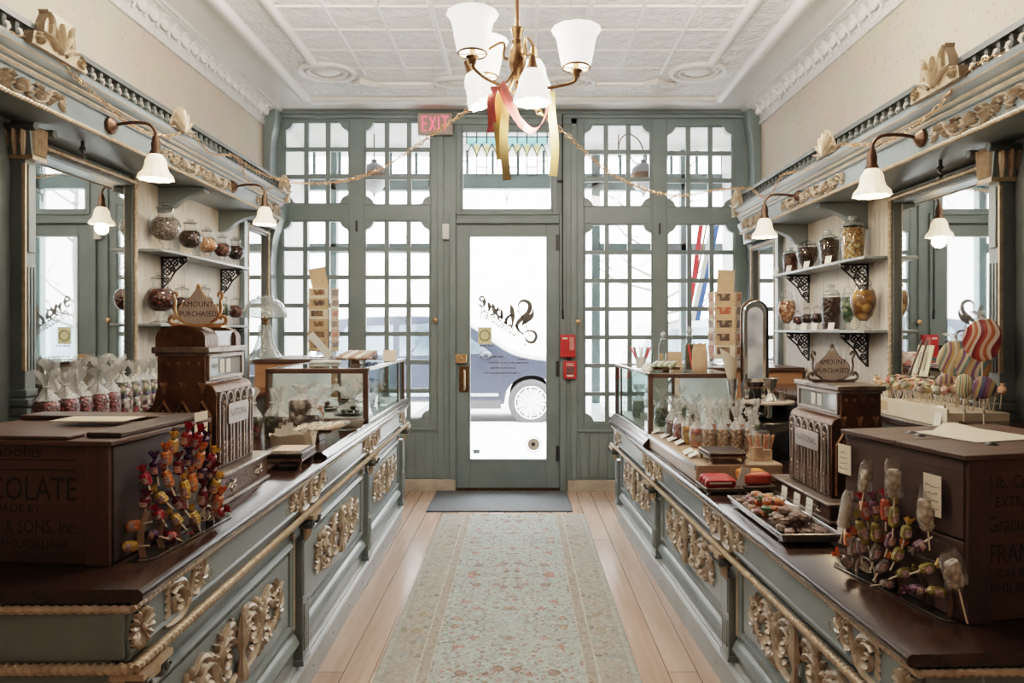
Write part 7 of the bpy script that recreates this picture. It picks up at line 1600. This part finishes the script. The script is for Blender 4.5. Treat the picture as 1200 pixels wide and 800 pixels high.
part('funnel', MB().lathe([(.0, .235), (.012, .235), (.020, .26), (.026, .30), (.031, .345), (.033, .348), (.029, .348), (.022, .29), (0, .262)], 24), CHROME, hs); part('stem', MB().lathe([(0, 0), (.045, 0), (.046, .008), (.012, .014), (.011, .10), (.018, .16), (.011, .20), (.012, .237), (0, .238)], 18), BRONZE, hs)
part('side_lever', MB().tube([(0, 0, .215), (-.045, -.01, .224), (-.075, -.012, .226)], [.006, .006, .009], 8), WHITEC, hs)
pk = MB(); vs = []; n = 20
for i in range(6):
    t_ = i/5
    for j in range(n): a_ = 2*PI*j/n; r_ = .006+.040*t_; vs.append((r_*math.cos(a_)-.020*t_, r_*math.sin(a_), .20*t_*(1-.16*math.cos(a_)*t_)))
pk.add(vs, [(i*n+j, i*n+(j+1) % n, (i+1)*n+(j+1) % n, (i+1)*n+j) for i in range(5) for j in range(n)]); solo('paper_cone', pk, CREAM, 'cream paper cone bag standing in the nickel funnel', 'paper cone', (1.125, 3.62, ZS+.275), recalc=False)
# ================================================================== inside and on top of the right case
ZC2 = .82+.022
for i, (px, Y) in enumerate(((748, 4.75), (762, 4.55), (775, 4.35), (800, 4.62))): bag(('farthest', 'second', 'nearest', 'rightmost')[i]+' bag of dark green sweets inside the right glass case', GREENC, (XP(px, Y), Y, ZC2), .085, .07, .12, .11, .3*i, 110+i, 'green bags in the right case')
m = MB().box(-.03, -.001, 0, .03, .001, .085, Matrix.Rotation(-.3, 4, 'X')); solo('price_card', m, WHITEC, 'white tent card inside the right glass case near its aisle side', 'card', (.80, 4.35, ZC2), .3)
for i, (px, Y) in enumerate(((790, 4.25), (812, 4.3))): bag(('left', 'right')[i]+' bag of grey-green mints at the front of the right glass case', GRENC, (XP(px, Y), Y, ZC2), .08, .07, .09, .11, .2, 120+i)
ZT2 = .82+.375
cup = thing('straw_cup', 'white cup of pink and blue candy straws on the right case top', 'cup', (XP(751, 4.62), 4.62, ZT2)); part('cup_wall', MB().lathe([(0, 0), (.030, 0), (.036, .075), (.033, .075), (.027, .004), (0, .004)], 20), WHITEP, cup)
for k in range(8):
    a_ = 2*PI*k/8; c_ = (pm('pink_straw', (.75,.14,.22), rough=.4), pm('blue_straw', (.30,.55,.62), rough=.4), WHITEC, pm('red_straw', (.70,.08,.08), rough=.4))[k % 4]; d = V(math.cos(a_)*.055, math.sin(a_)*.03, .13)
    o = solo('candy_straw', MB().tube([(0, 0, 0), tuple(d)], .0055, 7), c_, ('pink', 'blue', 'white', 'red')[k % 4]+' candy straw leaning '+('left' if math.cos(a_) < -.3 else 'right' if math.cos(a_) > .3 else 'upright' if k == 2 else 'back')+' in the white cup on the right case', 'straw', (XP(751, 4.62)+.012*math.cos(a_), 4.62+.012*math.sin(a_), ZT2+.012), group='candy straws')
def stopper(label, loc, d, h, inner):
    t = thing('stoppered_jar', label, 'jar', loc); r = d/2
    part('jar_glass', MB().lathe([(0, 0), (r*.92, 0), (r, .008), (r, h*.62), (r*.9, h*.68), (r*.62, h*.72), (r*.66, h*.745), (0, h*.745)], 20), JARG, t, smooth=50); part('stopper', MB().lathe([(r*.5, h*.745), (r*.7, h*.77), (r*.35, h*.80), (r*.62, h*.86), (r*.6, h*.92), (r*.25, h*.97), (0, h)], 20), CRYST, t)
    return t
j1 = stopper('clear stoppered jar with a few candy sticks on the right case top', (XP(777.5, 4.42), 4.42, ZT2), .062, .255, None)
for k in range(5): part('candy_stick', MB().tube([(.012*math.cos(k*1.3), .012*math.sin(k*1.3), .008), (.018*math.cos(k*1.3+.4), .018*math.sin(k*1.3+.4), .105)], .0055, 7), (STK[2], WHITEC, STK[1])[k % 3], j1)
j2 = stopper('stoppered jar packed with dark sticks and one red stick on the right case top', (XP(808, 4.30), 4.30, ZT2), .062, .285, None)
part('dark_sticks', MB().lathe([(0, .008), (.027, .008), (.027, .165), (.02, .172), (0, .172)], 14, flute=lambda a_, t_: 1+.06*math.cos(9*a_)), pm('dark_liquorice', (.05,.045,.03), (.10,.10,.06), scale=30, rough=.4), j2); part('red_stick', MB().tube([(.012, -.027, .01), (-.014, -.027, .165)], .006, 7), pm('red_straw', (.70,.08,.08), rough=.4), j2)
t0 = footed_tray('little wooden tray of green wrapped bars on the right case top', (XP(779, 4.16), 4.16, ZT2), RROT, .17, .12, .035, TRAYW)
GRW = pm('green_bar_wrapper', (.16,.20,.10), (.45,.45,.36), scale=30, rough=.35)
for k in range(4): o = solo('candy_bar', superblock(.13, .034, .022, seed=k), GRW, ('leftmost', 'second', 'third', 'rightmost')[k]+' green wrapped bar on the little tray on the right case', 'candy bar', (XP(779, 4.16)-.055+.034*k, 4.16, ZT2+.036), group='green bars on the case', smooth=60); o.rotation_euler = (0, -.2, 1.1)
for k in range(3): o = solo('wrapped_bar', superblock(.12, .03, .018, seed=k), WHITEC, ('lowest', 'middle', 'top')[k]+' white wrapped bar spilling left of the little tray on the right case', 'candy bar', (XP(764, 4.15)-.01*k, 4.15+.03*k, ZT2+.004+.012*k), group='white bars on the case', smooth=60); o.rotation_euler = (0, -.25, .6+.2*k)
kb = thing('paper_bag', 'plain kraft paper bag standing on the right case top before the postcard rack', 'bag', (XP(820, 4.12), 4.12, ZT2), .1)
part('bag_body', superblock(.085, .05, .155, n=12, e=.25, lump=.03), KRAFT, kb, smooth=30); part('bag_mouth', MB().prism([(-.04, 0), (.04, 0), (.036, .028), (.018, .022), (0, .030), (-.02, .022), (-.038, .028)], -.006, .006, lambda a_, c_, hh: V(a_, hh, .150+c_)), KRAFT, kb)
solo('paper_stack', MB().box(-.09, -.10, 0, .09, .10, .022), WHITEC, 'flat stack of white papers on the right case top beneath the postcard rack', 'papers', (1.10, 4.75, ZT2), .1, bevel=.002)
solo('magazine', MB().box(-.10, -.06, 0, .10, .06, .006), pm('printed_leaflet', (.60,.60,.60), (.10,.11,.13), scale=16, rough=.5, contrast=(.45, .55)), 'printed leaflet lying on the white papers on the right case top', 'leaflet', (1.10, 4.70, ZT2+.0225), .2)
m = MB().box(-.05, -.001, 0, .05, .001, .115, Matrix.Rotation(-.15, 4, 'X')); solo('small_card', m, KRAFT, 'tan card standing between the two stoppered jars on the right case', 'card', (XP(791, 4.5), 4.5, ZT2+.0005), .1)
rack('wire postcard rack with a blank header card, on the far right oak cabinet', (1.56, 5.22, 1.185), ((-PI/2-.28, .155, .09, 'left front'), (-PI/2+1.0, .15, .09, 'right front'), (PI+.1, .12, .09, 'left'), (.55, .12, .09, 'right')), 5, 4, 'right', .15, .1)
m = MB(); m.box(-.065, -.001, -.01, .065, .001, .17); solo('header_card', m, KRAFT, 'blank tan header card on top of the right postcard rack', 'card', (1.54, 5.14, 1.185+.55), .05).rotation_euler = (0, .06, .05)
solo('parcel', superblock(.13, .10, .11, seed=8, e=.6), pm('floral_parcel', (.70,.62,.60), (.45,.16,.12), scale=22, rough=.6, contrast=(.5, .62)), 'white and orange floral parcel perched left of the right postcard rack', 'parcel', (XP(818, 4.95), 4.95, 1.185+.0), smooth=60)
# ================================================================== lollipop box and swirl pops on the right back counter
ZB = 1.07
bxp = V(1.78, 2.93, ZB); lb_ = thing('lollipop_box', 'long cream box crowded with small wrapped lollipops on the right back counter', 'box', bxp, 0)
part('box_front', MB().box(-.125, -.28, 0, -.115, .28, .075), CREAM, lb_, bevel=.002); part('box_shell', MB().box(-.115, -.28, 0, .12, .28, .06), CREAM, lb_, bevel=.003)
part('front_label', MB().box(-.127, .15, .02, -.1255, .24, .06), KRAFT, lb_)
SMC = [pm(f'small_pop_{i}', c_, c2_, scale=60, rough=.3, contrast=(.45, .55)) for i, (c_, c2_) in enumerate((((.62,.22,.10), (.7,.5,.35)), ((.62,.50,.36), (.5,.3,.2)), ((.25,.30,.18), (.5,.5,.4)), ((.55,.14,.12), (.7,.5,.42)), ((.60,.42,.18), (.7,.6,.4)), ((.50,.42,.36), (.32,.24,.2))))]
spm = []
for mt in SMC: b_ = MB().ball((0, 0, .075), (.017, .015, .018), 9); b_.tube([(0, 0, .09), (0, 0, .10)], [.004, .010], 7); spm.append((b_.mesh('wrapper', mt), MB().tube([(0, 0, 0), (0, 0, .06)], .002, 5).mesh('stick', WAX)))
SN = ['orange', 'tan', 'green', 'red', 'golden', 'brown']; q = random.Random(9)
for r_ in range(6):
    for k in range(14):
        i = q.randrange(6); t = thing('small_lollipop', f'small {SN[i]} wrapped lollipop crowded into the long cream box on the right', 'lollipop', (bxp.x-.105+.04*r_, bxp.y-.26+.04*k, ZB+.058+.022*q.random()), q.uniform(0, 6), f'small {SN[i]} lollipops in the cream box'); t.rotation_euler = (q.uniform(-.25, .25), q.uniform(-.3, .2)-.12*(r_ == 0), q.uniform(0, 6) if r_ else 0)
        mkobj('wrapper', spm[i][0], t); mkobj('stick', spm[i][1], t)
def swirl_mat(n, cols, sc_, dist):
    m, nt, out = nodes_of(n); p = N(nt, 'ShaderNodeBsdfPrincipled', Roughness=.25)
    tc = N(nt, 'ShaderNodeTexCoord'); w_ = N(nt, 'ShaderNodeTexWave', Scale=sc_, Distortion=dist, Detail=0); w_.inputs['Detail Scale'].default_value = 1.2; w_.wave_profile = 'SAW'; L(nt, tc.outputs['Object'], w_.inputs['Vector'])
    r = N(nt, 'ShaderNodeValToRGB'); e = r.color_ramp.elements; r.color_ramp.interpolation = 'CONSTANT'
    for i, c_ in enumerate(cols): el = e[i] if i < 2 else e.new(i/len(cols)); el.position = i/len(cols); el.color = c4(srgb(c_))
    L(nt, w_.outputs['Fac'], r.inputs[0]); L(nt, r.outputs[0], p.inputs['Base Color']); L(nt, p.outputs[0], out.inputs[0]); return m
SW = [swirl_mat('purple_swirl', ['#6e5268', '#b8a68a', '#7d6478', '#b59a68'], 9, 3), swirl_mat('cream_swirl', ['#cdbf9c', '#7f8f78', '#d8cfb4', '#a9895a', '#e0d6c0'], 16, 2), swirl_mat('violet_swirl', ['#64506a', '#8c6672', '#b39c74', '#5b617a'], 8, 5), swirl_mat('pastel_swirl', ['#b8a684', '#74888a', '#c9bca0', '#86667a', '#b5945f', '#cfc6b0'], 5.5, 7), swirl_mat('teal_swirl', ['#b8a684', '#77607a', '#cdc3aa', '#68868a', '#a98560'], 5.5, 8), swirl_mat('red_swirl', ['#a4483f', '#cfab98', '#b56a48', '#dcc9b8', '#7d343b'], 6, 8)]
stand = thing('swirl_pop_block', 'low dark block holding the big flat swirl lollipops beside the cream box', 'stand', (1.83, 2.66-.06, ZB)); part('block', MB().box(-.13, -.17, 0, .12, .095, .028), DARKW, stand, bevel=.004)
for (px, py, X, w_, h_, si, lb, st_) in ((1107, 450, 1.70, .060, .085, 0, 'small purple swirl lollipop, nearest the cream box', .10), (1130, 452, 1.72, .062, .095, 1, 'small cream and green swirl lollipop in the middle of the front row', .10), (1153, 454, 1.73, .078, .085, 2, 'small violet swirl lollipop at the right of the front row', .10),
                                  (1120, 420, 1.80, .135, .150, 3, 'large pastel swirl lollipop with purple and yellow waves', .2), (1141, 424, 1.82, .125, .155, 4, 'large teal and cream swirl lollipop right of the pastel one', .2), (1151, 398, 1.82, .13, .17, 5, 'large red and orange swirl lollipop highest at the right', .25)):
    Y = X*800/(px-610); z = EYE+(387-py)*Y/800; t = thing('swirl_lollipop', lb, 'lollipop', (X, Y, z), -.50)
    a_ = MB(); vs = []; n = 28
    for kk, zz in ((.0, -.008), (.85, -.008), (1, -.003), (1, .003), (.85, .008), (.0, .008)):
        for j in range(n): q_ = 2*PI*j/n; f = 1+.04*math.sin(3*q_+si)+.03*math.sin(2*q_); vs.append((w_/2*max(kk, .01)*f*math.cos(q_), zz, h_/2*max(kk, .01)*f*math.sin(q_)))
    a_.add(vs, [(i*n+j, i*n+(j+1) % n, (i+1)*n+(j+1) % n, (i+1)*n+j) for i in range(5) for j in range(n)]); part('candy_disc', a_, SW[si], t, smooth=50)
    part('stick', MB().tube([(0, 0, -h_*.46), (0, 0, -(z-ZB-.026))], .003, 6), WAX, t); part('clear_wrap', MB().shell([(h_*.04, 0), (h_*.02, .012), (h_*.07, .035)], 12, (0, 0, -h_*.52-.02), Matrix.Rotation(PI, 3, 'X')) if si < 3 else gather(.05, .03, h_*.46, .035, si), CELLOF, t, recalc=False)
m = MB().box(-.001, -.022, 0, .001, .022, .085, Matrix.Rotation(.2, 4, 'Y')); solo('price_card', m, WHITEC, 'white price card standing at the near corner of the cream lollipop box', 'card', (1.645, 2.70, ZB), 0)
ea = thing('framed_card', 'cream framed notice on a small easel leaning before the right mirror', 'card', (1.93, 3.36, ZB)); ME = Matrix.Rotation(.22, 4, 'Y')
part('notice', MB().box(-.002, -.065, .155, .002, .065, .315, ME), pm('notice_cream', (.66,.66,.48), (.62,.62,.44), rough=.7), ea); part('printed_border', MB().box(-.004, -.035, .19, -.0025, .035, .28, ME), pm('notice_print', (.50,.49,.35), (.42,.40,.28), scale=40, rough=.7), ea)
el = MB(); 
for y in (-.05, .05): el.tube([(-.05, y, 0), (.06, y*.4, .33)], .005, 6)
el.tube([(.10, 0, 0), (.06, 0, .33)], .005, 6).box(-.03, -.07, .148, .035, .07, .156); part('easel', el, CASEW, ea)
m = MB(); m.box(-.002, -.04, .0, .002, .04, .21, Matrix.Rotation(.1, 4, 'Y')); solo('small_card', m, pm('grey_card', (.34,.34,.31), (.30,.30,.27), rough=.6), 'small grey card standing right of the cream notice before the right mirror', 'card', (1.96, 3.17, ZB+.001))
